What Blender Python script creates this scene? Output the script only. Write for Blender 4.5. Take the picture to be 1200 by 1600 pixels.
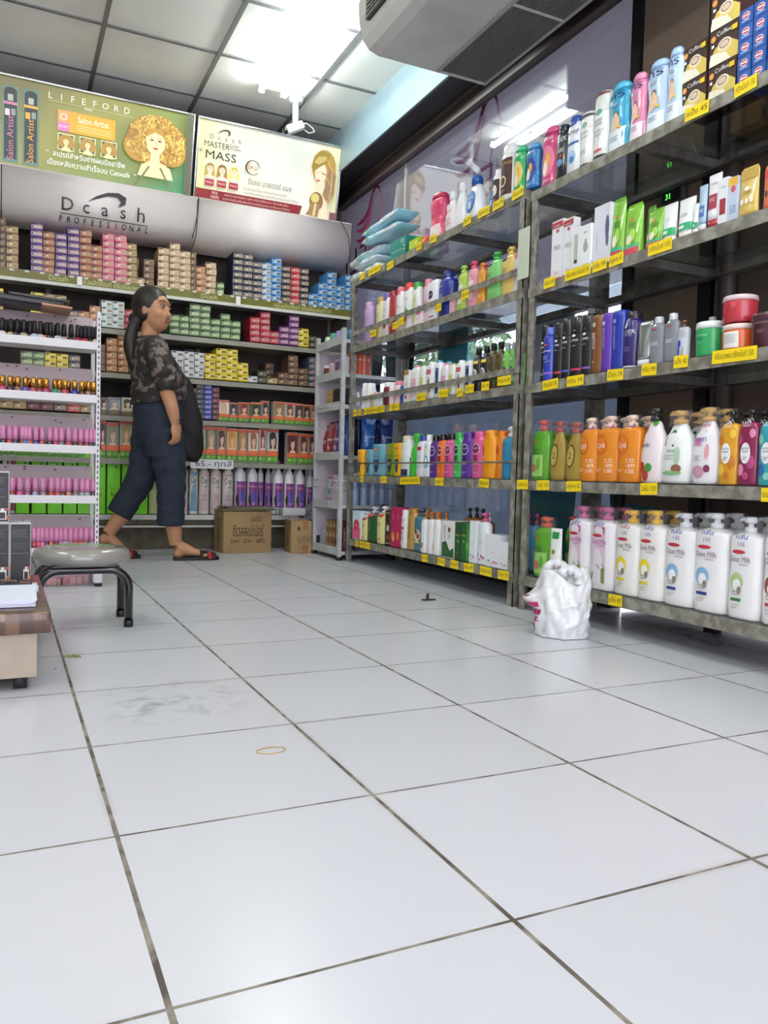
import bpy, bmesh, math, random
from math import sin, cos, pi, radians, sqrt
from mathutils import Vector, Matrix
for o in list(bpy.data.objects): bpy.data.objects.remove(o)
SC = bpy.context.scene; COL = SC.collection
random.seed(7)
# ---------------------------------------------------------------- camera
FPX, CH = 1246.1, 0.5207
RV = Vector((.90287806, -.42908332, .02643309)); UV = Vector((-.00484179, .05133358, .99866983)); FV = Vector((.42986947, .90180506, -.04427043))
cd = bpy.data.cameras.new('camera'); cam = bpy.data.objects.new('camera', cd); COL.objects.link(cam)
cd.sensor_fit = 'HORIZONTAL'; cd.sensor_width = 36; cd.lens = 36*FPX/1200; cd.clip_start = .02
cam.matrix_world = Matrix(((RV.x, UV.x, -FV.x, 0), (RV.y, UV.y, -FV.y, 0), (RV.z, UV.z, -FV.z, CH), (0, 0, 0, 1)))
SC.camera = cam
# ---------------------------------------------------------------- light and exposure
EXPOSURE = 0.12
TUBE = 52.0            # emission of the fluorescent tubes
DAY = (0.88, 0.87, 1.0); DAY_STRENGTH = 4.2
SC.view_settings.view_transform = 'Standard'; SC.view_settings.look = 'None'
SC.view_settings.exposure = EXPOSURE; SC.view_settings.gamma = 1; SC.view_settings.use_curve_mapping = False
w = bpy.data.worlds.new('world'); SC.world = w; w.use_nodes = True
w.node_tree.nodes['Background'].inputs[0].default_value = (*DAY, 1); w.node_tree.nodes['Background'].inputs[1].default_value = DAY_STRENGTH
# ---------------------------------------------------------------- measuring helpers (positions along the real shelves)
def proj(x, y, z):
    d = Vector((x, y, z-CH)); q = d.dot(FV)
    return 600+FPX*d.dot(RV)/q, 800-FPX*d.dot(UV)/q
def bis(f, a, b, t):
    fa = f(a) < f(b)
    for _ in range(40):
        m = (a+b)/2
        if (f(m) < t) == fa: a = m
        else: b = m
    return (a+b)/2
def yAt(px, X, z): return bis(lambda y: proj(X, y, z)[0], .9, 6.5, px)
def xAt(px, Y, z): return bis(lambda x: proj(x, Y, z)[0], -2.5, 3.5, px)
def zAt(py, X, Y): return bis(lambda z: proj(X, Y, z)[1], -.5, 4, py)
# ---------------------------------------------------------------- materials
MC = {}
def lin(h):
    h = h.lstrip('#'); return tuple((c/12.92 if c <= .04045 else ((c+.055)/1.055)**2.4) for c in (int(h[i:i+2], 16)/255 for i in (0, 2, 4)))
def M(h, rough=.4, metal=0, trans=0, coat=0, emit=0, alpha=1, noise=0, nscale=8, bump=0, noise2=None, spec=.5, thr=(.4, .6)):
    k = (h, rough, metal, trans, coat, emit, alpha, noise, nscale, bump, noise2, spec, thr)
    if k in MC: return MC[k]
    m = bpy.data.materials.new('m_'+h.strip('#')); m.use_nodes = True; t = m.node_tree; b = t.nodes['Principled BSDF']
    c = (*lin(h), 1); b.inputs['Base Color'].default_value = c; b.inputs['Roughness'].default_value = rough; b.inputs['Metallic'].default_value = metal
    b.inputs['Transmission Weight'].default_value = trans; b.inputs['Coat Weight'].default_value = coat; b.inputs['Alpha'].default_value = alpha
    b.inputs['Specular IOR Level'].default_value = spec
    if trans: b.inputs['IOR'].default_value = 1.3
    if emit: b.inputs['Emission Color'].default_value = c; b.inputs['Emission Strength'].default_value = emit
    if noise or bump:
        tc = t.nodes.new('ShaderNodeTexCoord'); n = t.nodes.new('ShaderNodeTexNoise'); n.inputs['Scale'].default_value = nscale; n.inputs['Detail'].default_value = 6
        t.links.new(tc.outputs['Object'], n.inputs['Vector'])
        if noise:
            r = t.nodes.new('ShaderNodeValToRGB'); r.color_ramp.elements[0].position = thr[0]; r.color_ramp.elements[1].position = thr[1]
            d = lin(noise2) if noise2 else tuple(x*.45 for x in c[:3])
            r.color_ramp.elements[0].color = tuple(c[i]*(1-noise)+d[i]*noise for i in range(3))+(1,); r.color_ramp.elements[1].color = c
            t.links.new(n.outputs['Fac'], r.inputs[0]); t.links.new(r.outputs[0], b.inputs['Base Color'])
        if bump:
            bp = t.nodes.new('ShaderNodeBump'); bp.inputs['Strength'].default_value = bump; bp.inputs['Distance'].default_value = .01
            t.links.new(n.outputs['Fac'], bp.inputs['Height']); t.links.new(bp.outputs[0], b.inputs['Normal'])
    MC[k] = m; return m
def P(h): return M(h, .28, coat=.3)           # glossy plastic
def Pr(h): return M(h, .45)                   # print
# ---------------------------------------------------------------- mesh builder
class MB:
    def __init__(s): s.v = []; s.f = []; s.m = []; s.mi = []; s.sm = []; s.x = None
    def mat(s, m):
        if isinstance(m, str): m = Pr(m)
        if m not in s.m: s.m.append(m)
        return s.m.index(m)
    def add(s, vs, fs, m, smooth=False):
        o = len(s.v); i = s.mat(m)
        s.v += [tuple(s.x @ Vector(q)) for q in vs] if s.x else [tuple(q) for q in vs]
        for f in fs: s.f.append([a+o for a in f]); s.mi.append(i); s.sm.append(smooth)
        return s
    def box(s, c, d, m, bev=0):
        x, y, z = c; a, b, e = d[0]/2, d[1]/2, d[2]/2
        if not bev:
            vs = [(x+i*a, y+j*b, z+k*e) for i in (-1, 1) for j in (-1, 1) for k in (-1, 1)]
            return s.add(vs, [(0, 1, 3, 2), (4, 6, 7, 5), (0, 4, 5, 1), (2, 3, 7, 6), (0, 2, 6, 4), (1, 5, 7, 3)], m)
        bm = bmesh.new(); bmesh.ops.create_cube(bm, size=1)
        for v in bm.verts: v.co = Vector((x+v.co.x*d[0], y+v.co.y*d[1], z+v.co.z*d[2]))
        bmesh.ops.bevel(bm, geom=bm.edges[:], offset=bev, segments=2, affect='EDGES', profile=.5)
        bm.verts.index_update(); s.add([v.co[:] for v in bm.verts], [[v.index for v in f.verts] for f in bm.faces], m, True); bm.free(); return s
    def loft(s, secs, m, n=20, cap=True, smooth=True):
        # secs: (cx, cy, z, wx, wy, exponent)
        vs = []; fs = []
        for cx, cy, z, wx, wy, e in secs:
            for i in range(n):
                a = 2*pi*i/n; ca, sa = cos(a), sin(a)
                vs.append((cx+wx*math.copysign(abs(ca)**(2/e), ca), cy+wy*math.copysign(abs(sa)**(2/e), sa), z))
        for k in range(len(secs)-1):
            for i in range(n): fs.append((k*n+i, k*n+(i+1) % n, (k+1)*n+(i+1) % n, (k+1)*n+i))
        if cap: fs.append(tuple(range(n))[::-1]); fs.append(tuple((len(secs)-1)*n+i for i in range(n)))
        return s.add(vs, fs, m, smooth)
    def cyl(s, c, r, h, m, n=16, r2=None):
        return s.loft([(c[0], c[1], c[2], r, r, 2), (c[0], c[1], c[2]+h, r2 or r, r2 or r, 2)], m, n)
    def tube(s, pts, rad, m, n=10, smooth=True):
        pts = [Vector(p) for p in pts]; k = len(pts); vs = []; fs = []
        rr = rad if isinstance(rad, (list, tuple)) else [rad]*k; up = None
        for i, p in enumerate(pts):
            t = ((pts[min(i+1, k-1)]-p).normalized()+(p-pts[max(i-1, 0)]).normalized()).normalized()
            if up is None: up = Vector((0, 0, 1)) if abs(t.z) < .9 else Vector((0, 1, 0))
            a = t.cross(up)
            if a.length < 1e-4: a = t.cross(Vector((1, 0, 0)))
            a.normalize(); b = a.cross(t); up = b
            r = rr[i]; ra, rb = (r if isinstance(r, tuple) else (r, r))
            for j in range(n): q = 2*pi*j/n; vs.append(p+a*cos(q)*ra+b*sin(q)*rb)
        for i in range(k-1):
            for j in range(n): fs.append((i*n+j, i*n+(j+1) % n, (i+1)*n+(j+1) % n, (i+1)*n+j))
        fs.append(tuple(range(n))[::-1]); fs.append(tuple((k-1)*n+j for j in range(n)))
        return s.add(vs, fs, m, smooth)
    def prism(s, pts, y0, y1, m):   # outline in x,z extruded in y
        n = len(pts); vs = [(x, y0, z) for x, z in pts]+[(x, y1, z) for x, z in pts]
        return s.add(vs, [tuple(range(n)), tuple(range(2*n-1, n-1, -1))]+[(i, i+n, (i+1) % n+n, (i+1) % n) for i in range(n)], m)
    def mesh(s, name='mesh'):
        me = bpy.data.meshes.new(name); me.from_pydata(s.v, [], s.f)
        for m in s.m: me.materials.append(m)
        me.polygons.foreach_set('material_index', s.mi); me.polygons.foreach_set('use_smooth', s.sm); me.update()
        return me
    def build(s, name, parent=None):
        return ob(name, s.mesh(name), parent)
def ob(name, me, parent=None, loc=(0, 0, 0), rz=0):
    o = bpy.data.objects.new(name, me); COL.objects.link(o); o.location = loc; o.rotation_euler = (0, 0, rz)
    if parent: o.parent = parent
    return o
ALL = []
def tag(o, label, cat, group=None):
    o['label'] = label; o['category'] = cat
    if group: o['group'] = group
    ALL.append(o); return o
def thing(name, label, cat, loc=(0, 0, 0), rz=0, group=None):
    return tag(ob(name, None, None, loc, rz), label, cat, group)
def struct(o): o['kind'] = 'structure'; return o
# ---------------------------------------------------------------- text and print
TC = {}
def textmesh(s, bold=False):
    if s in TC: return TC[s]
    c = bpy.data.curves.new('t', 'FONT'); c.body = s; c.align_x = 'CENTER'; c.align_y = 'CENTER'; c.resolution_u = 2; c.size = 1
    o = bpy.data.objects.new('t', c); COL.objects.link(o); bpy.context.view_layer.update()
    me = o.evaluated_get(bpy.context.evaluated_depsgraph_get()).to_mesh()
    r = ([(v.co.x, v.co.y) for v in me.vertices], [tuple(p.vertices) for p in me.polygons])
    bpy.data.objects.remove(o); bpy.data.curves.remove(c)
    xs = [v[0] for v in r[0]] or [0, 1]; TC[s] = r+(max(xs)-min(xs),); return TC[s]
class Art:
    """prints flat shapes on a surface; surf(u, v, lift) -> xyz, u to the right, v up"""
    def __init__(s, mb, surf, du=9e9): s.mb = mb; s.surf = surf; s.k = 1; s.du = du; s.e = .0005
    def put(s, pts, fs, m):
        s.mb.add([s.surf(u, v, s.k*s.e) for u, v in pts], fs, m); s.k += 1
    def rect(s, u0, v0, u1, v1, m):
        n = max(1, min(12, int(math.ceil(abs(u1-u0)/s.du))))
        pts = [(u0+(u1-u0)*i/n, v) for i in range(n+1) for v in (v0, v1)]
        s.put(pts, [(2*i, 2*i+2, 2*i+3, 2*i+1) for i in range(n)], m)
    def ell(s, u, v, a, b, m, n=18, rot=0):
        pts = [(u, v)]; R1 = .55
        for R in (R1, 1):
            for i in range(n):
                q = 2*pi*i/n; x, y = a*R*cos(q), b*R*sin(q); pts.append((u+x*cos(rot)-y*sin(rot), v+x*sin(rot)+y*cos(rot)))
        fs = [(0, 1+i, 1+(i+1) % n) for i in range(n)]+[(1+i, 1+n+i, 1+n+(i+1) % n, 1+(i+1) % n) for i in range(n)]
        s.put(pts, fs, m)
    def poly(s, pts, m): s.put(pts, [tuple(range(len(pts)))], m)
    def line(s, pts, wd, m):
        vs = []
        for i, (x, y) in enumerate(pts):
            x0, y0 = pts[max(0, i-1)]; x1, y1 = pts[min(len(pts)-1, i+1)]; d = math.hypot(x1-x0, y1-y0) or 1
            h = (wd[i] if isinstance(wd, (list, tuple)) else wd)/2; nx, ny = -(y1-y0)/d*h, (x1-x0)/d*h
            vs += [(x+nx, y+ny), (x-nx, y-ny)]
        s.put(vs, [(2*i, 2*i+1, 2*i+3, 2*i+2) for i in range(len(pts)-1)], m)
    def text(s, t, u, v, size, m, rot=0, fit=None, mirror=False, sx=1):
        vs, fs, wd = textmesh(t)
        if fit: sx = fit/(wd*size)
        c, q = cos(rot), sin(rot); k = -1 if mirror else 1
        pts = [(x*size*sx*k, y*size) for x, y in vs]
        s.put([(u+x*c-y*q, v+x*q+y*c) for x, y in pts], fs, m)
def plane_art(mb, o, ux, vx, nrm):
    o, ux, vx, nrm = Vector(o), Vector(ux), Vector(vx), Vector(nrm)
    return Art(mb, lambda u, v, l: o+ux*u+vx*v+nrm*l)
# ================================================================ THE ROOM
CZ = 2.9; WX = 2.3; BY = 5.68; LX = -2.6; NY = -3.2
def floor_mat():
    m = bpy.data.materials.new('m_floor'); m.use_nodes = True; t = m.node_tree; N = t.nodes.new; L = t.links.new; b = t.nodes['Principled BSDF']
    tc = N('ShaderNodeTexCoord'); sp = N('ShaderNodeSeparateXYZ'); L(tc.outputs['Object'], sp.inputs[0])
    def mth(op, a, c=None):
        n = N('ShaderNodeMath'); n.operation = op
        for i, q in enumerate((a, c)):
            if q is None: continue
            if isinstance(q, (int, float)): n.inputs[i].default_value = q
            else: L(q, n.inputs[i])
        return n.outputs[0]
    def edge(ax, off):
        d = mth('DIVIDE', mth('ADD', ax, -off+40), .4); f = mth('FRACT', d); g = mth('ABSOLUTE', mth('SUBTRACT', f, .5)); return mth('MULTIPLY', mth('SUBTRACT', .5, g), .4), mth('FLOOR', d)
    nz = N('ShaderNodeTexNoise'); nz.inputs['Scale'].default_value = 9; nz.inputs['Detail'].default_value = 5; L(tc.outputs['Object'], nz.inputs['Vector'])
    ex, fx = edge(sp.outputs[0], .1469); ey, fy = edge(sp.outputs[1], .7614)
    ex = mth('SUBTRACT', ex, .0002)
    wob = mth('MULTIPLY', mth('SUBTRACT', nz.outputs['Fac'], .5), .0025)
    gx = mth('LESS_THAN', mth('ADD', ex, wob), .0032); gy = mth('LESS_THAN', mth('ADD', ey, wob), .0023); g = mth('MAXIMUM', gx, gy)
    wn = N('ShaderNodeTexWhiteNoise'); wn.noise_dimensions = '2D'; cv = N('ShaderNodeCombineXYZ'); L(fx, cv.inputs[0]); L(fy, cv.inputs[1]); L(cv.outputs[0], wn.inputs['Vector'])
    def mix(f, a, c):
        n = N('ShaderNodeMix'); n.data_type = 'RGBA'
        if isinstance(f, float): n.inputs[0].default_value = f
        else: L(f, n.inputs[0])
        for i, q in ((6, a), (7, c)):
            if isinstance(q, str): n.inputs[i].default_value = (*lin(q), 1)
            else: L(q, n.inputs[i])
        return n.outputs[2]
    def ramp(src, a, c):
        r = N('ShaderNodeMapRange'); r.inputs[1].default_value = a; r.inputs[2].default_value = c; L(src, r.inputs[0]); return r.outputs[0]
    base = mix(wn.outputs['Value'], '#c8cbd0', '#cdcfd5')
    n2 = N('ShaderNodeTexNoise'); n2.inputs['Scale'].default_value = 2.2; n2.inputs['Detail'].default_value = 8; L(tc.outputs['Object'], n2.inputs['Vector'])
    # worn grey smudge in front of the stool
    vm = N('ShaderNodeVectorMath'); vm.operation = 'DISTANCE'; L(tc.outputs['Object'], vm.inputs[0]); vm.inputs[1].default_value = (.34, 1.83, 0)
    n3 = N('ShaderNodeTexNoise'); n3.inputs['Scale'].default_value = 16; n3.inputs['Detail'].default_value = 7; n3.inputs['Distortion'].default_value = .8; L(tc.outputs['Object'], n3.inputs['Vector'])
    sm = mth('MULTIPLY', mth('MULTIPLY', ramp(vm.outputs['Value'], .2, .05), ramp(n3.outputs['Fac'], .5, .66)), .55)
    base = mix(sm, base, '#7c7a70')
    # small dark flecks
    vo = N('ShaderNodeTexVoronoi'); vo.inputs['Scale'].default_value = 7; L(tc.outputs['Object'], vo.inputs['Vector'])
    fl = mth('LESS_THAN', vo.outputs['Distance'], .025); vc = N('ShaderNodeSeparateColor'); L(vo.outputs['Color'], vc.inputs[0])
    base = mix(mth('MULTIPLY', fl, mth('GREATER_THAN', vc.outputs[0], .72)), base, '#4c4741')
    # stained rim beside the joints
    rim = mth('MULTIPLY', mth('MULTIPLY', ramp(mth('MINIMUM', ex, ey), .012, .003), ramp(n2.outputs['Fac'], .5, .7)), .45)
    base = mix(rim, base, '#a08a78')
    gc = mix(ramp(n3.outputs['Fac'], .4, .65), '#4e463e', '#8c857a')
    col = mix(g, base, gc); L(col, b.inputs['Base Color'])
    L(mth('ADD', mth('MULTIPLY', g, .5), mth('ADD', .24, mth('MULTIPLY', nz.outputs['Fac'], .03))), b.inputs['Roughness'])
    bp = N('ShaderNodeBump'); bp.inputs['Strength'].default_value = .5; bp.inputs['Distance'].default_value = .002; L(mth('SUBTRACT', 1., g), bp.inputs['Height']); L(bp.outputs[0], b.inputs['Normal'])
    b.inputs['Specular IOR Level'].default_value = .45
    return m
FL = floor_mat()
struct(MB().box(((LX+WX+.3)/2, (NY+BY)/2, -.03), (WX+.3-LX, BY-NY, .06), FL).build('floor'))
dirty = M('#f7f6ef', .85, noise=.25, nscale=1.6, noise2='#b3b3a8', thr=(.28, .45))
struct(MB().box(((LX+WX)/2, (NY+BY)/2, CZ+.05), (WX-LX, BY-NY, .1), dirty).build('ceiling'))
g = MB(); tb = M('#77787a', .5)
for i in range(-5, 3):
    x = .47+.62*i
    if x < 2.05: g.box((x, (NY+BY)/2, CZ-.004), (.024, BY-NY, .01), tb)
for j in range(-14, 3): g.box(((LX+2.07)/2, 5.2+.577*j, CZ-.003), (2.07-LX, .022, .008), tb)
struct(g.build('trim_1'))
dark = M('#2b2523', .7, noise=.4, nscale=5)
struct(MB().box(((LX+WX)/2, BY+.05, 1.45), (WX-LX+.6, .1, 2.9), M('#3a3330', .8, noise=.5, nscale=3, noise2='#5a5048')).build('wall_back'))
struct(MB().box((LX-.05, (NY+BY)/2, 1.45), (.1, BY-NY, 2.9), M('#b9b4a8', .8, noise=.3, nscale=2)).build('wall_left'))
# concrete beam along the window side, pale blue face and dark soffit
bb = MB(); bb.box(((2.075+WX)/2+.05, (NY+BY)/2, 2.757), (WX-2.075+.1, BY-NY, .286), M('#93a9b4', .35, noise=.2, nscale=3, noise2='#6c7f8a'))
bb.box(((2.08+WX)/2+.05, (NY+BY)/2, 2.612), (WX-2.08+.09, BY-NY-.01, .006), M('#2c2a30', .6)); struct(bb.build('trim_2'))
# aluminium header frame above the glass
hb = MB(); fr = M('#2b211f', .45); fr2 = M('#4a3a36', .4)
hb.box((2.275, (2.0+BY)/2, 2.56), (.05, BY-2.0, .09), fr); hb.box((2.245, (2.0+BY)/2, 2.592), (.02, BY-2.0, .02), fr2); hb.box((2.255, (2.0+BY)/2, 2.515), (.03, BY-2.0, .014), fr2)
struct(hb.build('trim_3'))
def facing(nt, a, c):   # reflection rises towards grazing view
    lw = nt.nodes.new('ShaderNodeLayerWeight'); lw.inputs[0].default_value = .5; pw = nt.nodes.new('ShaderNodeMath'); pw.operation = 'POWER'; pw.inputs[1].default_value = 3.2
    q = nt.nodes.new('ShaderNodeMath'); q.operation = 'MULTIPLY_ADD'; q.inputs[1].default_value = a; q.inputs[2].default_value = c; nt.links.new(lw.outputs['Facing'], pw.inputs[0]); nt.links.new(pw.outputs[0], q.inputs[0]); return q
# window: glass pane, frame, film banner outside the upper half with mirrored lettering
WY0, WY1 = 2.56, BY-.02
gl = bpy.data.materials.new('m_window_glass'); gl.use_nodes = True; nt = gl.node_tree; nt.nodes.remove(nt.nodes['Principled BSDF'])
tr = nt.nodes.new('ShaderNodeBsdfTransparent'); tr.inputs[0].default_value = (.78, .82, .86, 1); gs = nt.nodes.new('ShaderNodeBsdfGlossy'); gs.inputs['Roughness'].default_value = .012; gs.inputs[0].default_value = (.95, .93, .96, 1)
fz = facing(nt, .85, .09); mx = nt.nodes.new('ShaderNodeMixShader'); nt.links.new(fz.outputs[0], mx.inputs[0]); nt.links.new(tr.outputs[0], mx.inputs[1]); nt.links.new(gs.outputs[0], mx.inputs[2]); nt.links.new(mx.outputs[0], nt.nodes['Material Output'].inputs[0])
wn_ = struct(MB().box((2.304, (WY0+WY1)/2, 1.3), (.006, WY1-WY0, 2.44), gl).build('window_1'))
wf = MB(); blk = M('#0e0c0d', .4)
wf.box((2.29, WY0-.025, 1.3), (.05, .05, 2.44), blk); wf.box((2.30, (WY0+WY1)/2, .05), (.05, WY1-WY0, .1), blk); wf.box((2.298, 4.63, 1.3), (.014, .006, 2.44), M('#b9b6b0', .3))
wf.build('window_frame', wn_)
film = MB(); fm = M('#b3a1aa', .55, noise=.45, nscale=1.6, noise2='#6f5c68', thr=(.3, .65))
def translucent(m_, share, col):
    ft = m_.node_tree; tl_ = ft.nodes.new('ShaderNodeBsdfTranslucent'); am = ft.nodes.new('ShaderNodeMixShader'); am.inputs[0].default_value = share; tl_.inputs[0].default_value = (*col, 1)
    ft.links.new(ft.nodes['Principled BSDF'].outputs[0], am.inputs[1]); ft.links.new(tl_.outputs[0], am.inputs[2]); ft.links.new(am.outputs[0], ft.nodes['Material Output'].inputs[0])
translucent(fm, .5, (.58, .55, .56))
film.box((2.318, (WY0+WY1)/2, 1.95), (.004, WY1-WY0, 1.18), fm); f2 = M('#8f98a6', .3, metal=.2, noise=.6, nscale=5, noise2='#4f6570', bump=.6); translucent(f2, .5, (.46, .5, .54)); film.box((2.33, (WY0+WY1)/2, .53), (.004, WY1-WY0, .86), f2)
fa = Art(film, lambda u, v, l: (2.316-l*2, u, v)); mag = M('#8f2a5c', .5)
# u is world y: lettering is meant to be read from the street, so it stands mirrored here
def shopname(yc, zc, hz):
    for i, ch in enumerate('WELLA'):
        fa.text(ch, yc+(i-1)*.165, zc, hz*1.35, mag, fit=.12 if ch != 'W' else .17)
def headlogo(yc, zc, s):
    fa.line([(yc-.36*s, zc+.30*s), (yc-.30*s, zc+.45*s), (yc-.15*s, zc+.52*s), (yc, zc+.45*s), (yc+.08*s, zc+.3*s), (yc+.2*s, zc+.12*s), (yc+.45*s, zc+.02*s), (yc+.75*s, zc+.02*s)], [.02*s, .05*s, .06*s, .09*s, .11*s, .12*s, .1*s, .03*s], mag)
    fa.line([(yc-.05*s, zc+.3*s), (yc+.08*s, zc+.08*s), (yc+.3*s, zc-.12*s), (yc+.5*s, zc-.15*s), (yc+.75*s, zc-.1*s)], [.02*s, .07*s, .1*s, .09*s, .02*s], mag)
    fa.line([(yc, zc+.1*s), (yc+.15*s, zc-.15*s), (yc+.35*s, zc-.32*s), (yc+.55*s, zc-.35*s), (yc+.75*s, zc-.28*s)], [.02*s, .06*s, .09*s, .08*s, .02*s], mag)
    fa.line([(yc-.36*s, zc+.32*s), (yc-.38*s, zc+.2*s), (yc-.47*s, zc+.06*s), (yc-.4*s, zc+.02*s), (yc-.42*s, zc-.08*s), (yc-.36*s, zc-.1*s), (yc-.38*s, zc-.2*s), (yc-.25*s, zc-.24*s), (yc-.2*s, zc-.45*s)], .035*s, mag)
shopname(yAt(757, 2.3, 2.1), 2.1, .19); headlogo(yAt(752, 2.3, 2.3), 2.35, .38)
shopname(yAt(566, 2.3, 2.05), 2.08, .19); headlogo(yAt(572, 2.3, 2.3)-.1, 2.33, .36)
film.build('window_film', wn_)
# street side: pavement, the neighbouring wall and parked goods seen dimly through the lower glass
st = MB(); st.box((4.9, 4.5, -.06), (5, 13, .1), M('#8f8d8a', .8)); struct(st.build('trim_4'))
# wall to the right of the window
wr = MB(); tan_ = M('#6f6053', .75, noise=.4, nscale=3, noise2='#574a40')
wr.box((2.36, 2.34, 1.31), (.16, .33, 2.6), tan_); struct(wr.build('wall_right'))
wr = MB(); wr.box((2.33, 2.145, 1.31), (.1, .06, 2.6), blk); wr.box((2.36, 2.09, 1.31), (.12, .05, 2.6), M('#6b5a60', .6)); wr.box((2.35, 1.95, 1.31), (.1, .24, 2.6), M('#56483f', .7, noise=.4, nscale=4))
wr.box((2.36, -.7, 1.31), (.14, 5.05, 2.6), M('#a57f86', .8, noise=.5, nscale=40, noise2='#7d5b62')); wr.cyl((2.27, 2.03, 0), .03, 2.6, M('#3c322d', .5)); struct(wr.build('trim_5'))
wl = MB(); wl.box((2.36, 2.34, 2.75), (.18, .33, .28), tan_)
# ---------------------------------------------------------------- fluorescent fittings
tubem = M('#f4fcf8', .3, emit=TUBE); white = M('#e4e6e4', .4)
def fitting(x, y0, y1, label, along='y'):
    L = y1-y0; r = thing('fluorescent_light', label, 'ceiling light', (x, (y0+y1)/2, CZ), 0 if along == 'y' else pi/2, 'fluorescent lights')
    MB().box((0, 0, -.02), (.09, L-.02, .032), white, .006).build('housing', r)
    for s in (-1, 1):
        MB().tube([(s*.075, -L/2+.02, -.055), (s*.075, L/2-.02, -.055)], .014, tubem, 12).build('tube', r)
        for e in (-1, 1): MB().box((s*.07, e*(L/2-.012), -.045), (.035, .02, .05), white, .004).build('lamp_holder', r)
    return r
fitting(1.47, 3.62, 4.84, 'glowing twin tube fluorescent light on the ceiling before the camera')
LAMPS = [(1.2, 1.1), (-.9, 3.3), (-.9, .9), (1.2, -1.4), (-.9, -1.6)]
for x, y in LAMPS: fitting(x, y-.6, y+.6, 'twin tube ceiling light out of the photograph behind or left')
# ---------------------------------------------------------------- air conditioner
a = thing('air_conditioner', 'white ceiling hung air conditioner with dark slatted grille beside the beam', 'air conditioner', (0, 0, 0))
acw = M('#cccac6', .35, noise=.3, nscale=3.5, noise2='#9c9a96', thr=(.35, .55)); prof = [(2.06, 2.4), (1.5, 2.4), (1.455, 2.415), (1.425, 2.45), (1.405, 2.52), (1.40, 2.6), (1.405, 2.64), (1.44, 2.655), (2.06, 2.66)]
MB().prism(prof, 3.335, 1.85, acw).build('body', a)
gm = MB(); dk = M('#34312f', .5); sl = M('#7d7975', .4)
gm.box((1.925, 2.6, 2.3985), (.245, 1.42, .003), dk)
for i in range(22): gm.box((1.812+i*.0109, 2.6, 2.396), (.0042, 1.41, .005), sl)
for y in (3.31, 2.72, 2.13, 1.9): gm.box((1.925, y, 2.395), (.25, .012, .007), acw)
for x in (1.796, 2.05): gm.box((x, 2.6, 2.395), (.014, 1.44, .008), M('#a5a29f', .35))
gm.build('intake_grille', a)
lv = MB(); lv.box((1.409, 2.55, 2.54), (.012, 1.38, .11), dk)
for k in range(6): lv.box((1.401, 2.55, 2.494+k*.018), (.014, 1.38, .005), M('#8a8784', .4))
for k in range(28): lv.box((1.406, 1.9+k*.05, 2.54), (.012, .004, .1), M('#6b6865', .4))
lv.build('louvre', a)
for y in (3.0, 2.0): MB().box((1.75, y, 2.78), (.05, .04, .25), white).build('hanger', a)
# ---------------------------------------------------------------- cctv camera
a = thing('security_camera', 'small white security camera hanging from the ceiling before the right signboard', 'camera', (1.655, 4.93, CZ))
MB().loft([(0, 0, -.03, .042, .042, 2), (0, 0, -.012, .048, .048, 2), (0, 0, 0, .05, .05, 2)], white, 20).cyl((0, 0, -.13), .02, .1, white).box((0, 0, -.15), (.03, .03, .05), white, .005).build('bracket', a)
b_ = MB(); b_.x = Matrix.Translation((-.005, 0, -.185)) @ Matrix.Rotation(radians(-28), 4, 'Y'); b_.box((0, 0, 0), (.12, .055, .05), M('#dcdcd6', .35), .008)
Art(b_, lambda u, v, l: (u, -.0275-l, v)).text('Hyundai', .01, 0, .026, '#554a3c'); b_.build('housing', a)
l_ = MB(); l_.x = Matrix.Translation((-.005, 0, -.185)) @ Matrix.Rotation(radians(-28), 4, 'Y') @ Matrix.Translation((-.06, 0, 0)) @ Matrix.Rotation(radians(-90), 4, 'Y'); l_.cyl((0, 0, -.01), .019, .03, P('#15130f')); l_.build('lens', a)
MB().tube([(.04, 0, -.16), (.08, .02, -.13), (.13, .03, -.15), (.14, .03, -.17), (.1, .02, -.19), (.05, .01, -.175)], .0035, white, 6).build('cable', a)
# ---------------------------------------------------------------- illuminated signboards
chrome = M('#c9cccb', .2, metal=1)
def sign(name, x0, x1, label, bg):
    r = thing(name, label, 'sign', (x0, 5.3, 2.29)); W = x1-x0; H = .499
    R_ = Matrix.Rotation(math.atan2(.115, .485), 4, 'X'); f = MB(); f.x = R_
    f.box((W/2, .045, H/2), (W, .07, H), M('#8d8f8e', .4)); f.build('casing', r)
    e = MB(); e.x = R_
    for c, d in (((W/2, 0, .007), (W, .03, .014)), ((W/2, 0, H-.007), (W, .03, .014)), ((.007, 0, H/2), (.014, .03, H)), ((W-.007, 0, H/2), (.014, .03, H))): e.box(c, d, chrome, .003)
    e.build('frame', r)
    p = MB(); p.x = R_; p.add([(0, .005, 0), (W, .005, 0), (W, .005, H), (0, .005, H)], [(0, 1, 2, 3)], bg)
    return r, p, Art(p, lambda u, v, l: (u*W, .005-l, v*H)), W/H
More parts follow.
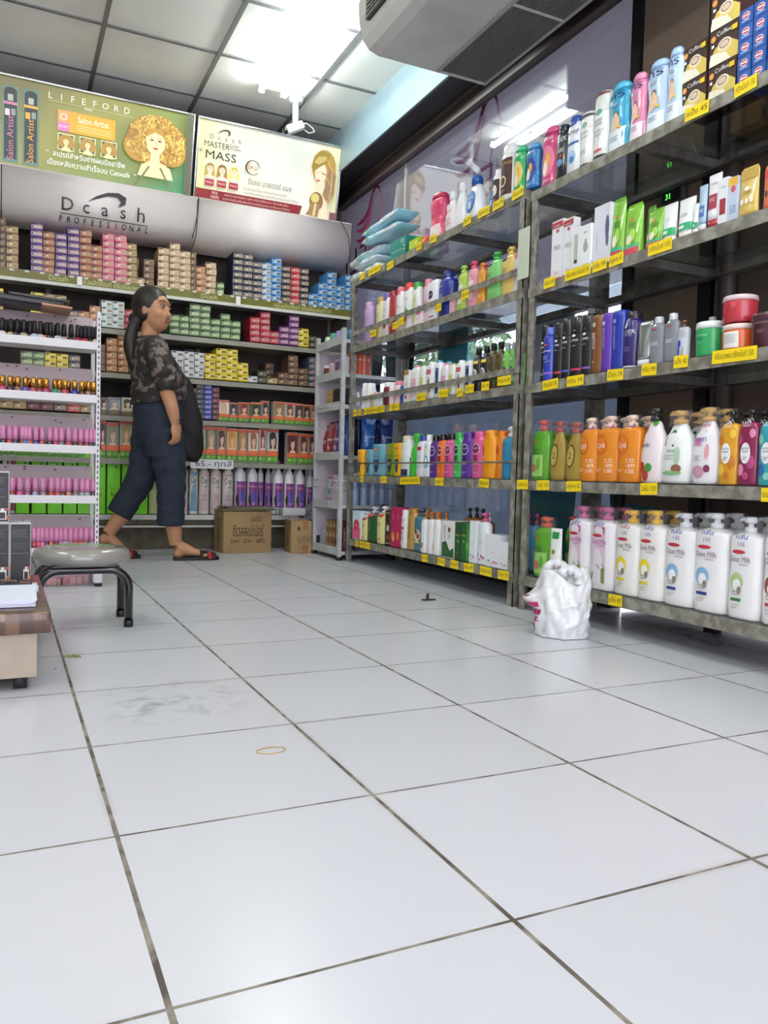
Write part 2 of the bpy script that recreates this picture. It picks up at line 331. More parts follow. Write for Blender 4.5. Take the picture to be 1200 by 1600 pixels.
def gradmat(stops, vec, emit, diag=(1, 0, 0), sc=1, off=0):
    m = bpy.data.materials.new('m_print'); m.use_nodes = True; t = m.node_tree; b = t.nodes['Principled BSDF']; tc = t.nodes.new('ShaderNodeTexCoord')
    dp = t.nodes.new('ShaderNodeVectorMath'); dp.operation = 'DOT_PRODUCT'; dp.inputs[1].default_value = diag; t.links.new(tc.outputs['Object'], dp.inputs[0])
    r = t.nodes.new('ShaderNodeValToRGB'); r.color_ramp.interpolation = 'EASE'
    while len(r.color_ramp.elements) < len(stops): r.color_ramp.elements.new(.5)
    for e, (q, c) in zip(r.color_ramp.elements, stops): e.position = q; e.color = (*lin(c), 1)
    a = t.nodes.new('ShaderNodeMath'); a.operation = 'MULTIPLY_ADD'; a.inputs[1].default_value = sc; a.inputs[2].default_value = off
    t.links.new(dp.outputs['Value'], a.inputs[0]); t.links.new(a.outputs[0], r.inputs[0]); t.links.new(r.outputs[0], b.inputs['Base Color']); t.links.new(r.outputs[0], b.inputs['Emission Color'])
    b.inputs['Emission Strength'].default_value = emit; b.inputs['Roughness'].default_value = .25; return m
E1 = .42; E2 = .28
def S(h, e=E1): return M(h, .3, emit=e)
def portrait(A, u, v, s, hair, hair2, skin, e, asp, curls=0, rot=0, lips='#b0504a'):
    """woman's head: s = face half height in v, asp = panel width / height; u,v centre of the face"""
    a = s/asp
    rr = random.Random(5)
    if curls:
        A.ell(u+.05*a, v+.25*s, 2.3*a, 1.9*s, S(hair, e), 26); A.ell(u-1.3*a, v-.5*s, 1.3*a, 1.2*s, S(hair, e)); A.ell(u+1.4*a, v-.5*s, 1.2*a, 1.2*s, S(hair, e))
        k = A.k
        for i in range(curls):
            q = rr.random()*2*pi; R = 2.35*rr.random()**.45; x, y = u+.1*a+a*R*cos(q)*.98, v+.1*s+s*R*sin(q)*.82
            c = (hair2, hair, '#cfae50', '#dcc468', '#a8762c')[rr.randrange(5)]; q0 = rr.random()*6; w_ = rr.uniform(.12, .28)
            A.line([(x+a*w_*cos(q0+t*.9), y+s*w_*sin(q0+t*.9)) for t in range(5)], .045*s, S(c, e)); A.k = k+1+i % 6
        A.k = k+8
    else:
        A.ell(u, v+.1*s, 1.25*a, 1.35*s, S(hair, e)); A.poly([(u-1.25*a, v), (u+1.25*a, v), (u+1.45*a, v-1.9*s), (u+.7*a, v-2.1*s), (u-.7*a, v-2.1*s), (u-1.4*a, v-1.8*s)], S(hair, e))
    A.poly([(u-.33*a, v-.6*s), (u+.33*a, v-.6*s), (u+.4*a, v-1.5*s), (u+1.3*a, v-1.9*s), (u+1.6*a, v-2.8*s), (u-1.4*a, v-2.8*s), (u-1.1*a, v-1.9*s), (u-.4*a, v-1.5*s)], S(skin, e))
    A.ell(u, v, .78*a, 1.02*s, S(skin, e), 20)
    for q in (-1, 1):
        A.ell(u+q*.32*a, v+.16*s, .17*a, .07*s, S('#4a3a2c', e), 10); A.line([(u+q*.15*a, v+.33*s), (u+q*.35*a, v+.38*s), (u+q*.52*a, v+.3*s)], .04*s, S(hair2, e))
    A.line([(u+.02*a, v+.15*s), (u+.1*a, v-.2*s), (u, v-.24*s)], .035*s, S('#c79a72', e)); A.ell(u, v-.48*s, .25*a, .08*s, S(lips, e), 12)
    A.poly([(u-.8*a, v+.35*s), (u-.6*a, v+.95*s), (u, v+1.15*s), (u+.62*a, v+.95*s), (u+.8*a, v+.3*s), (u+.5*a, v+.62*s), (u-.1*a, v+.8*s)], S(hair2 if curls == 0 else hair, e))
def swoosh(A, u, v, s, m, asp):
    A.poly([(u-s/asp*1.1, v-.55*s), (u-.6*s/asp, v-.05*s), (u, v+.3*s), (u+.6*s/asp, v+.4*s), (u+1.05*s/asp, v+.15*s), (u+1.0*s/asp, v-.35*s), (u+.6*s/asp, v-.6*s), (u+.75*s/asp, v-.2*s), (u+.55*s/asp, v+.08*s), (u, v+.05*s), (u-.6*s/asp, v-.25*s)], m)
bg1 = gradmat([(0, '#6f6a35'), (.35, '#8d8b3c'), (.7, '#7f8f4a'), (1, '#4f8f62')], None, E1, (.75, 0, -.9), .9, .25)
r, p, A, asp = sign('lightbox_sign', -.13, 1.078, 'green lit hair salon signboard with a curly blonde woman, left of two', bg1)
def spray(u, mc, tc_):
    A.rect(u-.037, .06, u+.037, .86, S('#5c7f6b')); A.rect(u-.029, .1, u+.029, .8, S('#1f2b26')); A.ell(u, .8, .029, .05, S('#1f2b26')); A.rect(u-.031, .66, u+.031, .69, S(mc)); A.rect(u-.022, .55, u-.002, .62, S(tc_)); A.rect(u+.004, .55, u+.024, .64, S('#8b8f86')); A.rect(u-.012, .72, u+.012, .79, S('#a6aaa0'))
    A.text('Salon Artist', u, .33, .105, S(mc), rot=pi/2, fit=None)
W_ = 1.208; asp1 = asp
# text on a stretched u axis: undo the panel aspect in the text placement
def T(A, asp, t, u, v, h, m, rot=0, fit=None):
    vs, fs, wd = textmesh(t); s = h*1.35; k = (fit*asp/(wd*s)) if fit else 1; c, q = cos(rot), sin(rot)
    A.put([(u+(x*s*k*c-y*s*q)/asp, v+x*s*k*q+y*s*c) for x, y in vs], fs, m)
def spray(u, mc, tc_):
    A.rect(u-.036, .05, u+.036, .88, S('#5c7f6b')); A.rect(u-.028, .09, u+.028, .82, S('#1d2824')); A.ell(u, .82, .028, .045, S('#1d2824')); A.rect(u-.031, .68, u+.031, .71, S(mc)); A.rect(u-.024, .56, u-.003, .63, S(tc_)); A.rect(u+.003, .57, u+.022, .64, S('#8b8f86')); A.rect(u-.012, .72, u+.012, .79, S('#a6aaa0'))
    T(A, asp, 'Salon Artist', u, .32, .075, S(mc), pi/2, None)
spray(.125, '#c07a98', '#e6c9cf'); spray(.215, '#d8a33c', '#d8a33c')
for i, ch in enumerate('LIFEFORD'): T(A, asp, ch, .30+i*.051, .865, .075, S('#f0f0e0'))
A.line([(.29, .81), (.69, .81)], .004, S('#c9c9a5')); T(A, asp, 'PARIS', .475, .79, .028, S('#e8e8d0'))
A.rect(.335, .50, .605, .73, S('#e0a21c')); A.rect(.335, .50, .39, .73, S('#c878a8')); A.rect(.335, .60, .39, .73, S('#d99a55')); A.ell(.3625, .66, .017, .038, S('#f5ecd8')); A.ell(.3625, .66, .012, .028, S('#d99a55')); T(A, asp, 'SALON ARTIST', .3625, .55, .03, S('#f5ecd8'), fit=.045)
T(A, asp, 'Salon Artist', .5, .655, .075, S('#fff4d8'), fit=.145)
for k in range(3): A.line([(.425, .59-.025*k), (.585, .59-.025*k)], .006, S('#f2dfa0'))
for k in range(3):
    u = .375+k*.1; A.rect(u-.038, .29, u+.038, .475, S('#e9e2a8')); A.rect(u-.034, .30, u+.034, .465, S('#4b5a2c')); portrait(A, u, .385, .038, '#a8852f', '#6e4d18', '#e7dca0', E1, asp, 10)
T(A, asp, '“  สเปรย์สำหรับช่างผมมืออาชีพ', .47, .225, .062, S('#f7f7ee'), fit=.37)
T(A, asp, 'เบื้องหลังความสำเร็จบน Catwalk  ”', .50, .125, .062, S('#f7f7ee'), fit=.42)
A.rect(.955, .02, .988, .98, S('#5b5b46')); portrait(A, .80, .56, .145, '#b48a34', '#94682a', '#e9dca0', E1, asp, 520, lips='#b54a50')
for q in (-1, 1):
    for k in range(14): A.ell(.80+q*(.03+.0045*k), .27-.018*k, .006, .012, S('#6f6a48'), 6); A.k -= 1
p.build('poster', r)
bg2 = gradmat([(0, '#d8d6a0'), (.3, '#e9e7d2'), (.75, '#e6e6dc'), (1, '#e0dfb4')], None, E2, (1, 0, 0), 1.0, 0)
r, p, A, asp = sign('lightbox_sign', 1.092, 2.09, 'cream hair colour signboard with a long haired blonde woman, right of two', bg2)
D = lambda h: S(h, E2)
swoosh(A, .175, .87, .085, D('#4b3226'), asp)
for i, ch in enumerate('Dcash'): T(A, asp, ch, .10+i*.046, .785, .06, D('#5b4a3c'))
T(A, asp, 'MASTER', .135, .69, .075, D('#4b3f36'), fit=.165); T(A, asp, 'Color', .248, .72, .04, D('#5b4f46')); T(A, asp, 'Cream', .255, .685, .04, D('#5b4f46'))
T(A, asp, '*', .035, .58, .08, D('#33302c')); T(A, asp, 'MASS', .165, .565, .105, D('#3b332c'), fit=.2)
for k, (hc, h2) in enumerate((('#b8a04c', '#8d7430'), ('#a07c40', '#6e4f22'), ('#d6cf70', '#b3a040'))):
    u = .10+.078*k; A.rect(u-.03, .19, u+.03, .5, D('#ddd8c0')); portrait(A, u, .4, .05, hc, h2, '#ecdcc0', E2, asp); A.rect(u-.03, .19, u+.03, .27, D('#9c2f34')); A.rect(u-.03, .27, u+.03, .3, D('#c9c6c0')); T(A, asp, 'MASS', u, .23, .03, D('#e8c8c8'))
pts = [(.375+.045*cos(q/20*2*pi), .50+.088*sin(q/20*2*pi)) for q in range(19)]; A.line(pts, [.003+.009*abs(sin(i/19*pi)) for i in range(19)], D('#4a3030')); T(A, asp, 'ใหม่', .375, .50, .07, D('#a87c28'))
T(A, asp, 'ดีแคช มาสเตอร์ แมส', .50, .32, .07, D('#4b3c34'), fit=.3)
T(A, asp, 'ครีมเปลี่ยนสีผมที่มีคุณภาพในการปกปิดผมขาวสูงสุด', .47, .225, .032, D('#8c7468'), fit=.3); T(A, asp, 'พร้อมให้สีผมสม่ำเสมอ และปกปิดผมขาวแนบเนียนทั่วทั้งศีรษะ', .52, .175, .032, D('#8c7468'), fit=.38)
A.poly([(.012, .02), (.72, .02), (.735, .14), (.012, .14)], D('#7e2020')); T(A, asp, '95%', .135, .105, .035, D('#f0dcd4')); T(A, asp, '100%', .135, .055, .04, D('#f0dcd4'))
T(A, asp, 'ผมขาว ผมแซมสีขาว เฉพาะบริเวณที่มีผมขาว ครีมเปลี่ยนสีผม', .42, .105, .026, D('#e0bcb4'), fit=.44); T(A, asp, 'ผมขาว สีครีมเปลี่ยนสีผมมีความเข้มข้นทุกเฉด ปกปิดผมขาวได้สนิท', .42, .055, .026, D('#e0bcb4'), fit=.46)
A.ell(.865, .68, .085, .22, D('#b08d45')); A.poly([(.80, .62), (.95, .7), (.955, .35), (.92, .22), (.86, .3), (.84, .45)], D('#b8965a')); A.poly([(.83, .50), (.875, .52), (.93, .02), (.80, .02), (.80, .3)], D('#eedcbc'))
A.ell(.845, .60, .042, .13, D('#f0dcc0'), rot=0); A.poly([(.775, .66), (.79, .80), (.84, .88), (.90, .86), (.885, .74), (.84, .68), (.79, .60)], D('#9c8038')); A.poly([(.79, .72), (.82, .80), (.88, .82), (.87, .76), (.82, .70)], D('#c8b468'))
A.line([(.85, .60), (.87, .585), (.885, .60)], .008, D('#6b4c34')); A.ell(.832, .50, .012, .014, D('#b5605c')); A.poly([(.90, .7), (.955, .6), (.95, .38), (.9, .25), (.87, .33), (.89, .5)], D('#9c7a58'))
A.ell(.83, .23, .05, .12, D('#8c6a3c')); A.ell(.82, .27, .03, .06, D('#d8c878')); A.poly([(.79, .2), (.86, .2), (.85, .03), (.76, .04), (.78, .1)], D('#a07850')); A.poly([(.82, .2), (.835, .2), (.83, .04), (.81, .04)], D('#e0cc90')); A.rect(.935, .02, .985, .12, D('#7c5060'))
A.line([(.80, .6), (.86, .62), (.93, .45), (.92, .3)], .007, D('#d0b878')); A.line([(.81, .78), (.88, .78), (.925, .65), (.93, .4)], .007, D('#d0b878'))
p.build('poster', r)
# ---------------------------------------------------------------- hair brand fascia panels over the shelving
FP = [(5.255, 2.285), (5.262, 2.22), (5.27, 2.15), (5.285, 2.09), (5.32, 2.04), (5.40, 2.008), (5.53, 2.0)]
def fpy(z):
    for (a, b), (c, d) in zip(FP, FP[1:]):
        if z >= d: return a+(c-a)*(b-z)/(b-d)
    return FP[-1][0]
met = M('#dcd4cf', .3, metal=.05)
for k, (x0, x1) in enumerate(((-1.2, -.028), (-.022, 1.116), (1.122, 2.195))):
    r = thing('fascia_panel', ('grey glossy fascia panel at the left edge of the back shelving', 'grey glossy fascia panel with a black swoosh logo and lettering', 'plain grey glossy fascia panel under the right signboard')[k], 'panel', (0, 0, 0), 0, 'fascia panels')
    m = MB(); pr = FP; n = len(pr)
    m.add([(x, y, z) for x in (x0, x1) for y, z in pr]+[(x, y+.01, z+.008) for x in (x0, x1) for y, z in pr], [(i, i+1, n+i+1, n+i) for i in range(n-1)]+[(2*n+i, 3*n+i, 3*n+i+1, 2*n+i+1) for i in range(n-1)]+[(i, 2*n+i, 2*n+i+1, i+1) for i in range(n-1)]+[(n+i, n+i+1, 3*n+i+1, 3*n+i) for i in range(n-1)], met, True)
    m.build('panel', r)
    if k == 1:
        s_ = MB(); A = Art(s_, lambda u, v, l: (u, fpy(v)-.004-l, v)); A.e = .0015; bk = M('#14161a', .35)
        swoosh(A, .565, 2.195, .085, bk, .8)
        for i, ch in enumerate('Dcash'): A.text(ch, .335+i*.108, 2.115, .105 if ch != 'h' else .12, bk)
        A.rect(.295, 2.062, .81, 2.066, bk)
        for i, ch in enumerate('PROFESSIONAL'): A.text(ch, .30+i*.046, 2.038, .038, bk)
        s_.build('lettering', r)
tag(MB().tube([(1.12, 5.24, 2.28), (1.118, 5.26, 2.18), (1.10, 5.26, 2.08), (1.09, 5.28, 2.03)], .003, blk, 6).build('cable'), 'thin black cable hanging down the joint of the grey fascia', 'cable')
tag(MB().tube([(2.10, 5.22, 2.28), (2.15, 5.2, 2.18), (2.17, 5.2, 2.0), (2.19, 5.2, 1.8), (2.2, 5.22, 1.72)], .003, blk, 6).build('cable'), 'thin dark cable hanging at the right end of the grey fascia', 'cable')
# ================================================================ SHELVING
steel = M('#97958a', .5, metal=.15, noise=.6, nscale=22, noise2='#4a4238', thr=(.42, .6), bump=.2); steel2 = M('#6e6a64', .6, metal=.2, noise=.6, nscale=14, noise2='#38332f')
sg = bpy.data.materials.new('m_shelf_glass'); sg.use_nodes = True; nt = sg.node_tree; nt.nodes.remove(nt.nodes['Principled BSDF'])
tr = nt.nodes.new('ShaderNodeBsdfTransparent'); tr.inputs[0].default_value = (.80, .85, .85, 1); gs = nt.nodes.new('ShaderNodeBsdfGlossy'); gs.inputs['Roughness'].default_value = .06; gs.inputs[0].default_value = (.8, .82, .82, 1)
fz = facing(nt, .7, .12); mx = nt.nodes.new('ShaderNodeMixShader'); nt.links.new(fz.outputs[0], mx.inputs[0]); nt.links.new(tr.outputs[0], mx.inputs[1]); nt.links.new(gs.outputs[0], mx.inputs[2]); nt.links.new(mx.outputs[0], nt.nodes['Material Output'].inputs[0])
FX, RX = 1.885, 2.262
LV = [.14, .52, .91, 1.295]; S1Z, T1Z = 1.69, 1.663
TV = [.137, .52, .905, 1.285]
def rack(y0, y1, levels, top, label, rails):
    r = thing('display_rack', label, 'shelf rack', (FX, y0, 0)); X = lambda x: x-FX; Y = lambda y: y-y0; L = y1-y0
    for x, nm in ((FX, 'front'), (RX, 'back')):
        for y in (y0, y1):
            s = 1 if y == y0 else -1; sx = 1 if x == FX else -1
            MB().box((X(x)+sx*.002, Y(y)+s*.019, top/2), (.004, .038, top), steel).box((X(x)+sx*.019, Y(y)+s*.002, top/2), (.038, .004, top), steel).build('post', r)
    for z in levels+[top]:
        m = MB()
        m.box((0.0008, L/2, z-.019), (.005, L+.002, .038), steel).box((.019, L/2, z-.003), (.036, L-.01, .004), steel); m.build('front_rail', r)
        m = MB(); m.box((X(RX)-.0008, L/2, z-.019), (.005, L+.002, .038), steel2).box((X(RX)-.019, L/2, z-.036), (.038, L, .004), steel2); m.build('back_rail', r)
        for q in (.023, L*.36, L*.68, L-.023): MB().box((X(RX)/2, q, z-.02), (RX-FX-.01, .034, .03), steel2).build('crossbar', r)
        MB().box((X(RX)/2, L/2, z+.0005), (RX-FX-.012, L-.01, .005), sg).build('glass_shelf', r)
    for z, k in rails:
        if k == 'flat': MB().box((-.002, L/2, z), (.004, L, .026), steel).build('guard_rail', r)
        else:
            MB().tube([(-.004, 0, z), (-.004, L, z)], .004, steel2, 8).build('guard_rail', r)
    return r
R1 = rack(2.71, 4.485, LV, S1Z, 'weathered grey steel rack with glass shelves, next to narrow white rack', [(LV[3]+.075, 'flat'), (LV[2]+.06, 'flat'), (LV[1]+.075, 'wire')])
R2 = rack(.875, 2.668, TV, T1Z, 'weathered grey steel rack with glass shelves, nearest the camera on the right', [])
# yellow shelf price tickets, each stuck on a rail
yel = M('#f2d414', .5); ink = M('#5a4a12', .6); TH = ['แชมพู 95', 'ครีมนวด 89', 'โลชั่น 120', 'สบู่เหลว 65', 'ครีม 99', 'แป้ง 45', 'น้ำยา 79', 'ทรีทเม้นท์ 150']
def tickets(rk, y0, rows):
    for (z, px0, px1, dz) in rows:
        X = FX-.006; a, b_ = yAt(px1, X, z), yAt(px0, X, z); w_ = b_-a; m = MB(); m.x = Matrix.Translation((X-FX, (a+b_)/2-y0, z-.016+dz)) @ Matrix.Rotation(-pi/2, 4, 'Z') @ Matrix.Rotation(random.uniform(-.05, .05), 4, 'Y')
        h = .038; m.box((0, 0, 0), (w_, .0012, h), yel)
        Art(m, lambda u, v, l: (u, -.0006-l, v)).text(random.choice(TH) if w_ < .13 else 'ครีมนวดผม ทรีทเม้นท์ 150', 0, 0, h*.6, ink, fit=w_*.86); m.build('price_ticket', rk)
tickets(R1, 2.71, [(S1Z, 562, 570, .012), (S1Z, 576, 595, .01), (S1Z, 605, 615, -.01), (S1Z, 651, 659, .01), (S1Z, 672, 682, .01), (S1Z, 724, 736, .01), (S1Z, 747, 765, .01), (S1Z, 770, 787, .01), (S1Z, 800, 818, .012),
 (LV[3], 578, 587, .05), (LV[3], 613, 622, .05), (LV[3], 623, 631, .06), (LV[3], 680, 689, .06), (LV[3], 720, 732, .075),
 (LV[2], 552, 558, 0), (LV[2], 560, 564, 0), (LV[2], 569, 574, 0), (LV[2], 575, 580, 0), (LV[2], 581, 592, 0), (LV[2], 593, 601, 0), (LV[2], 609, 614, 0), (LV[2], 615, 624, 0), (LV[2], 651, 665, .03), (LV[2], 685, 700, .03), (LV[2], 714, 723, .02), (LV[2], 727, 740, .03), (LV[2], 752, 764, .03), (LV[2], 777, 798, .04),
 (LV[1], 563, 568, 0), (LV[1], 595, 604, 0), (LV[1], 625, 656, 0), (LV[1], 680, 693, 0), (LV[1], 749, 764, 0),
 (LV[0], 555, 560, -.0), (LV[0], 562, 569, 0), (LV[0], 570, 578, 0), (LV[0], 659, 668, 0), (LV[0], 684, 695, 0), (LV[0], 704, 716, 0), (LV[0], 725, 740, 0), (LV[0], 750, 768, 0), (LV[0], 778, 795, 0)])
tickets(R2, .875, [(T1Z, 1071, 1108, .0), (T1Z, 1148, 1183, .0), (TV[3], 850, 867, .01), (TV[3], 883, 923, .012), (TV[3], 926, 948, .012), (TV[3], 952, 974, .012), (TV[3], 1013, 1050, .005), (TV[2], 848, 872, 0), (TV[2], 886, 912, 0), (TV[2], 949, 974, 0), (TV[2], 1003, 1026, 0), (TV[2], 1053, 1075, .01), (TV[2], 1113, 1183, .005),
 (TV[1], 808, 825, 0), (TV[1], 839, 858, 0), (TV[1], 885, 908, 0), (TV[1], 1001, 1027, 0), (TV[1], 1190, 1215, -.005), (TV[0], 951, 972, 0)])
# ---------------------------------------------------------------- back wall shelving: one long run with olive valance
BF = 5.3; BZ = [1.635, 1.40, 1.127, .86, .588, .235]
wh = M('#cfd0c8', .45, noise=.2, nscale=10); gy = M('#8f8b80', .5, noise=.3, nscale=9)
r = thing('wall_shelving', 'long white metal shelving with olive valance along the back wall', 'shelving', (0, BF, 0)); X0, X1 = -1.25, 2.215
for i, z in enumerate(BZ):
    zz = z+.065 if i == 0 else z
    MB().box(((X0+X1)/2, .175, zz-.012), (X1-X0, .35, .022), gy if i in (1, 2, 3) else wh).box(((X0+X1)/2, -.004, zz-.016 if i else z+.003), (X1-X0, .012, .032 if i else .02), gy if 0 < i < 5 else wh).build('shelf_board', r)
v = MB().box(((X0+X1)/2, -.002, z and BZ[0]+.036), (X1-X0, .008, .052), M('#6d6a1f', .4, noise=.2, nscale=6)); A = Art(v, lambda u, q, l: (u, -.006-l, q))
for x in (.62, 1.86, -.5): A.text('กลุ่มผลิตภัณฑ์ ครีมย้อมผมถาวร', x, BZ[0]+.033, .042, M('#c9cb86', .5), fit=.42)
for x in (.29, 1.21): A.text('Dcash', x, BZ[0]+.036, .045, M('#c9cb86', .5))
for k in range(26): A.rect(.02+k*.083, BZ[0]+.05, .045+k*.083, BZ[0]+.063, '#c9c8bd')
A.rect(.395, BZ[0]+.01, .425, BZ[0]+.06, '#e8e8e0'); A.rect(1.385, BZ[0]+.0, 1.415, BZ[0]+.06, '#e8e8e0')
v.build('valance', r)
v = MB().box(((X0+X1)/2, .012, .19), (X1-X0, .008, .052), M('#46402f', .5)); A = Art(v, lambda u, q, l: (u, .008-l, q)); A.text('กลุ่มผลิตภัณฑ์ ดูแลเส้นผม', .75, .19, .042, M('#8a8364', .5), fit=.4); v.box(((X0+X1)/2, .008, .158), (X1-X0, .012, .012), wh); v.build('valance', r)
for x in (-.95, .25, 1.22, 2.2): MB().box((x, .36, .97), (.03, .02, 1.93), gy).build('upright', r)
MB().box((X1-.005, .19, 1.0), (.01, .32, 1.86), M('#6b645a', .6)).build('end_panel', r)
struct(MB().box(((X0+X1)/2, BF+.22, .075), (X1-X0, .2, .15), M('#6f6a58', .8, noise=.7, nscale=7, noise2='#43402f')).build('baseboard_back'))
# ---------------------------------------------------------------- nail polish rack
NYF = 3.75; NZ = [1.077, .845, .622, .402, .174]; nw = M('#d5d3d6', .4); board = M('#b0a3a7', .35, noise=.12, nscale=5)
r = thing('nail_polish_rack', 'white slotted metal rack of nail polish behind the stool', 'shelf rack', (0, NYF, 0))
up = MB().box((.372, .005, .61), (.016, .03, 1.2), nw)
for k in range(48): up.box((.372, -.0105, .05+k*.024), (.005, .001, .012), M('#3a3a3a', .5))
up.build('upright', r); up = MB().box((.372, .25, .61), (.016, .03, 1.2), nw); up.build('upright', r); MB().box((-.8, .25, .61), (.016, .03, 1.2), nw).build('upright', r)
MB().box((.372, .12, .05), (.03, .3, .06), nw).box((.378, -.02, .065), (.034, .03, .10), nw, .004).build('foot', r); MB().cyl((.38, -.015, 0), .016, .015, blk).build('rubber_foot', r)
MB().box((-.8, .12, .05), (.03, .3, .06), nw).build('foot', r)
for i, z in enumerate(NZ):
    MB().box((-.215, .06, z-.03), (1.16, .14, .006), nw).box((-.215, -.012, z-.017), (1.16, .006, .034), nw).build('tray', r)
    b_ = MB().add([(-.79, .085, z-.02), (.362, .085, z-.02), (.362, .15, z+.13), (-.79, .15, z+.13), (-.79, .09, z-.02), (.362, .09, z-.02), (.362, .155, z+.13), (-.79, .155, z+.13)], [(0, 1, 2, 3), (7, 6, 5, 4), (3, 2, 6, 7), (0, 3, 7, 4), (1, 5, 6, 2)], board)
    A = Art(b_, lambda u, q, l: (u, .085+(q-z+.02)*.37-l, q)); rr = random.Random(i)
    for k in range(4): A.ell(rr.uniform(-.0, .34), z+rr.uniform(.095, .122), .006, .003, '#5a1422', 8, rr.uniform(-1, 1))
    b_.build('backing_board', r)
# ---------------------------------------------------------------- narrow white rack
r = thing('narrow_rack', 'narrow white metal shelf rack between the cartons and grey rack', 'shelf rack', (1.855, 4.52, 0)); wm = M('#b9bdbd', .45, noise=.35, nscale=12, noise2='#8c8f8c'); rs = M('#8a6a3c', .6, noise=.5, nscale=25, noise2='#c9c8c0')
WL = [.05, .335, .638, .945, 1.137, 1.343]
for x, y in ((0, 0), (0, .44), (.37, 0), (.37, .44)):
    MB().box((x, y, .715), (.024, .024, 1.40), wm if not (x == 0 and y == 0) else rs if 0 else wm).build('post', r); MB().cyl((x, y, 0), .02, .022, blk).build('rubber_foot', r)
for i, z in enumerate(WL):
    MB().box((.185, .22, z-.004), (.385, .44, .008), wm).box((-.008, .22, z+.004), (.006, .44, .05), wm).box((.185, -.008, z-.006), (.385, .006, .022), wm).build('shelf_tray', r)
for z in (.445, .49, .95): MB().tube([(-.01, 0, z), (-.01, .44, z)], .003, wm, 6).tube([(0, -.01, z), (.37, -.01, z)], .003, wm, 6).build('side_wire', r)
MB().box((.185, .445, .72), (.37, .004, 1.2), M('#c8bcc2', .5)).build('back_sheet', r)
WR = r
# ================================================================ PRODUCTS
PR = {  # body outline: (height share, half-width share); roundness; cap kind; cap start; cap half-width
 'oval': ([(0, .93), (.02, 1), (.62, 1), (.78, .94), (.85, .66), (.875, .42)], 2.6, 'flip', .86, .43),
 'slim': ([(0, .9), (.02, 1), (.8, .97), (.88, .8), (.9, .5)], 2.4, 'flip', .83, .62),
 'wide': ([(0, .94), (.02, 1), (.7, .98), (.86, .9), (.93, .7), (.945, .5)], 2.8, 'flip', .93, .35),
 'waist': ([(0, .86), (.04, .94), (.3, .86), (.55, .72), (.72, .82), (.8, .7), (.84, .4)], 2.3, 'pump', .83, .34),
 'pump': ([(0, .92), (.02, 1), (.66, 1), (.76, .96), (.81, .75), (.835, .36)], 2.8, 'pump', .83, .34),
 'pumpr': ([(0, .95), (.02, 1), (.7, 1), (.77, .85), (.8, .4)], 2.1, 'pump', .8, .36),
 'goat': ([(0, .93), (.015, 1), (.3, 1), (.55, .95), (.72, 1), (.8, .96), (.835, .62), (.85, .3)], 3.0, 'pump', .845, .3),
 'jugp': ([(0, .8), (.03, .92), (.2, 1), (.35, 1), (.6, .82), (.76, .5), (.83, .33)], 2.3, 'pump', .82, .36),
 'talc': ([(0, .94), (.02, 1), (.2, .97), (.45, .86), (.6, .92), (.72, 1), (.82, .98), (.88, .74)], 2.3, 'talc', .885, .72),
 'can': ([(0, .94), (.015, 1), (.72, 1), (.76, .98)], 2.0, 'can', .7, .97),
 'spray': ([(0, .94), (.015, 1), (.8, 1), (.85, .8), (.88, .5)], 2.0, 'can', .82, .72),
 'tall': ([(0, .85), (.02, .95), (.3, .9), (.7, 1), (.95, 1), (1, .9)], 2.6, None, 1, 1),
 'jug': ([(0, .94), (.015, 1), (.62, 1), (.72, .93), (.79, .6), (.82, .42), (.86, .38)], 2.1, 'screw', .84, .42),
 'det': ([(0, .9), (.03, 1), (.35, 1), (.6, .82), (.78, .5), (.82, .36)], 2.4, 'screw', .8, .4),
 'jar': ([(0, .9), (.03, .96), (.7, 1), (.8, .98)], 2.0, 'lid', .8, 1.02),
 'cyl': ([(0, .95), (.02, 1), (.74, 1), (.8, .9)], 2.0, 'can', .76, .85),
}
def body_secs(pr, W, H, D):
    return [(0, 0, z*H, w_*W/2, w_*D/2 if D < W else D/2*(.25+.75*w_), pr[1]) for z, w_ in pr[0]]
def smooth_prof(p, n=3):
    out = []
    for i in range(len(p)-1):
        (z0, a), (z1, b) = p[i], p[i+1]
        for k in range(n):
            t = k/n; out.append((z0+(z1-z0)*t, a+(b-a)*(t*t*(3-2*t))))
    return out+[p[-1]]
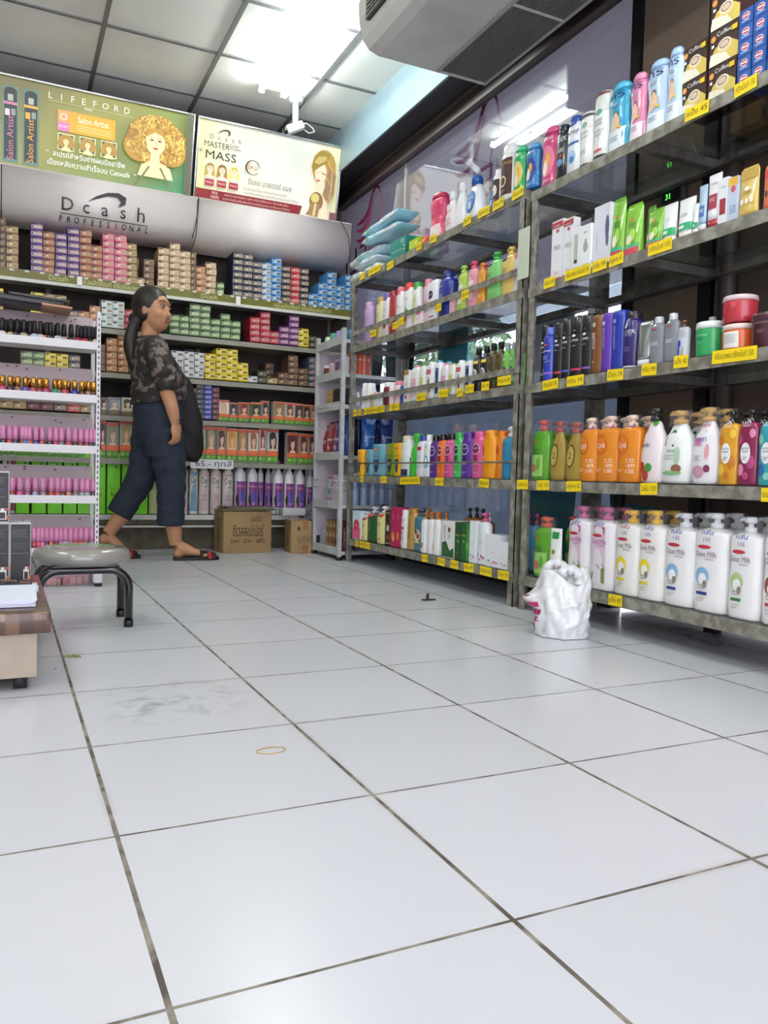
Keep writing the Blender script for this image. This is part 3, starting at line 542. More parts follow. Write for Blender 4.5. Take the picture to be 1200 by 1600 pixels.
def cappart(kind, W, H, D, z0, cw, col, clearcap=False):
    m = MB(); r = cw*W/2; rd = min(r, D/2*.98) if kind not in ('lid',) else r*D/W; h = H-z0
    c = P(col) if not clearcap else M(col, .1, trans=.75)
    if kind in ('flip', 'can'):
        m.loft([(0, 0, z0, r, rd, 2.3), (0, 0, z0+h*.06, r*1.02, rd*1.02, 2.3), (0, 0, z0+h*.85, r*.98, rd*.98, 2.3), (0, 0, z0+h*.97, r*.88, rd*.88, 2.3), (0, 0, H, r*.6, rd*.6, 2.3)], c, 20)
        if kind == 'flip': m.box((0, -rd*1.0, z0+h*.55), (r*.7, .002, h*.12), c)
    elif kind == 'talc':
        m.loft([(0, 0, z0, r, rd, 2), (0, 0, z0+h*.3, r*1.02, rd*1.02, 2), (0, 0, z0+h*.7, r*.95, rd*.95, 2), (0, 0, H, r*.7, rd*.7, 2)], c, 20)
    elif kind in ('screw', 'lid'):
        m.loft([(0, 0, z0, r, rd, 2), (0, 0, z0+h*.9, r*.97, rd*.97, 2), (0, 0, H, r*.9, rd*.9, 2)], c, 24)
        if kind == 'screw':
            for i in range(20): a = i*pi/10; m.box((r*.99*cos(a), rd*.99*sin(a), z0+h*.45), (.0016, .0016, h*.7), c)
    elif kind == 'pump':
        m.loft([(0, 0, z0, r, rd, 2), (0, 0, z0+h*.32, r*.98, rd*.98, 2), (0, 0, z0+h*.38, r*.5, rd*.5, 2), (0, 0, z0+h*.6, r*.45, rd*.45, 2), (0, 0, z0+h*.62, r*.95, rd*.9, 2), (0, 0, z0+h*.93, r*.98, rd*.9, 2), (0, 0, H, r*.7, rd*.6, 2)], c, 18)
        L = W*.34; m.tube([(-r*.3, 0, H-h*.2), (-L*.8, 0, H-h*.17), (-L, 0, H-h*.3)], [rd*.5, rd*.32, rd*.28], c, 8)
    return m
PC = {}
def product(kind, W, H, D, col, cap, art=None, clear=False, clearcap=False, wrap=False):
    """parts of one product: list of (name, mesh)"""
    key = (kind, round(W*200), round(H*200), col, cap, str(art), clear)
    if key in PC: return PC[key]
    out = []; mat = M(col, .12, trans=.3, coat=.5) if clear else P(col)
    if kind in PR:
        pr = PR[kind]; prof = (smooth_prof(pr[0]), pr[1]); secs = body_secs(prof, W, H, D); b = MB(); b.loft(secs, mat, 24)
        zs = [s[2] for s in secs]
        def wd(z):
            for i in range(len(secs)-1):
                if z <= secs[i+1][2]:
                    t = max(0, min(1, (z-secs[i][2])/(secs[i+1][2]-secs[i][2]+1e-9))); return secs[i][3]*(1-t)+secs[i+1][3]*t, secs[i][4]*(1-t)+secs[i+1][4]*t
            return secs[-1][3], secs[-1][4]
        e = pr[1]
        def surf(u, v, l):
            z = v*H; a, d = wd(z); x = u*W/2; q = min(.97, abs(x)/a); return (max(-a*.97, min(a*.97, x)), -d*(1-q**e)**(1/e)-.0008-l, z)
        b_art = Art(b, surf, .3); b_art.e = .0003
        if art: doart(b_art, art, W, H)
        out.append(('body', b.mesh()))
        if pr[2]: out.append(({'flip': 'cap', 'can': 'cap', 'talc': 'cap', 'screw': 'cap', 'lid': 'lid', 'pump': 'pump'}[pr[2]], cappart(pr[2], W, H, D, pr[3]*H, pr[4], cap, clearcap).mesh()))
        if wrap:
            z0 = pr[3]*H; s = MB(); s.loft([(0, 0, z0*.96, W*.36, D*.42, 2.2), (0, 0, z0*1.02, W*.30, D*.4, 2), (0, 0, (z0+H)/2, W*.33, D*.4, 2), (0, 0, H*1.002, W*.31, D*.36, 2), (0, 0, H*1.008, W*.2, D*.25, 2)], M('#e6e9ee', .08, alpha=.07, coat=1), 16)
            out.append(('shrink_wrap', s.mesh()))
    elif kind == 'carton':
        b = MB(); b.box((0, 0, H/2), (W, D, H), Pr(col)); a = Art(b, lambda u, v, l: (u*W/2, -D/2-l, v*H)); a.e = .0003
        if art: doart(a, art, W, H)
        s = Art(b, lambda u, v, l: (W/2+l, u*D/2, v*H)); s.e = .0003; s.rect(-.8, .1, .8, .16, '#c9c9c9') if H > W else None
        out.append(('body', b.mesh()))
    elif kind == 'tube':   # standing on its cap, flattened towards the crimp
        b = MB(); h0 = .14*H; sec = []
        for k in range(9): t = k/8; sec.append((0, 0, h0+(H-h0)*t, W/2*(.86+.14*t), max(.0025, D/2*(1-t**1.6)), 2.2))
        b.loft(sec, P(col) if not clear else M('#b9bcc0', .2, metal=.85), 22)
        def surf(u, v, l):
            t = max(0, (v*H-h0)/(H-h0)); a = W/2*(.86+.14*t); d = max(.0025, D/2*(1-t**1.6)); x = u*W/2; q = min(.97, abs(x)/a); return (x, -d*(1-q**2.2)**(1/2.2)-.0008-l, v*H)
        A = Art(b, surf, .3); A.e = .0003
        if art: doart(A, art, W, H)
        out.append(('body', b.mesh())); c = MB(); c.loft([(0, 0, 0, W*.40, D*.46, 2.2), (0, 0, h0, W*.43, D*.48, 2.2)], P(cap), 22); out.append(('cap', c.mesh()))
    elif kind == 'pouch':
        b = MB(); sec = []
        for k in range(11):
            t = k/10; sec.append((0, 0, H*t, W/2*(1-.06*sin(pi*t)) if t < .93 else W/2*(1-(t-.93)*3), max(.002, D/2*(1-t)**.7*(.75+.25*sin(pi*t*.9+.4))), 2.6))
        b.loft(sec, M(col, .18, coat=.6, bump=.5, nscale=25), 22)
        def surf(u, v, l):
            t = v; a = W/2; d = max(.002, D/2*(1-t)**.7*(.75+.25*sin(pi*t*.9+.4))); x = u*W/2; q = min(.95, abs(x)/a); return (x, -d*(1-q**2.6)**(1/2.6)-.0015-l, v*H)
        A = Art(b, surf, .3); A.e = .0003
        if art: doart(A, art, W, H)
        out.append(('body', b.mesh()))
    if len(PC) < 500: PC[key] = out
    return out
def doart(A, art, W, H):
    asp = W/2/H
    for c in art:
        k = c[0]
        if k == 'r': A.rect(*c[1:5], c[5])
        elif k == 'e': A.ell(*c[1:5], c[5])
        elif k == 'p': A.poly(c[1], c[2])
        elif k == 'l': A.line(c[1], c[2], c[3])
        elif k == 't' or k == 'v':   # text: string, u, v, height share, colour, [fit in u]; 'v' runs vertically
            s, u, v, h, m = c[1:6]; vs, fs, wd = textmesh(s); q = h*1.35; f = c[6] if len(c) > 6 else None
            if k == 't':
                kx = (f/(wd*q/asp)) if f else 1; A.put([(u+x*q*kx/asp, v+y*q) for x, y in vs], fs, m)
            else: kx = (f/(wd*q)) if f else 1; A.put([(u+y*q/asp, v-x*q*kx) for x, y in vs], fs, m)
        elif k == 'x':   # a few lines of small print: u0, v0, u1, rows, colour
            for i in range(c[4]): A.rect(c[1], c[2]-i*.028, c[3]-(.12 if i % 2 else 0), c[2]-i*.028+.009, c[5])
def L1(c, t='#ffffff', z0=.18, z1=.62): return [('r', -.62, z0, .62, z1, c), ('x', -.45, z0+.16, .45, 3, t), ('e', 0, z1-.1, .4, .05, t)]
def place(rows, shelf, X, zt, phrase, rot, ox=0, oy=0, s=1, cat=None, group=None, backrow=0):
    """rows: (x0, x1, top, kind, body, cap, description, art, options). A product stands on the shelf where its span of the shelf edge is."""
    for row in rows:
        x0, x1, top, kind, col, cap, desc = row[:7]; art = row[7] if len(row) > 7 else None; o = row[8] if len(row) > 8 else {}
        x0, x1, top = ox+x0/s, ox+x1/s, oy+top/s; z = zt+.004+o.get('dz', 0)
        if rot: a, b = yAt(x1, X, z), yAt(x0, X, z)
        else: a, b = xAt(x0, X, z), xAt(x1, X, z)
        W = (b-a)*o.get('k', .93); dr = o.get('d', .55 if kind not in ('can', 'jar', 'jug', 'cyl', 'spray', 'pumpr') else 1); D = W*dr; off = .014+D/2+o.get('off', 0)
        if rot:
            c = b-W/2-.002; H = zAt(top, X+off*.8, c)-z; loc = (X+off, c, z)
        else:
            c = (a+b)/2; H = zAt(top, X+off*.8, c)-z; loc = (c, X+off, z)
        H = o.get('h', H)
        parts = product(kind, W, H, D, col, cap, art, o.get('clear', False), o.get('cc', False), o.get('wrap', False))
        for q in range(1+o.get('back', backrow)):
            l2 = (loc[0]+q*(D+.012), loc[1], loc[2]) if rot else (loc[0], loc[1]+q*(D+.012), loc[2])
            if rot and l2[0]+D/2 > 2.24: break
            t = thing(o.get('name', NAMES.get(kind, 'bottle')), ('rear ' if q else '')+desc, o.get('cat', CATS.get(kind, 'bottle')), l2, (-pi/2 if rot else 0)+radians(o.get('turn', 0)))
            if 'lean' in o: t.rotation_euler[0 if not rot else 0] = 0; t.rotation_mode = 'XYZ'; t.rotation_euler = (0 if not rot else radians(o['lean']), 0, -pi/2 if rot else 0)
            t['_shelf'] = phrase
            for nm, me in parts: ob(nm, me, t)
NAMES = {'carton': 'cosmetic_box', 'tube': 'cream_tube', 'pouch': 'refill_pouch', 'jar': 'cream_jar', 'can': 'spray_can', 'talc': 'powder_bottle', 'pump': 'pump_bottle', 'waist': 'pump_bottle', 'goat': 'pump_bottle', 'jugp': 'pump_bottle', 'pumpr': 'pump_bottle', 'oval': 'shampoo_bottle', 'det': 'detergent_bottle', 'jug': 'bottle'}
CATS = {'carton': 'box', 'tube': 'tube', 'pouch': 'pouch', 'jar': 'jar', 'can': 'spray can', 'talc': 'powder bottle'}
W0 = '#eef0f2'
# ---- far grey rack, top shelf
def baby(c): return [('t', 'ตรางู', 0, .8, .05, '#20306a', 1.2)]
det = [('e', -.1, .42, .62, .26, '#2c5fa8'), ('e', -.1, .42, .5, .22, '#4d86c8'), ('t', 'ไฮยีน', -.1, .5, .05, W0, .9), ('r', -.25, .26, -.05, .42, W0), ('r', .02, .26, .12, .42, '#d8e4f0')]
talcart = lambda c, c2: [('e', 0, .42, .72, .26, c), ('e', -.2, .32, .3, .14, '#f4e8d0'), ('e', .1, .46, .22, .1, '#f0b43c'), ('t', 'เนเจอร์', 0, .78, .05, W0, 1.2), ('x', -.4, .1, .4, 2, W0)]
rows = [
 (485, 580, 290, 'talc', '#d9466f', '#c7345c', 'pink wrapped bottle with a pink bow top', [('t', 'HELLO', 0, .5, .06, '#b33a62', 1.2), ('e', -.2, .2, .25, .06, W0), ('e', .3, .15, .2, .05, W0), ('r', -.9, .03, .9, .3, '#f2d5dc')]),
 (445, 510, 325, 'talc', '#8a3340', '#2a1c20', 'dark red shrink wrapped bottle with black cap', [('e', 0, .4, .6, .2, '#d8a0a0'), ('e', 0, .2, .6, .1, W0)], {'off': .05}),
 (550, 600, 360, 'det', '#e8ece9', '#f0f0f0', 'slim white bottle with a grey cap', [('e', 0, .4, .5, .2, '#c8d0cc')], {'off': .03}),
 (590, 662, 280, 'det', '#eee6e8', '#eef0f2', 'white detergent bottle with a pink label', [('r', -.55, .15, .4, .68, '#e4a8b0'), ('t', 'LIV', 0, .5, .09, '#c0506a', .7), ('x', -.4, .32, .3, 4, '#b06070')]),
 (655, 718, 225, 'det', '#edeff1', '#f2f2f2', 'plain white detergent bottle with white cap'),
 (712, 812, 183, 'det', '#e9eef4', '#1d56a8', 'white detergent bottle with blue cap and oval', det),
 (798, 868, 195, 'det', '#dfe6ef', '#1d4f96', 'white detergent bottle with blue cap, beside brown bottle', det, {'off': .05}),
 (872, 922, 140, 'spray', '#f0efec', '#f4f4f4', 'small brown and white bottle', [('r', -.97, .05, .97, .72, '#45201c'), ('e', 0, .45, .5, .14, '#e8e0d0'), ('x', -.5, .2, .5, 2, '#c8b8a8')], {'name': 'bottle', 'cat': 'bottle', 'off': .01}),
 (920, 1016, -8, 'spray', '#efeeea', '#f4f4f2', 'large brown bottle with white cap', [('r', -.97, .12, .97, .75, '#40180f'), ('t', 'FEEL FREE', 0, .66, .05, '#c8a060', 1.5), ('l', [(-.9, .58), (.9, .58)], .006, '#c8a060'), ('e', -.1, .36, .42, .1, '#d8d0a8'), ('e', -.1, .36, .3, .07, '#40180f'), ('x', -.4, .2, .2, 2, '#c8b890')], {'name': 'bottle', 'cat': 'bottle', 'd': .8}),
 (1013, 1087, -8, 'talc', '#28a85c', '#58c896', 'green powder bottle with an oval picture', talcart('#e8d070', '')),
 (1085, 1172, -20, 'talc', '#2c78b8', '#5aa8d8', 'blue powder bottle with an oval picture', talcart('#2a3f98', '')),
]
place(rows, 'S1', FX, S1Z, "top shelf of far grey rack", True, 540, 230, 4)
rows = [
 (105, 187, 597, 'talc', '#c83c78', '#d85a90', 'magenta powder bottle with a pink cap', talcart('#e87a98', '')),
 (178, 236, 588, 'slim', '#1c2228', '#22303c', 'black bottle with a black cap and white print', [('t', 'ODEX', 0, .72, .09, W0, 1.6), ('x', -.6, .55, .6, 3, W0), ('e', 0, .3, .5, .07, '#5b8fc0'), ('e', .2, .42, .2, .03, '#d03c2c')]),
 (226, 296, 548, 'slim', '#e8edf2', '#24489a', 'white bottle with a blue cap and blue print', [('t', 'mitey', 0, .72, .09, '#1c2c6c', 1.6), ('r', -.8, .5, .8, .54, '#2c5cae'), ('e', 0, .28, .6, .12, '#a8c8e8'), ('e', .1, .24, .3, .06, '#4878b8')]),
 (285, 352, 530, 'can', '#e8eae6', '#e4e6e2', 'white powder can with black base stripe', [('t', 'SNAKE', -.1, .62, .05, '#5a7868', 1.1), ('t', 'BRAND', -.1, .54, .05, '#5a7868', 1.1), ('e', 0, .76, .4, .05, '#88b0a0'), ('x', -.5, .3, .4, 3, '#888888'), ('r', -.97, .02, .97, .05, '#202020'), ('r', -.97, .9, .97, .94, '#303030')], {'name': 'powder_can', 'cat': 'powder can', 'd': .7}),
 (348, 422, 435, 'can', '#e8eae6', '#dfe3df', 'tall white powder can with a red mark', [('p', [(-.8, .8), (.6, .86), (.6, .93), (-.8, .87)], '#c02c34'), ('e', 0, .7, .45, .04, '#6ca898'), ('t', 'SNAKE', -.1, .58, .045, '#47685a', 1.1), ('t', 'BRAND', -.1, .52, .045, '#47685a', 1.1), ('t', 'PRICKLY', 0, .42, .04, '#47685a', 1.3), ('t', 'HEAT', 0, .36, .04, '#47685a', .9), ('r', -.6, .12, .5, .15, '#c02c34'), ('r', -.97, .02, .97, .06, '#202020'), ('r', -.97, .94, .97, .97, '#6a2a28')], {'name': 'powder_can', 'cat': 'powder can', 'd': .7}),
]
def lotion(c1, skin='#e8c8a8'): return [('t', 'กร', 0, .8, .11, '#182a66', 1.3), ('e', -.1, .68, .3, .02, '#a8b0b8'), ('e', -.1, .45, .33, .1, skin), ('e', -.05, .53, .2, .05, '#7c5438'), ('e', -.05, .51, .15, .045, skin), ('p', [(-.5, .4), (.3, .48), (.35, .36), (-.3, .28)], skin), ('x', -.5, .2, .3, 3, '#7888a0'), ('e', .35, .33, .16, .02, '#d8b830')]
rows += [
 (415, 522, 390, 'talc', '#2f9fc4', '#54b8d8', 'turquoise powder bottle with a mother and baby', [('r', -.97, .02, .97, .32, '#e6eef4')]+lotion('')),
 (518, 598, 345, 'talc', '#d884a8', '#e090b4', 'rose pink powder bottle', [('r', -.97, .02, .97, .25, '#f2e4ea')]+lotion('')),
 (590, 702, 285, 'talc', '#b4cce8', '#a8c8ec', 'pale blue powder bottle with a mother and baby', [('r', -.97, .02, .97, .25, '#e8f0f8')]+lotion('')),
 (690, 768, 225, 'talc', '#b8d0ea', '#a8c8ec', 'pale blue powder bottle against the coffee boxes', [('r', -.97, .02, .97, .25, '#e8f0f8')]+lotion('')),
]
place(rows, 'T1', FX, T1Z, "top shelf of near grey rack", True, 800, 0, 3)
cof = [('r', -.98, .02, .98, .98, '#3a241c'), ('p', [(-.98, .02), (.98, .02), (.98, .38), (.3, .62), (-.6, .5), (-.98, .2)], '#d9c060'), ('p', [(-.98, .02), (.5, .02), (.1, .3), (-.9, .36)], '#efe8d4'), ('e', .05, .46, .5, .2, '#e6d28c'), ('e', .05, .5, .44, .16, '#f2ead8'), ('e', .05, .5, .36, .12, '#8c6a50'), ('e', .05, .5, .3, .09, '#d8c4ac'), ('t', 'Coffee', .0, .84, .13, W0, 1.0), ('e', -.72, .76, .18, .09, '#d8943c'), ('t', '1', -.72, .76, .08, W0), ('r', -.82, .52, -.64, .6, W0), ('r', .55, .74, .92, .88, '#e8c428')]
def coffee(rows):
    for x0, x1, k, dsc in rows:
        a, b = yAt(x1, FX, T1Z), yAt(x0, FX, T1Z); W = b-a-.004; H = .106
        t = thing('coffee_box', dsc, 'box', (FX+.03+.05+(.105 if k == 9 else 0), (a+b)/2, T1Z+.004+(k if k < 9 else 2)*H), -pi/2); t['_shelf'] = 'top shelf of near grey rack'; t.rotation_euler[2] += radians(random.uniform(-2, 2))
        for nm, me in product('carton', W, H-.001, .1, '#40281e', '', cof): ob(nm, me, t)
c0 = [(1052, 1091), (1092, 1138)]
coffee([(1052, 1091, 0, 'brown coffee box, lower of two beside the powder bottles'), (1052, 1091, 1, 'brown coffee box, upper of two beside the powder bottles'), (1093, 1139, 0, 'brown coffee box at the bottom of the stack of three'), (1093, 1139, 1, 'brown coffee box in the middle of the stack of three'), (1093, 1139, 2, 'brown coffee box on top of the stack of three'), (1075, 1105, 9, 'brown coffee box half hidden behind the coffee stacks')])
blu = [('e', 0, .55, .6, .24, W0), ('e', 0, .55, .54, .19, '#c03848'), ('r', -.45, .5, .45, .6, W0), ('r', -.6, .16, .6, .26, '#9fb8e0')]
for ci, (x0, x1, n) in enumerate(((1140, 1162, 5), (1163, 1186, 5), (1187, 1215, 6), (1216, 1245, 6))):
    a, b = yAt(x1, FX, T1Z), yAt(x0, FX, T1Z)
    for k in range(n):
        t = thing('small_blue_box', 'small blue box, %s in the %s blue stack beside the coffee' % (('lowest', 'second from bottom', 'third from bottom', 'fourth from bottom', 'fifth from bottom', 'sixth from bottom')[k], ('first', 'second', 'third', 'last')[ci]), 'box', (FX+.075, (a+b)/2, T1Z+.004+k*.044), -pi/2+random.uniform(-.04, .04), 'small blue boxes on the top shelf')
        for nm, me in product('carton', b-a-.004, .0425, .1, '#24509c', '', blu): ob(nm, me, t)
for i, (x, h, c, d_) in enumerate(((1160, .42, '#b98a52', 'tan cardboard carton behind the small blue boxes'), (1218, .46, '#7a4c34', 'brown printed carton behind the small blue boxes'))):
    y = yAt(x, 2.12, 1.7); t = thing('carton', d_, 'box', (2.19, y, T1Z+.004), -pi/2)
    for nm, me in product('carton', .11, h, .12, c, '', [('r', -.6, .3, .6, .7, '#d8c4a8' if i else '#c89c60'), ('e', -.2, .62, .2, .05, '#c86468'), ('e', -.2, .5, .2, .05, '#9cc0b8'), ('e', -.2, .38, .2, .05, '#88a898')]): ob(nm, me, t)
# ---- far grey rack, second shelf from top
fl = lambda c, f='#c03c34': [('r', -.5, .12, .45, .68, c), ('t', 'belov', 0, .62, .05, '#8a6a6a', .9), ('e', .1, .25, .35, .08, f), ('x', -.35, .48, .35, 2, '#9a8a8a')]
lux = lambda c: [('r', -.5, .15, .4, .58, c), ('e', -.05, .62, .2, .03, c), ('t', 'Jergens', 0, .48, .045, '#a05868', .9), ('x', -.35, .32, .3, 3, '#a08888')]
niv = [('e', -.25, .6, .5, .1, '#16245c'), ('t', 'NIVEA', -.25, .6, .035, W0, .75)]
vas = lambda c: [('e', -.35, .76, .42, .06, '#16306c'), ('t', 'Vaseline', -.35, .76, .03, W0, .68), ('x', -.6, .55, .0, 3, '#3c5c40'), ('x', -.6, .36, -.1, 2, '#3c5c40')]
rows = [
 (85, 135, 970, 'slim', '#b89cc8', '#d0a0c8', 'lilac body mist with a pink cap', [('x', -.5, .6, .4, 3, '#8868a0')], {'back': 2}),
 (160, 206, 937, 'slim', '#dcd8a8', '#c8a868', 'pale yellow bottle with a gold cap', [('x', -.5, .6, .4, 3, '#a89868'), ('e', 0, .3, .4, .08, '#d8c078')], {'back': 1}),
 (203, 246, 915, 'slim', '#e8e6ea', '#7c58a8', 'white bottle with a purple cap', fl('#e6e2ea'), {'back': 1}),
 (243, 284, 900, 'slim', '#a82c34', '#b03038', 'dark red bottle with a red cap', fl('#b84848', '#d8b0a8'), {'back': 1}),
 (283, 331, 875, 'slim', '#efeaec', '#e07c88', 'white bottle with a pink cap', [('t', 'belov', 0, .55, .05, '#a07880', 1), ('r', -.9, .03, .9, .16, '#f0c8d0')], {'back': 1}),
 (330, 386, 850, 'slim', '#eff0ee', '#e0483c', 'white strawberry bottle with a red cap', [('t', 'belov', 0, .66, .05, '#989088', 1), ('e', -.1, .24, .3, .09, '#d83c30'), ('e', .15, .38, .45, .04, '#3c9c48'), ('e', 0, .42, .1, .08, '#4cac50')], {'back': 1}),
 (386, 436, 845, 'slim', '#f0f0ec', '#3cac50', 'white bottle with a green cap and yellow label', [('r', -.5, .1, .3, .72, '#dce0a0'), ('x', -.35, .6, .2, 3, '#88985c')], {'back': 2}),
 (455, 502, 825, 'slim', '#e8d0d8', '#e890a4', 'pale pink bottle with a pink cap', lux('#ecc0cc'), {'back': 1}),
 (430, 470, 990, 'carton', '#f0dfe4', '', 'small pink and white box before the pale pink bottle', [('r', -.6, .5, .6, .8, '#d87c94'), ('x', -.5, .3, .5, 3, '#c890a0')], {'off': -.012}),
 (485, 551, 815, 'wide', '#f0f1f4', '#20306a', 'white bottle with a navy oval logo', niv+[('r', -.4, .07, .5, .1, '#c04068')], {'back': 1}),
 (542, 630, 775, 'oval', '#22328c', '#1c2a78', 'large navy blue bottle', [('t', 'NIVEA', -.3, .66, .035, W0, .7), ('x', -.7, .48, .1, 3, '#c8d0f0'), ('e', -.5, .2, .12, .05, '#c8d8f0')], {'back': 2}),
 (630, 656, 935, 'carton', '#e8b8c4', '', 'small pink box beside the navy bottle', [('x', -.5, .6, .5, 3, W0)]),
 (656, 727, 740, 'waist', '#b4d45c', '#a8d858', 'lime green pump bottle', lux('#e8eecc'), {'back': 1}),
 (716, 792, 712, 'waist', '#e8a0b0', '#dc4c70', 'pink pump bottle with a hot pink pump', lux('#f6e8ec'), {'back': 1}),
 (785, 840, 722, 'waist', '#e09838', '#e8922c', 'orange pump bottle', lux('#e8b868'), {'back': 1}),
 (846, 940, 655, 'pump', '#80cc78', '#3cac50', 'light green pump bottle with a navy oval logo', vas('')),
 (936, 1032, 622, 'pump', '#e6c870', '#e8c860', 'yellow pump bottle with a navy oval logo', vas('')),
 (1020, 1056, 660, 'slim', '#eceaec', '#d87c90', 'narrow white bottle with a pink cap beside yellow pump', lux('#dcc8cc')),
 (1052, 1096, 640, 'pump', '#88c8c8', '#48a8b8', 'teal pump bottle', [('r', -.6, .2, .6, .5, '#e6f0f0'), ('t', 'Aloe', 0, .4, .04, '#38889c', .8)]),
]
place(rows, 'S2', FX, LV[3], "second shelf of far grey rack", True, 540, 230, 4)
# ---- far grey rack, third shelf
yvs = lambda c, t=W0: [('r', -.45, .12, .55, .62, c), ('t', 'mistine', .05, .54, .04, t, .85), ('e', .1, .28, .3, .12, t), ('x', -.3, .44, .45, 2, t)]
shk = [('r', -.5, .66, .5, .78, '#c42c48'), ('t', 'shokubutsu', 0, .72, .04, W0, .9), ('e', .05, .32, .4, .2, '#e8c09c'), ('e', .15, .44, .12, .14, '#2c2424'), ('e', .3, .22, .1, .08, '#2c2424')]
nvb = [('r', -.3, .1, .5, .78, '#1c3c70'), ('t', 'NIVEA', .1, .72, .03, W0, .6), ('x', -.15, .5, .4, 3, '#88a8d8')]
rows = [
 (75, 100, 475, 'cyl', '#e6e6ea', '#f0f0f2', 'small white bottle, nearest the narrow rack'), (100, 128, 475, 'cyl', '#e6e6ea', '#f0f0f2', 'small white bottle, second from the narrow rack'),
 (132, 150, 535, 'spray', '#c8b890', '#e8d040', 'tiny bottle with a yellow cap'), (152, 168, 530, 'spray', '#e8e8f0', '#c8b8e0', 'tiny bottle with a lilac cap'), (168, 186, 530, 'spray', '#e8eef0', '#e080a0', 'tiny bottle with a pink cap'), (186, 203, 525, 'spray', '#e8eef0', '#f0f0f0', 'tiny bottle with a white cap'),
 (204, 246, 470, 'cyl', '#782030', '#eeeef0', 'small maroon bottle with white cap', [('x', -.5, .5, .4, 3, '#e8d0d0')]), (246, 270, 475, 'spray', '#ecdce0', '#f0f0f0', 'narrow pale bottle beside the pink cylinder'),
 (270, 311, 462, 'cyl', '#e8d4d8', '#e08c98', 'pink topped cylindrical bottle', [('e', .1, .3, .5, .2, '#d89cac')]), (311, 346, 465, 'cyl', '#24489c', '#e08c98', 'blue cylindrical bottle', [('e', 0, .5, .6, .14, '#e8e8d8'), ('e', 0, .5, .4, .1, '#2c64b4')]),
 (345, 376, 395, 'carton', '#eceae8', '', 'tall white box with a brown top', [('r', -.98, .85, .98, .99, '#a8803c'), ('x', -.5, .6, .5, 4, '#a88c68'), ('e', 0, .15, .5, .05, '#b04048')]),
 (374, 433, 365, 'wide', '#ecebec', '#e88ca0', 'white bottle with pink cap and pink label', yvs('#e0a4b8'), {'back': 1}),
 (430, 471, 355, 'wide', '#eaece4', '#68b02c', 'white bottle with green cap and yellow label', yvs('#c8cc60'), {'back': 1}),
 (467, 527, 342, 'wide', '#f0f0f2', '#f4f4f4', 'white bottle with white cap and red label', shk, {'back': 1}),
 (524, 571, 332, 'wide', '#eceff2', '#48a4cc', 'white bottle with sky blue cap and navy label', nvb, {'back': 1}),
 (562, 616, 352, 'wide', '#ecebec', '#e88ca0', 'white bottle with pink cap and pink label', yvs('#e0a4b8'), {'back': 1}),
 (612, 656, 347, 'wide', '#eaece4', '#68b02c', 'white bottle with green cap and yellow label', yvs('#c8cc60'), {'back': 1}),
 (651, 713, 332, 'wide', '#f0f0f2', '#f4f4f4', 'white bottle with white cap and red label', shk, {'back': 1}),
 (711, 761, 322, 'wide', '#eceff2', '#48a4cc', 'white bottle with sky blue cap and navy label', nvb, {'back': 1})]
oil = [('r', -.8, .70, .8, .8, '#584090'), ('r', -.7, .62, .7, .69, '#e8d040'), ('e', 0, .42, .6, .09, '#d8d8d4'), ('e', 0, .42, .35, .055, '#8c8888'), ('t', 'CARE', 0, .27, .03, W0, 1), ('x', -.4, .18, .4, 2, '#a8a8a8')]
olv = [('x', -.5, .6, .5, 2, '#8c8040'), ('e', 0, .38, .3, .04, '#8c8040'), ('x', -.5, .2, .5, 2, '#8c8040')]
gln = [('r', -.8, .1, .8, .42, '#c4dcc4'), ('e', .2, .36, .5, .08, '#123c38'), ('x', -.6, .62, .6, 2, '#e8f4d8'), ('x', -.6, .2, .6, 2, '#2c7848')]
rows += [(760, 806, 255, 'jug', '#241c24', '#1a1618', 'black bottle with a silver emblem', oil, {'d': .8, 'name': 'oil_bottle'}), (808, 856, 240, 'jug', '#241c24', '#1a1618', 'black bottle with a silver emblem', oil, {'d': .8, 'name': 'oil_bottle'}),
 (852, 900, 225, 'jug', '#4c431e', '#1a1614', 'dark olive bottle with a black cap', olv, {'d': .8, 'name': 'oil_bottle'}), (898, 945, 215, 'jug', '#4c431e', '#1a1614', 'dark olive bottle with a black cap', olv, {'d': .8, 'name': 'oil_bottle'}),
 (943, 988, 222, 'jug', '#6cb450', '#a8b4bc', 'green bottle with a clear pump top', gln, {'d': .8}), (986, 1028, 220, 'jug', '#6cb450', '#a8b4bc', 'green bottle with a clear pump top', gln, {'d': .8}), (1027, 1066, 218, 'jug', '#6cb450', '#3c2418', 'green bottle with a dark brown cap', gln, {'d': .8}), (1065, 1088, 220, 'jug', '#6cb450', '#3c2418', 'green bottle squeezed against the rack post', gln, {'d': 1})]
place(rows, 'S3', FX, LV[2], "third shelf of far grey rack", True, 540, 480, 4)
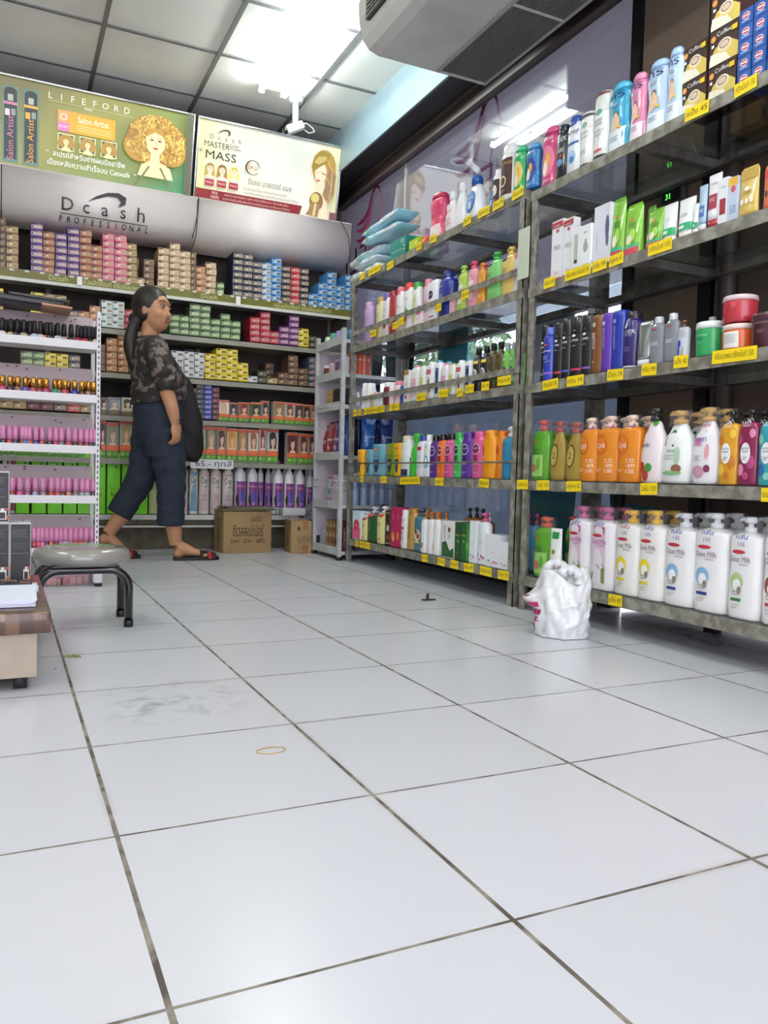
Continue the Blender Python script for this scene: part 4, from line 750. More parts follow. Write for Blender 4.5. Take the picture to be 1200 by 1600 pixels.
# ---- far grey rack, fourth shelf: shampoos
sun = lambda c, c2: [('e', 0, .62, .62, .12, '#e0d4e4'), ('e', 0, .62, .54, .1, c2), ('t', 'sunsilk', 0, .64, .035, W0, .85), ('r', -.3, .36, .3, .5, c2), ('x', -.4, .3, .45, 1, W0), ('x', -.3, .12, .35, 1, W0)]
gar = [('e', 0, .84, .4, .03, '#d86848'), ('t', 'PANTENE', 0, .62, .04, '#1c2c50', 1.2), ('p', [(-.4, .5), (.5, .54), (.3, .14), (-.1, .12)], '#1c3454'), ('x', -.3, .42, .3, 4, '#c8e0e8')]
rows = [
 (48, 86, 890, 'tall', '#f0b020', '#000000', 'yellow conditioner bottle', gar), (82, 106, 892, 'tall', '#7c9c28', '#000000', 'olive green conditioner bottle', gar, {'off': .03}),
 (100, 141, 890, 'tall', '#68a0b4', '#000000', 'small grey blue conditioner bottle', gar), (134, 211, 857, 'tall', '#6ca4b8', '#000000', 'large grey blue conditioner bottle', gar),
 (205, 232, 880, 'tall', '#8c8058', '#000000', 'brown conditioner bottle', gar, {'off': .03}), (224, 284, 852, 'tall', '#78901c', '#000000', 'large olive green conditioner bottle', gar), (274, 326, 850, 'tall', '#f0b420', '#000000', 'large yellow conditioner bottle', gar),
 (314, 373, 803, 'slim', '#e8ecec', '#d8d0b4', 'white bottle with cream cap and navy base', [('r', -.95, .02, .95, .18, '#20305c'), ('e', -.6, .42, .3, .05, '#8cc0d0'), ('x', -.5, .7, .1, 2, '#98a8a8')], {'back': 1}),
 (365, 436, 790, 'det', '#40b83c', '#3cb43c', 'bright green shampoo bottle', [('e', -.4, .4, .4, .08, '#e8f4e0'), ('e', -.4, .4, .3, .06, '#2c8c34')], {'back': 1}),
 (412, 472, 800, 'oval', '#eceef2', '#2440a4', 'white shampoo bottle with a blue cap', [('e', -.1, .68, .5, .05, '#c8284c'), ('x', -.6, .5, .3, 3, '#a8b0b8'), ('x', -.4, .25, .2, 2, '#4898c8')], {'back': 1}),
 (458, 506, 797, 'oval', '#eceef2', '#f0f0f0', 'white shampoo bottle with a white cap', [('e', .1, .36, .5, .15, '#58b0d8'), ('e', .1, .36, .35, .1, W0), ('t', 'clear', 0, .7, .04, '#707880', .8)], {'back': 1}),
 (495, 547, 800, 'oval', '#582c88', '#141214', 'purple shampoo bottle with a black cap', sun('', '#3c2468'), {'back': 1}), (540, 592, 795, 'oval', '#e8742c', '#141214', 'orange shampoo bottle with a black cap', sun('', '#8c2c34'), {'back': 1}), (582, 651, 790, 'oval', '#d85c98', '#141214', 'pink shampoo bottle with a black cap', sun('', '#9c3468'), {'back': 1}),
 (640, 697, 785, 'slim', '#4cb85c', '#3cb050', 'green conditioner bottle with a green cap', sun('', '#1c5c40'), {'back': 1}), (688, 757, 780, 'slim', '#5c3094', '#542c8c', 'purple conditioner bottle with a purple cap', sun('', '#3c1c68'), {'back': 1}), (752, 831, 775, 'slim', '#dc6098', '#d85890', 'pink conditioner bottle with a pink cap', sun('', '#8c2454'), {'back': 1}),
 (815, 900, 768, 'slim', '#ec9c20', '#e8941c', 'amber conditioner bottle with an amber cap', [('e', -.6, .6, .3, .1, '#c0502c'), ('t', 'silk', -.4, .45, .04, W0, .6)], {'back': 1}), (893, 951, 772, 'slim', '#e88824', '#e87c1c', 'orange conditioner bottle with an orange cap', [('e', -.3, .6, .4, .1, '#c0502c')], {'off': .01}),
 (930, 1012, 745, 'pumpr', '#3c9cc4', '#e8ecee', 'clear blue hair gel bottle with white cap', [('t', 'SOFT', -.2, .48, .06, '#205c84', 1.1), ('x', -.4, .66, .4, 2, '#205c84'), ('x', -.4, .3, .4, 1, '#b04038')], {'clear': True, 'name': 'gel_bottle', 'd': .8}), (1000, 1062, 745, 'pumpr', '#3c9cc4', '#e8ecee', 'clear blue hair gel bottle with white cap', [('t', 'SOFT', -.2, .48, .06, '#205c84', 1.1), ('x', -.4, .66, .4, 2, '#205c84')], {'clear': True, 'name': 'gel_bottle', 'd': .8}),
]
place(rows, 'S4', FX, LV[1], "fourth shelf of far grey rack", True, 540, 480, 4)
# ---- far grey rack, bottom shelf
par = [('e', -.05, .8, .7, .09, '#c03c3c'), ('t', 'Parrot', -.05, .8, .045, W0, 1), ('x', -.4, .55, .3, 3, '#787848'), ('e', 0, .12, .14, .03, '#b08828')]
cry = [('r', -.7, .12, .1, .82, '#c46820'), ('v', 'CAREBEAU', -.3, .46, .07, W0, .55)]
flw = [('e', -.55, .18, .14, .035, '#4c8ca8'), ('e', .2, .16, .14, .035, '#c05878'), ('e', -.1, .1, .1, .025, '#c87088'), ('e', .55, .14, .12, .03, '#b85070'), ('x', -.2, .45, .3, 2, '#a8a8b0')]
rows = [
 (107, 160, 393, 'carton', '#cfe4ee', '', 'pink and blue soap pack', [('r', -.98, .02, .98, .4, '#e0608c'), ('e', 0, .5, .7, .2, '#c83440'), ('x', -.4, .5, .4, 2, W0), ('t', 'Care', 0, .88, .06, '#506880', .8)]),
 (118, 180, 355, 'pumpr', '#d8e8ec', '#141414', 'clear bottle with a black pump', None, {'off': .1, 'clear': True}),
 (155, 202, 400, 'pump', '#ece49c', '#e8e8e8', 'small pale yellow pump bottle', par), (186, 247, 368, 'pump', '#1c5428', '#d8dcd8', 'dark green pump bottle with a clear pump', par[:2]+[('x', -.4, .4, .3, 2, '#98b898')]),
 (245, 312, 365, 'pump', '#ece49c', '#ecece8', 'large pale yellow pump bottle', par), (308, 346, 392, 'carton', '#1c1814', '', 'black box with gold edges', [('r', -.8, .05, .8, .95, '#b8a468'), ('r', -.7, .08, .7, .92, '#1c1814'), ('e', 0, .5, .4, .1, '#d8d0c0'), ('e', 0, .25, .4, .08, '#a83c44')], {'back': 1}),
 (344, 376, 370, 'carton', '#b01c58', '', 'magenta box with red flowers', [('x', -.5, .8, .5, 4, '#e088a8'), ('e', 0, .28, .7, .1, '#d8802c'), ('e', .2, .2, .4, .07, '#e8c058'), ('t', 'NC', 0, .48, .08, '#681030', 1)], {'d': 1.2}), (376, 402, 370, 'carton', '#b01c58', '', 'magenta box with red flowers', [('x', -.5, .8, .5, 4, '#e088a8'), ('e', 0, .28, .7, .1, '#d8802c')], {'d': 1.2}),
 (398, 442, 385, 'slim', '#ecece8', '#f0f0ee', 'white bottle with small red label', [('x', -.4, .75, .3, 3, '#484848'), ('r', -.3, .5, .3, .56, '#c02c44'), ('r', -.3, .36, -.1, .44, '#303030'), ('x', -.4, .28, .3, 3, '#888888')], {'back': 1}),
 (432, 492, 375, 'slim', '#b8924c', '#a87c30', 'golden shampoo bottle', [('v', 'NATURE', 0, .5, .1, '#806024', .4)], {'back': 1}), (475, 544, 378, 'pump', '#3c7488', '#1c4c68', 'dark teal pump bottle with a picture', [('e', 0, .38, .6, .14, '#d8c8a8'), ('e', -.2, .45, .2, .06, '#3c2c2c'), ('e', .2, .36, .25, .06, '#8c3c48'), ('r', -.4, .2, .5, .24, '#d8cc48')]),
 (525, 562, 400, 'pump', '#eeeeee', '#b06c2c', 'white bottle with orange side print and amber top', cry, {'back': 1}), (560, 602, 400, 'pump', '#eeeeee', '#b06c2c', 'plain white bottle with an amber top', None, {'back': 1}), (598, 640, 400, 'pump', '#eeeeee', '#b06c2c', 'white bottle with narrow orange print', [('r', -.9, .1, -.4, .8, '#c46820')], {'back': 1}), (636, 668, 405, 'pump', '#eeeeee', '#b06c2c', 'white bottle half covered by the herbal box', cry, {'off': .02}),
 (662, 742, 455, 'carton', '#e8e8e4', '', 'white and green herbal box', [('p', [(-.98, .02), (.98, .02), (.98, .3), (.3, .2), (-.3, .45), (-.98, .4)], '#205c2c'), ('x', -.8, .85, -.3, 4, '#404040'), ('r', .0, .7, .4, .82, '#70602c'), ('x', .0, .62, .5, 4, '#505050'), ('v', 'HERBAL', -.5, .6, .06, '#303030', .3)], {'d': .9}),
 (742, 780, 465, 'carton', '#1c4c26', '', 'dark green box with yellow script', [('t', 'Boriss', 0, .66, .07, '#d8c838', 1.4), ('e', 0, .5, .3, .05, '#68a878'), ('x', -.5, .2, .5, 2, '#b08830')], {'d': 1}), (780, 836, 465, 'carton', '#1f5a2a', '', 'green box with yellow script', [('t', 'Boriss', -.3, .66, .07, '#d8c838', .9), ('r', .3, .02, .98, .98, '#3c8c34'), ('e', -.3, .5, .2, .05, '#68a878'), ('e', .5, .4, .3, .1, '#70b83c')], {'d': 1}),
 (662, 700, 372, 'pumpr', '#b87430', '#20242c', 'amber pump bottle with a dark cap', None, {'off': .11, 'clear': True}), (700, 740, 370, 'pumpr', '#b87430', '#20242c', 'amber pump bottle with a dark cap', None, {'off': .11, 'clear': True}), (742, 780, 378, 'pumpr', '#b87430', '#20242c', 'amber pump bottle with a dark cap', None, {'off': .11, 'clear': True}), (782, 820, 400, 'pumpr', '#b87430', '#d8c8c0', 'amber pump bottle with a clear cap', None, {'off': .11, 'clear': True}),
 (832, 874, 455, 'carton', '#e6ecf0', '', 'narrow white box with flowers', flw, {'d': 1}), (870, 937, 405, 'pump', '#e6e9ee', '#c8487c', 'white pump bottle with a rose pump', flw),
 (932, 1030, 542, 'carton', '#e8ebf0', '', 'wide white box with a row of flowers', flw, {'d': .7}), (1022, 1075, 587, 'carton', '#e8ebf0', '', 'low white box with small flowers', flw, {'d': .8}), (1076, 1104, 597, 'carton', '#e8ebf0', '', 'white box against the rack post', flw, {'d': 1}),
 (938, 990, 405, 'pumpr', '#8cc4e0', '#c8487c', 'clear blue pump bottle with rose pump', [('r', -.5, .55, .5, .68, '#3c98cc')], {'off': .11, 'clear': True}), (1002, 1052, 410, 'pumpr', '#8cc4e0', '#c8487c', 'clear blue pump bottle with rose pump', [('r', -.5, .4, .5, .6, '#d87098')], {'off': .11, 'clear': True}), (1066, 1108, 410, 'pumpr', '#8cc4e0', '#c8487c', 'clear blue pump bottle with rose pump', [('r', -.5, .4, .5, .6, '#3c98cc')], {'off': .11, 'clear': True}),
]
place(rows, 'S5', FX, LV[0], "bottom shelf of far grey rack", True, 520, 700, 4)
# ---- near grey rack, second shelf
rp = [('e', 0, .82, .3, .03, '#c04858'), ('t', 'BEAUTY', 0, .56, .035, '#404040', 1.1), ('t', 'COMPLETE', 0, .52, .03, '#404040', 1.1), ('x', -.15, .36, .1, 2, '#d09090'), ('r', -.98, .0, .98, .03, '#d04858'), ('x', -.4, .12, .4, 2, '#e0a8a8'), ('r', -.98, .88, .98, .97, '#b03c44'), ('x', -.6, .9, .5, 1, W0)]
alo = [('r', -.85, .02, .85, .14, '#d04858'), ('r', -.85, .14, .85, .2, '#48b088'), ('t', 'VERA', 0, .6, .05, '#1c3c28', .9), ('t', 'SNAIL', 0, .55, .04, '#1c3c28', .9), ('e', -.1, .7, .2, .03, '#e86858'), ('e', .2, .38, .35, .12, '#a8d858'), ('e', -.1, .3, .3, .1, '#ece8d8')]
gt = [('r', -.88, .17, .88, .36, '#20a868'), ('r', -.7, .22, .1, .3, '#e8f4ec'), ('x', -.3, .6, .3, 2, '#98b0a4')]
rows = [
 (108, 160, 472, 'pumpr', '#2468a4', '#e4e8ec', 'blue hand wash with a white pump behind the post', [('r', -.9, .02, .9, .3, '#c8d0d4')], {'off': .1}),
 (165, 221, 345, 'carton', '#e9eaee', '', 'tall white cream box with red mark', rp), (220, 269, 335, 'carton', '#e9eaee', '', 'tall white cream box with red mark', rp),
 (268, 315, 380, 'carton', '#e8e9ec', '', 'white box with a grey tube picture', [('r', -.4, .2, .4, .85, '#b4bcac'), ('r', -.3, .2, .3, .28, '#303030'), ('t', 'plantvol', 0, .1, .03, '#507890', 1.2)], {'off': -.01}), (312, 361, 365, 'carton', '#eceef0', '', 'white box with a grey drop', [('e', 0, .5, .5, .12, '#a8ac9c'), ('e', 0, .6, .25, .1, '#a8ac9c'), ('t', 'plantvol', 0, .1, .03, '#507890', 1.2), ('x', -.4, .84, .4, 2, '#406080')], {'off': -.01}),
 (362, 440, 275, 'carton', '#dcdde6', '', 'large white box with lavender flowers', [('e', .7, .6, .25, .2, '#5c5478'), ('e', .75, .4, .2, .12, '#685f84'), ('v', 'LAVENDER', -.6, .4, .03, '#8890a8', .3)], {'d': .8}),
 (430, 498, 240, 'pouch', '#7cb83c', '', 'green aloe pouch, tallest', alo), (490, 577, 265, 'pouch', '#84c03c', '', 'wide green aloe pouch', alo), (568, 612, 275, 'pouch', '#5c8c34', '', 'dark green aloe pouch', alo, {'off': .03}), (598, 682, 287, 'pouch', '#7cb83c', '', 'low green aloe pouch', alo),
 (672, 742, 265, 'tube', '#ecefee', '#f0f0ee', 'white tube with a green band', gt), (742, 826, 238, 'tube', '#ecefee', '#f0f0ee', 'wide white tube with a green band', gt+[('t', 'FOAM', -.1, .55, .06, '#88988c', .9)]), (822, 850, 265, 'tube', '#ecefee', '#f0f0ee', 'narrow white tube with a green band', gt),
 (845, 886, 178, 'tube', '#a8c4dc', '#dce4ea', 'pale blue tube', [('r', -.6, .3, .6, .55, '#3c68a8'), ('x', -.5, .46, .5, 3, W0)]), (882, 948, 125, 'tube', '#e8e8ec', '#b02c3c', 'white tube with a red cap and red label', [('r', -.7, .34, .6, .62, '#98283c'), ('t', "L'OREAL", 0, .82, .04, '#606068', 1.1), ('x', -.5, .54, .4, 3, '#e8c0c0')]),
 (944, 990, 145, 'carton', '#e4e6ea', '', 'white box with a red label', [('r', -.7, .2, .6, .55, '#98283c'), ('t', "L'OREAL", 0, .8, .04, '#606068', 1.1)]), (988, 1036, 140, 'carton', '#c0cce0', '', 'pale blue box marked fifty', [('r', -.98, .8, .98, .99, '#e0b040'), ('e', .1, .72, .5, .08, '#c85c5c'), ('t', '50', .1, .24, .2, '#5c78a8', 1.2)]),
 (1033, 1130, 90, 'pouch', '#d6b860', '', 'yellow sachet pack with a gold header', [('r', -.9, .75, .9, .96, '#b89848'), ('e', -.1, .56, .25, .05, '#f0ece0'), ('x', -.5, .5, .5, 3, '#806820'), ('e', -.5, .3, .18, .06, '#ece4d0'), ('e', 0, .3, .18, .06, '#ece4d0'), ('e', .5, .3, .18, .06, '#ece4d0')], {'d': .35}), (1126, 1160, 120, 'carton', '#b87838', '', 'brown box behind the yellow sachets', None, {'off': .06}),
 (1150, 1215, 80, 'pouch', '#d0704c', '', 'orange sachet pack', [('r', -.8, .7, .8, .9, '#c03c44'), ('e', -.4, .35, .2, .08, '#302424'), ('e', .2, .35, .2, .08, '#302424')], {'d': .35}),
]
place(rows, 'T2', FX, TV[3], "second shelf of near grey rack", True, 800, 230, 3)
# ---- near grey rack, third shelf
spa = lambda c: [('r', -.95, .1, .95, .135, c), ('t', 'syoss', 0, .6, .05, W0, 1.1), ('e', 0, .67, .3, .02, W0), ('x', -.4, .5, .3, 1, '#b0b0b8')]
rows = [
 (82, 106, 315, 'can', '#18181a', '#141416', 'small black can beside the post', None, {'off': .06}), (104, 142, 232, 'can', '#18181b', '#151517', 'black hair spray can with a grey band', spa('#808488')), (126, 172, 245, 'spray', '#22389c', '#5068b8', 'slim blue hair spray can', [('r', -.95, .12, .95, .15, '#9c5cb8'), ('t', 'Inspired', 0, .55, .04, W0, 1.4), ('e', 0, .66, .4, .02, '#d04c38'), ('x', -.6, .45, .5, 3, '#a8b4e0'), ('p', [(-.8, .12), (-.8, .22), (.8, .36), (.2, .36)], '#d8d8e0')], {'name': 'spray_can', 'cat': 'spray can', 'off': -.012}),
 (165, 208, 222, 'can', '#18181b', '#151517', 'black hair spray can with a red band', spa('#c83c38')), (200, 246, 203, 'can', '#18181b', '#151517', 'black hair spray can with a blue band', spa('#3858c0')), (238, 300, 192, 'can', '#18181b', '#151517', 'black hair spray can with a pink band', spa('#c83460')), (290, 346, 183, 'can', '#18181b', '#151517', 'black hair spray can with a purple band', spa('#8858b0')),
 (340, 396, 190, 'tall', '#7a4c2c', '', 'brown bottle lettered vertically', [('v', 'DETOX', -.3, .56, .09, W0, .28), ('r', -.5, .8, .1, .87, '#b0b8a8'), ('e', -.2, .2, .06, .02, W0)], {'d': .8, 'name': 'shampoo_bottle'}), (388, 441, 180, 'tall', '#5c38a4', '', 'purple bottle lettered vertically', [('v', 'ANTI-YELLOW', -.3, .58, .06, '#d8c8f0', .36), ('r', -.6, .8, 0, .86, '#c8bce8')], {'d': .8, 'name': 'shampoo_bottle'}), (435, 496, 168, 'tall', '#26389c', '', 'blue bottle lettered vertically', [('v', 'ANTI-ORANGE', -.3, .55, .06, '#b8c4f0', .38), ('r', -.5, .8, 0, .86, '#8898d8')], {'d': .8, 'name': 'shampoo_bottle'}),
 (485, 553, 168, 'spray', '#281f60', '#221c20', 'navy purple bottle with silver lettering', [('t', 'SILVER', 0, .62, .08, '#d8d8e4', 1.6), ('t', 'GRAPHIC', 0, .56, .03, '#a8a4c8', 1.1), ('p', [(-.4, .72), (0, .82), (.1, .74), (-.2, .68)], '#d0dce0'), ('x', -.5, .35, .4, 3, '#8880b8'), ('r', -.95, .01, .95, .04, '#c8c8cc')], {'name': 'shampoo_bottle'}),
 (550, 624, 215, 'tube', '#c0c2c6', '#e4e6e8', 'silver tube with a white cap', [('x', -.7, .5, -.2, 5, '#606468')], {'clear': True}),
 (613, 686, 195, 'oval', '#9aa0a8', '#c8ccd0', 'grey clear bottle with silver cap', [('x', -.5, .45, .5, 3, '#dcdfe4'), ('r', -.4, .72, .3, .75, '#b83c50')], {'clear': True}), (681, 752, 178, 'oval', '#9aa0a8', '#c8ccd0', 'grey clear bottle with silver cap', [('x', -.5, .45, .5, 3, '#dcdfe4'), ('r', -.4, .72, .3, .75, '#b83c50')], {'clear': True}),
 (745, 800, 210, 'pump', '#b8bcc4', '#6c4820', 'serum bottle with a blue butterfly picture', [('r', -.9, .05, .9, .55, '#c8ccd8'), ('e', -.3, .4, .3, .1, '#2c48b4'), ('e', -.4, .22, .25, .12, '#3454c0'), ('e', .3, .18, .15, .14, '#b89c80')]), (770, 832, 192, 'oval', '#c8ccd0', '#b8bcc4', 'clear bottle with a silver cap behind the serum', None, {'off': .09}), (835, 885, 205, 'oval', '#a8b0b4', '#b8bcc4', 'clear bottle with a silver cap behind green jar', None, {'off': .13}),
 (808, 926, 222, 'jar', '#2c9c58', '#e4ecec', 'big green cream jar', [('t', 'BIO ACTIVE', -.1, .6, .05, '#c8ecd0', 1.1), ('r', -.4, .5, .1, .53, '#1c6c80'), ('x', -.3, .4, .2, 2, '#90d0a8')], {'cc': False}),
 (926, 1066, 235, 'jar', '#e0642c', '#e8cfc4', 'orange cream jar under the red jar', [('r', -.35, .15, .6, .72, '#e8e8e4'), ('x', -.3, .62, .55, 12, '#a0a0a0'), ('r', -.85, .2, -.62, .5, '#ece8e0')]),
 (1066, 1200, 180, 'jar', '#3c1222', '#461626', 'maroon cream jar', [('t', 'KERATIN', .2, .7, .05, '#a8808c', .9), ('x', .0, .5, .5, 4, '#8c6470')]),
]
place(rows, 'T3', FX, TV[2], "third shelf of near grey rack", True, 800, 430, 3)
place([(930, 1068, 100, 'jar', '#b0303c', '#dcc4c8', 'red cream jar with clear lid on the orange jar', [('x', -.6, .5, -.3, 2, '#d07078'), ('r', .2, .5, .5, .7, '#b84450')], {'dz': .088})], 'T3', FX, TV[2], 'third shelf of near grey rack', True, 800, 430, 3)
# ---- near grey rack, fourth shelf
q10 = [('e', -.35, .56, .55, .14, '#c85a14'), ('e', -.35, .56, .48, .125, '#e07820'), ('t', 'Q10', -.35, .54, .075, W0, .75), ('v', '인투앤', .35, .24, .13, '#ffe8d0', .22), ('r', -.9, .84, .0, .95, '#dcdcdc'), ('e', -.7, .88, .14, .03, '#504844'), ('e', -.25, .88, .16, .03, '#684840'), ('e', .35, .84, .2, .03, '#9048a0'), ('x', -.8, .18, -.2, 2, '#f8c898')]
gld = [('e', -.1, .42, .5, .2, '#4c4020'), ('e', -.1, .42, .4, .17, '#b8a054'), ('t', '2', -.1, .42, .12, '#4c4020', .4)]
gaa = [('r', -.8, .06, .6, .42, '#98c468'), ('t', 'VERA', -.3, .5, .05, '#28582c', .8), ('t', 'SNAIL', -.3, .44, .05, '#28582c', .9), ('e', -.4, .2, .35, .07, '#b87058'), ('e', .1, .26, .2, .1, '#58a83c'), ('e', -.3, .64, .16, .025, '#d04c3c')]
onb = lambda c, f1, f2: [('e', -.5, .2, .35, .08, f1), ('e', .5, .3, .35, .09, f2), ('e', -.6, .6, .3, .07, f2), ('e', .6, .68, .25, .06, f1), ('e', .1, .12, .3, .05, f2), ('e', 0, .42, .5, .14, W0), ('t', 'ON:', 0, .84, .08, W0, .75), ('t', 'THE BODY', 0, .78, .025, W0, .8), ('t', 'NATURE', 0, .48, .03, '#505860', .7), ('t', 'GARDEN', 0, .44, .025, '#505860', .6), ('x', -.25, .36, .25, 2, '#808890')]
rows = [
 (62, 146, 170, 'pump', '#6cb840', '#c83c34', 'clear green shower gel with a red pump', gaa, {'clear': True, 'wrap': True, 'back': 1}), (145, 220, 175, 'jugp', '#b89c48', '#a02c30', 'clear gold shower bottle with a red pump', gld, {'clear': True, 'wrap': True, 'back': 1}), (216, 302, 180, 'jugp', '#b89c48', '#a02c30', 'clear gold shower bottle with a red pump', gld, {'clear': True, 'wrap': True, 'back': 1}),
 (288, 372, 158, 'pump', '#ffa034', '#f0d0b8', 'clear orange shower gel', q10, {'clear': True, 'wrap': True, 'back': 1}), (362, 470, 150, 'pump', '#ffa034', '#f0d0b8', 'clear orange shower gel', q10, {'clear': True, 'wrap': True, 'back': 1}), (462, 570, 145, 'pump', '#ffa034', '#f0d0b8', 'clear orange shower gel', q10, {'clear': True, 'wrap': True, 'back': 1}),
 (563, 682, 110, 'jugp', '#ecdfe4', '#1c1c1c', 'white and pink shower bottle with a black cap', [('e', -.6, .2, .28, .08, '#b8342c'), ('e', -.3, .1, .3, .08, '#c04434'), ('e', .0, .2, .3, .06, '#4c8c3c'), ('e', .2, .8, .2, .05, '#48902c'), ('t', 'herb', -.4, .5, .06, '#484048', .8)]),
 (652, 812, 125, 'jugp', '#eef0f0', '#c09848', 'white shower bottle with green leaf window and gold pump', [('p', [(-.6, .52), (-.55, .62), (-.1, .74), (.05, .72), (.05, .5)], '#1c7c3c'), ('t', 'SNAIL', .0, .44, .05, '#686868', .7), ('x', -.5, .38, .1, 3, '#88a888'), ('e', .3, .38, .18, .12, '#a8c8a8'), ('e', .3, .2, .28, .06, '#8c5c40'), ('e', 0, .14, .6, .03, '#88b880')], {'wrap': True, 'back': 1}),
 (798, 940, 110, 'jugp', '#eeecf0', '#c09848', 'white shower bottle with a flower picture and gold pump', [('p', [(-.5, .66), (.1, .68), (.4, .8), (-.3, .8)], '#a8a4a8'), ('t', 'NEW', .0, .76, .05, '#b83c58', .6), ('r', -.6, .5, -.1, .6, '#d87cb0'), ('t', 'ราคา', -.1, .58, .07, '#3448a8', .7), ('e', .35, .42, .15, .1, '#d8a0a8'), ('e', -.2, .16, .45, .08, '#c898b4'), ('e', .4, .2, .2, .05, '#803c58'), ('x', -.5, .36, .0, 3, '#a88898')], {'wrap': True, 'back': 1}),
 (934, 1030, 125, 'pump', '#d89c28', '#161418', 'mustard yellow shower gel with a black pump', onb('', '#e8c040', '#c87828'), {'back': 1, 'd': .6}), (1024, 1122, 118, 'pump', '#84244c', '#161418', 'maroon shower gel with a black pump', onb('', '#d888a8', '#b04878'), {'back': 1, 'd': .6}), (1118, 1222, 115, 'pump', '#38a0ac', '#161418', 'teal shower gel with a black pump', onb('', '#2c6cac', '#88ccb8'), {'back': 1, 'd': .6}),
]
place(rows, 'T4', FX, TV[1], "fourth shelf of near grey rack", True, 800, 600, 3)
# ---- near grey rack, bottom shelf: goat milk lotions
def goat(c, stripe, pic, label=None):
    a = []
    if label: a += [('p', [(-.7, .15), (.45, .1), (.35, .76), (-.55, .78)], '#e3c4dc'), ('p', [(-.6, .62), (.38, .62), (.36, .76), (-.55, .78)], label), ('p', [(-.7, .12), (.45, .08), (.44, .28), (-.68, .2)], '#7c9450'), ('l', [(-.2, .3), (.05, .26)], .012, '#302828'), ('l', [(.2, .32), (.35, .28)], .012, '#302828')]
    a += [('e', -.25, .655, .42, .02, '#c03040'), ('t', 'Goat Milk', -.15, .58, .06, '#8c7078' if not label else '#b06898', 1.25), ('t', 'lotion', .1, .535, .03, '#98888c', .5), ('t', 'กลิ่น', -.1, .8, .045, '#283ca0' if c != '#e0b020' else '#b03844', .7)]
    if not label: a += [('e', -.3, .36, .42, .09, pic), ('e', -.25, .33, .25, .06, W0), ('e', -.1, .28, .12, .04, '#887868'), ('r', -.6, .17, .05, .2, stripe), ('x', -.55, .26, .0, 2, '#a09898'), ('x', -.55, .13, -.05, 2, '#b8b0b0'), ('t', '135', -.05, .73, .04, '#303c90', .4)]
    return a
rows = [
 (60, 102, 140, 'pump', '#6cb83c', '#c8482c', 'clear green bottle with a red pump, in the corner', gaa, {'clear': True, 'off': .06}), (98, 192, 140, 'pump', '#70bc40', '#c8482c', 'clear green bottle with a red pump', gaa, {'clear': True, 'wrap': True}), (176, 232, 135, 'pump', '#6cb83c', '#b83c28', 'clear green bottle behind the leaning tube', gaa, {'clear': True, 'off': .07}),
 (228, 262, 150, 'slim', '#e4e6e8', '#dadce0', 'narrow white bottle behind the leaning tube', None, {'off': .05}),
 (178, 232, 192, 'tube', '#eceeec', '#e8eae8', 'white tube with green print, leaning', [('r', -.6, .8, .6, .93, '#248c48'), ('e', .0, .55, .35, .05, '#d8a060'), ('e', 0, .55, .2, .03, '#3c8c3c'), ('x', -.4, .35, .3, 3, '#8898b0')], {'off': -.01, 'lean': -0}),
 (250, 358, 90, 'goat', '#ebe8ec', '#c85c90', 'white lotion bottle with pink pump and pink label', goat('', '', '', '#c060a0'), {'wrap': True, 'back': 1}), (353, 472, 95, 'goat', '#ebe8ec', '#c85c90', 'white lotion bottle with pink pump and pink label', goat('', '', '', '#c060a0'), {'wrap': True, 'back': 1}),
 (464, 590, 108, 'goat', '#ecebe8', '#e0b020', 'white lotion bottle with yellow pump', goat('#e0b020', '#e0c828', '#e8d030'), {'wrap': True, 'back': 1}), (568, 700, 110, 'goat', '#ecebe8', '#e0b020', 'white lotion bottle with yellow pump', goat('', '#e0c828', '#e8d030'), {'wrap': True, 'back': 1}),
 (688, 838, 122, 'goat', '#ecebec', '#dfe2e8', 'white lotion bottle with blue stripe and clear pump', goat('', '#24387c', '#88b4d8'), {'wrap': True, 'back': 1}), (820, 986, 122, 'goat', '#ecebec', '#dfe2e8', 'white lotion bottle with blue stripe and clear pump', goat('', '#24387c', '#88b4d8'), {'wrap': True, 'back': 1}),
 (978, 1138, 140, 'goat', '#ecebec', '#dfe2e8', 'white lotion bottle with green stripe and clear pump', goat('', '#2c7c3c', '#a8c888'), {'wrap': True, 'back': 1}), (1132, 1300, 140, 'goat', '#ecebec', '#dfe2e8', 'white lotion bottle with red stripe and clear pump', goat('', '#b83c34', '#904c3c'), {'wrap': True, 'back': 1}),
]
place(rows, 'T5', FX, TV[0], "bottom shelf of near grey rack", True, 790, 760, 2.927)
# ---- back shelving
def gfront(hair, bg, skin='#ddb898', green=True): return [('r', -.98, .2, .98, .97, bg), ('e', .05, .66, .62, .25, hair), ('r', -.5, .42, .6, .66, hair), ('r', -.1, .38, .25, .56, skin), ('e', .08, .63, .36, .15, skin), ('e', -.12, .79, .5, .1, hair), ('e', -.06, .66, .08, .012, '#403028'), ('e', .22, .66, .08, .012, '#403028'), ('e', .08, .56, .12, .014, '#a84c48'), ('p', [(-.7, .3), (.7, .3), (.5, .42), (-.4, .42)], skin)]+([('r', -.98, .2, .98, .35, '#d8602c'), ('x', -.6, .28, .6, 1, '#f0b090'), ('r', -.98, .01, .98, .2, '#4c7c30'), ('e', -.5, .12, .35, .05, '#88c048'), ('e', .4, .12, .4, .06, '#68a838'), ('r', -.98, .9, .98, .98, '#c85830')] if green else [('r', -.98, .01, .98, .22, '#5c4c2c'), ('x', -.6, .16, .6, 2, '#c8b078'), ('v', 'schwarz', .75, .6, .1, W0, .5)])
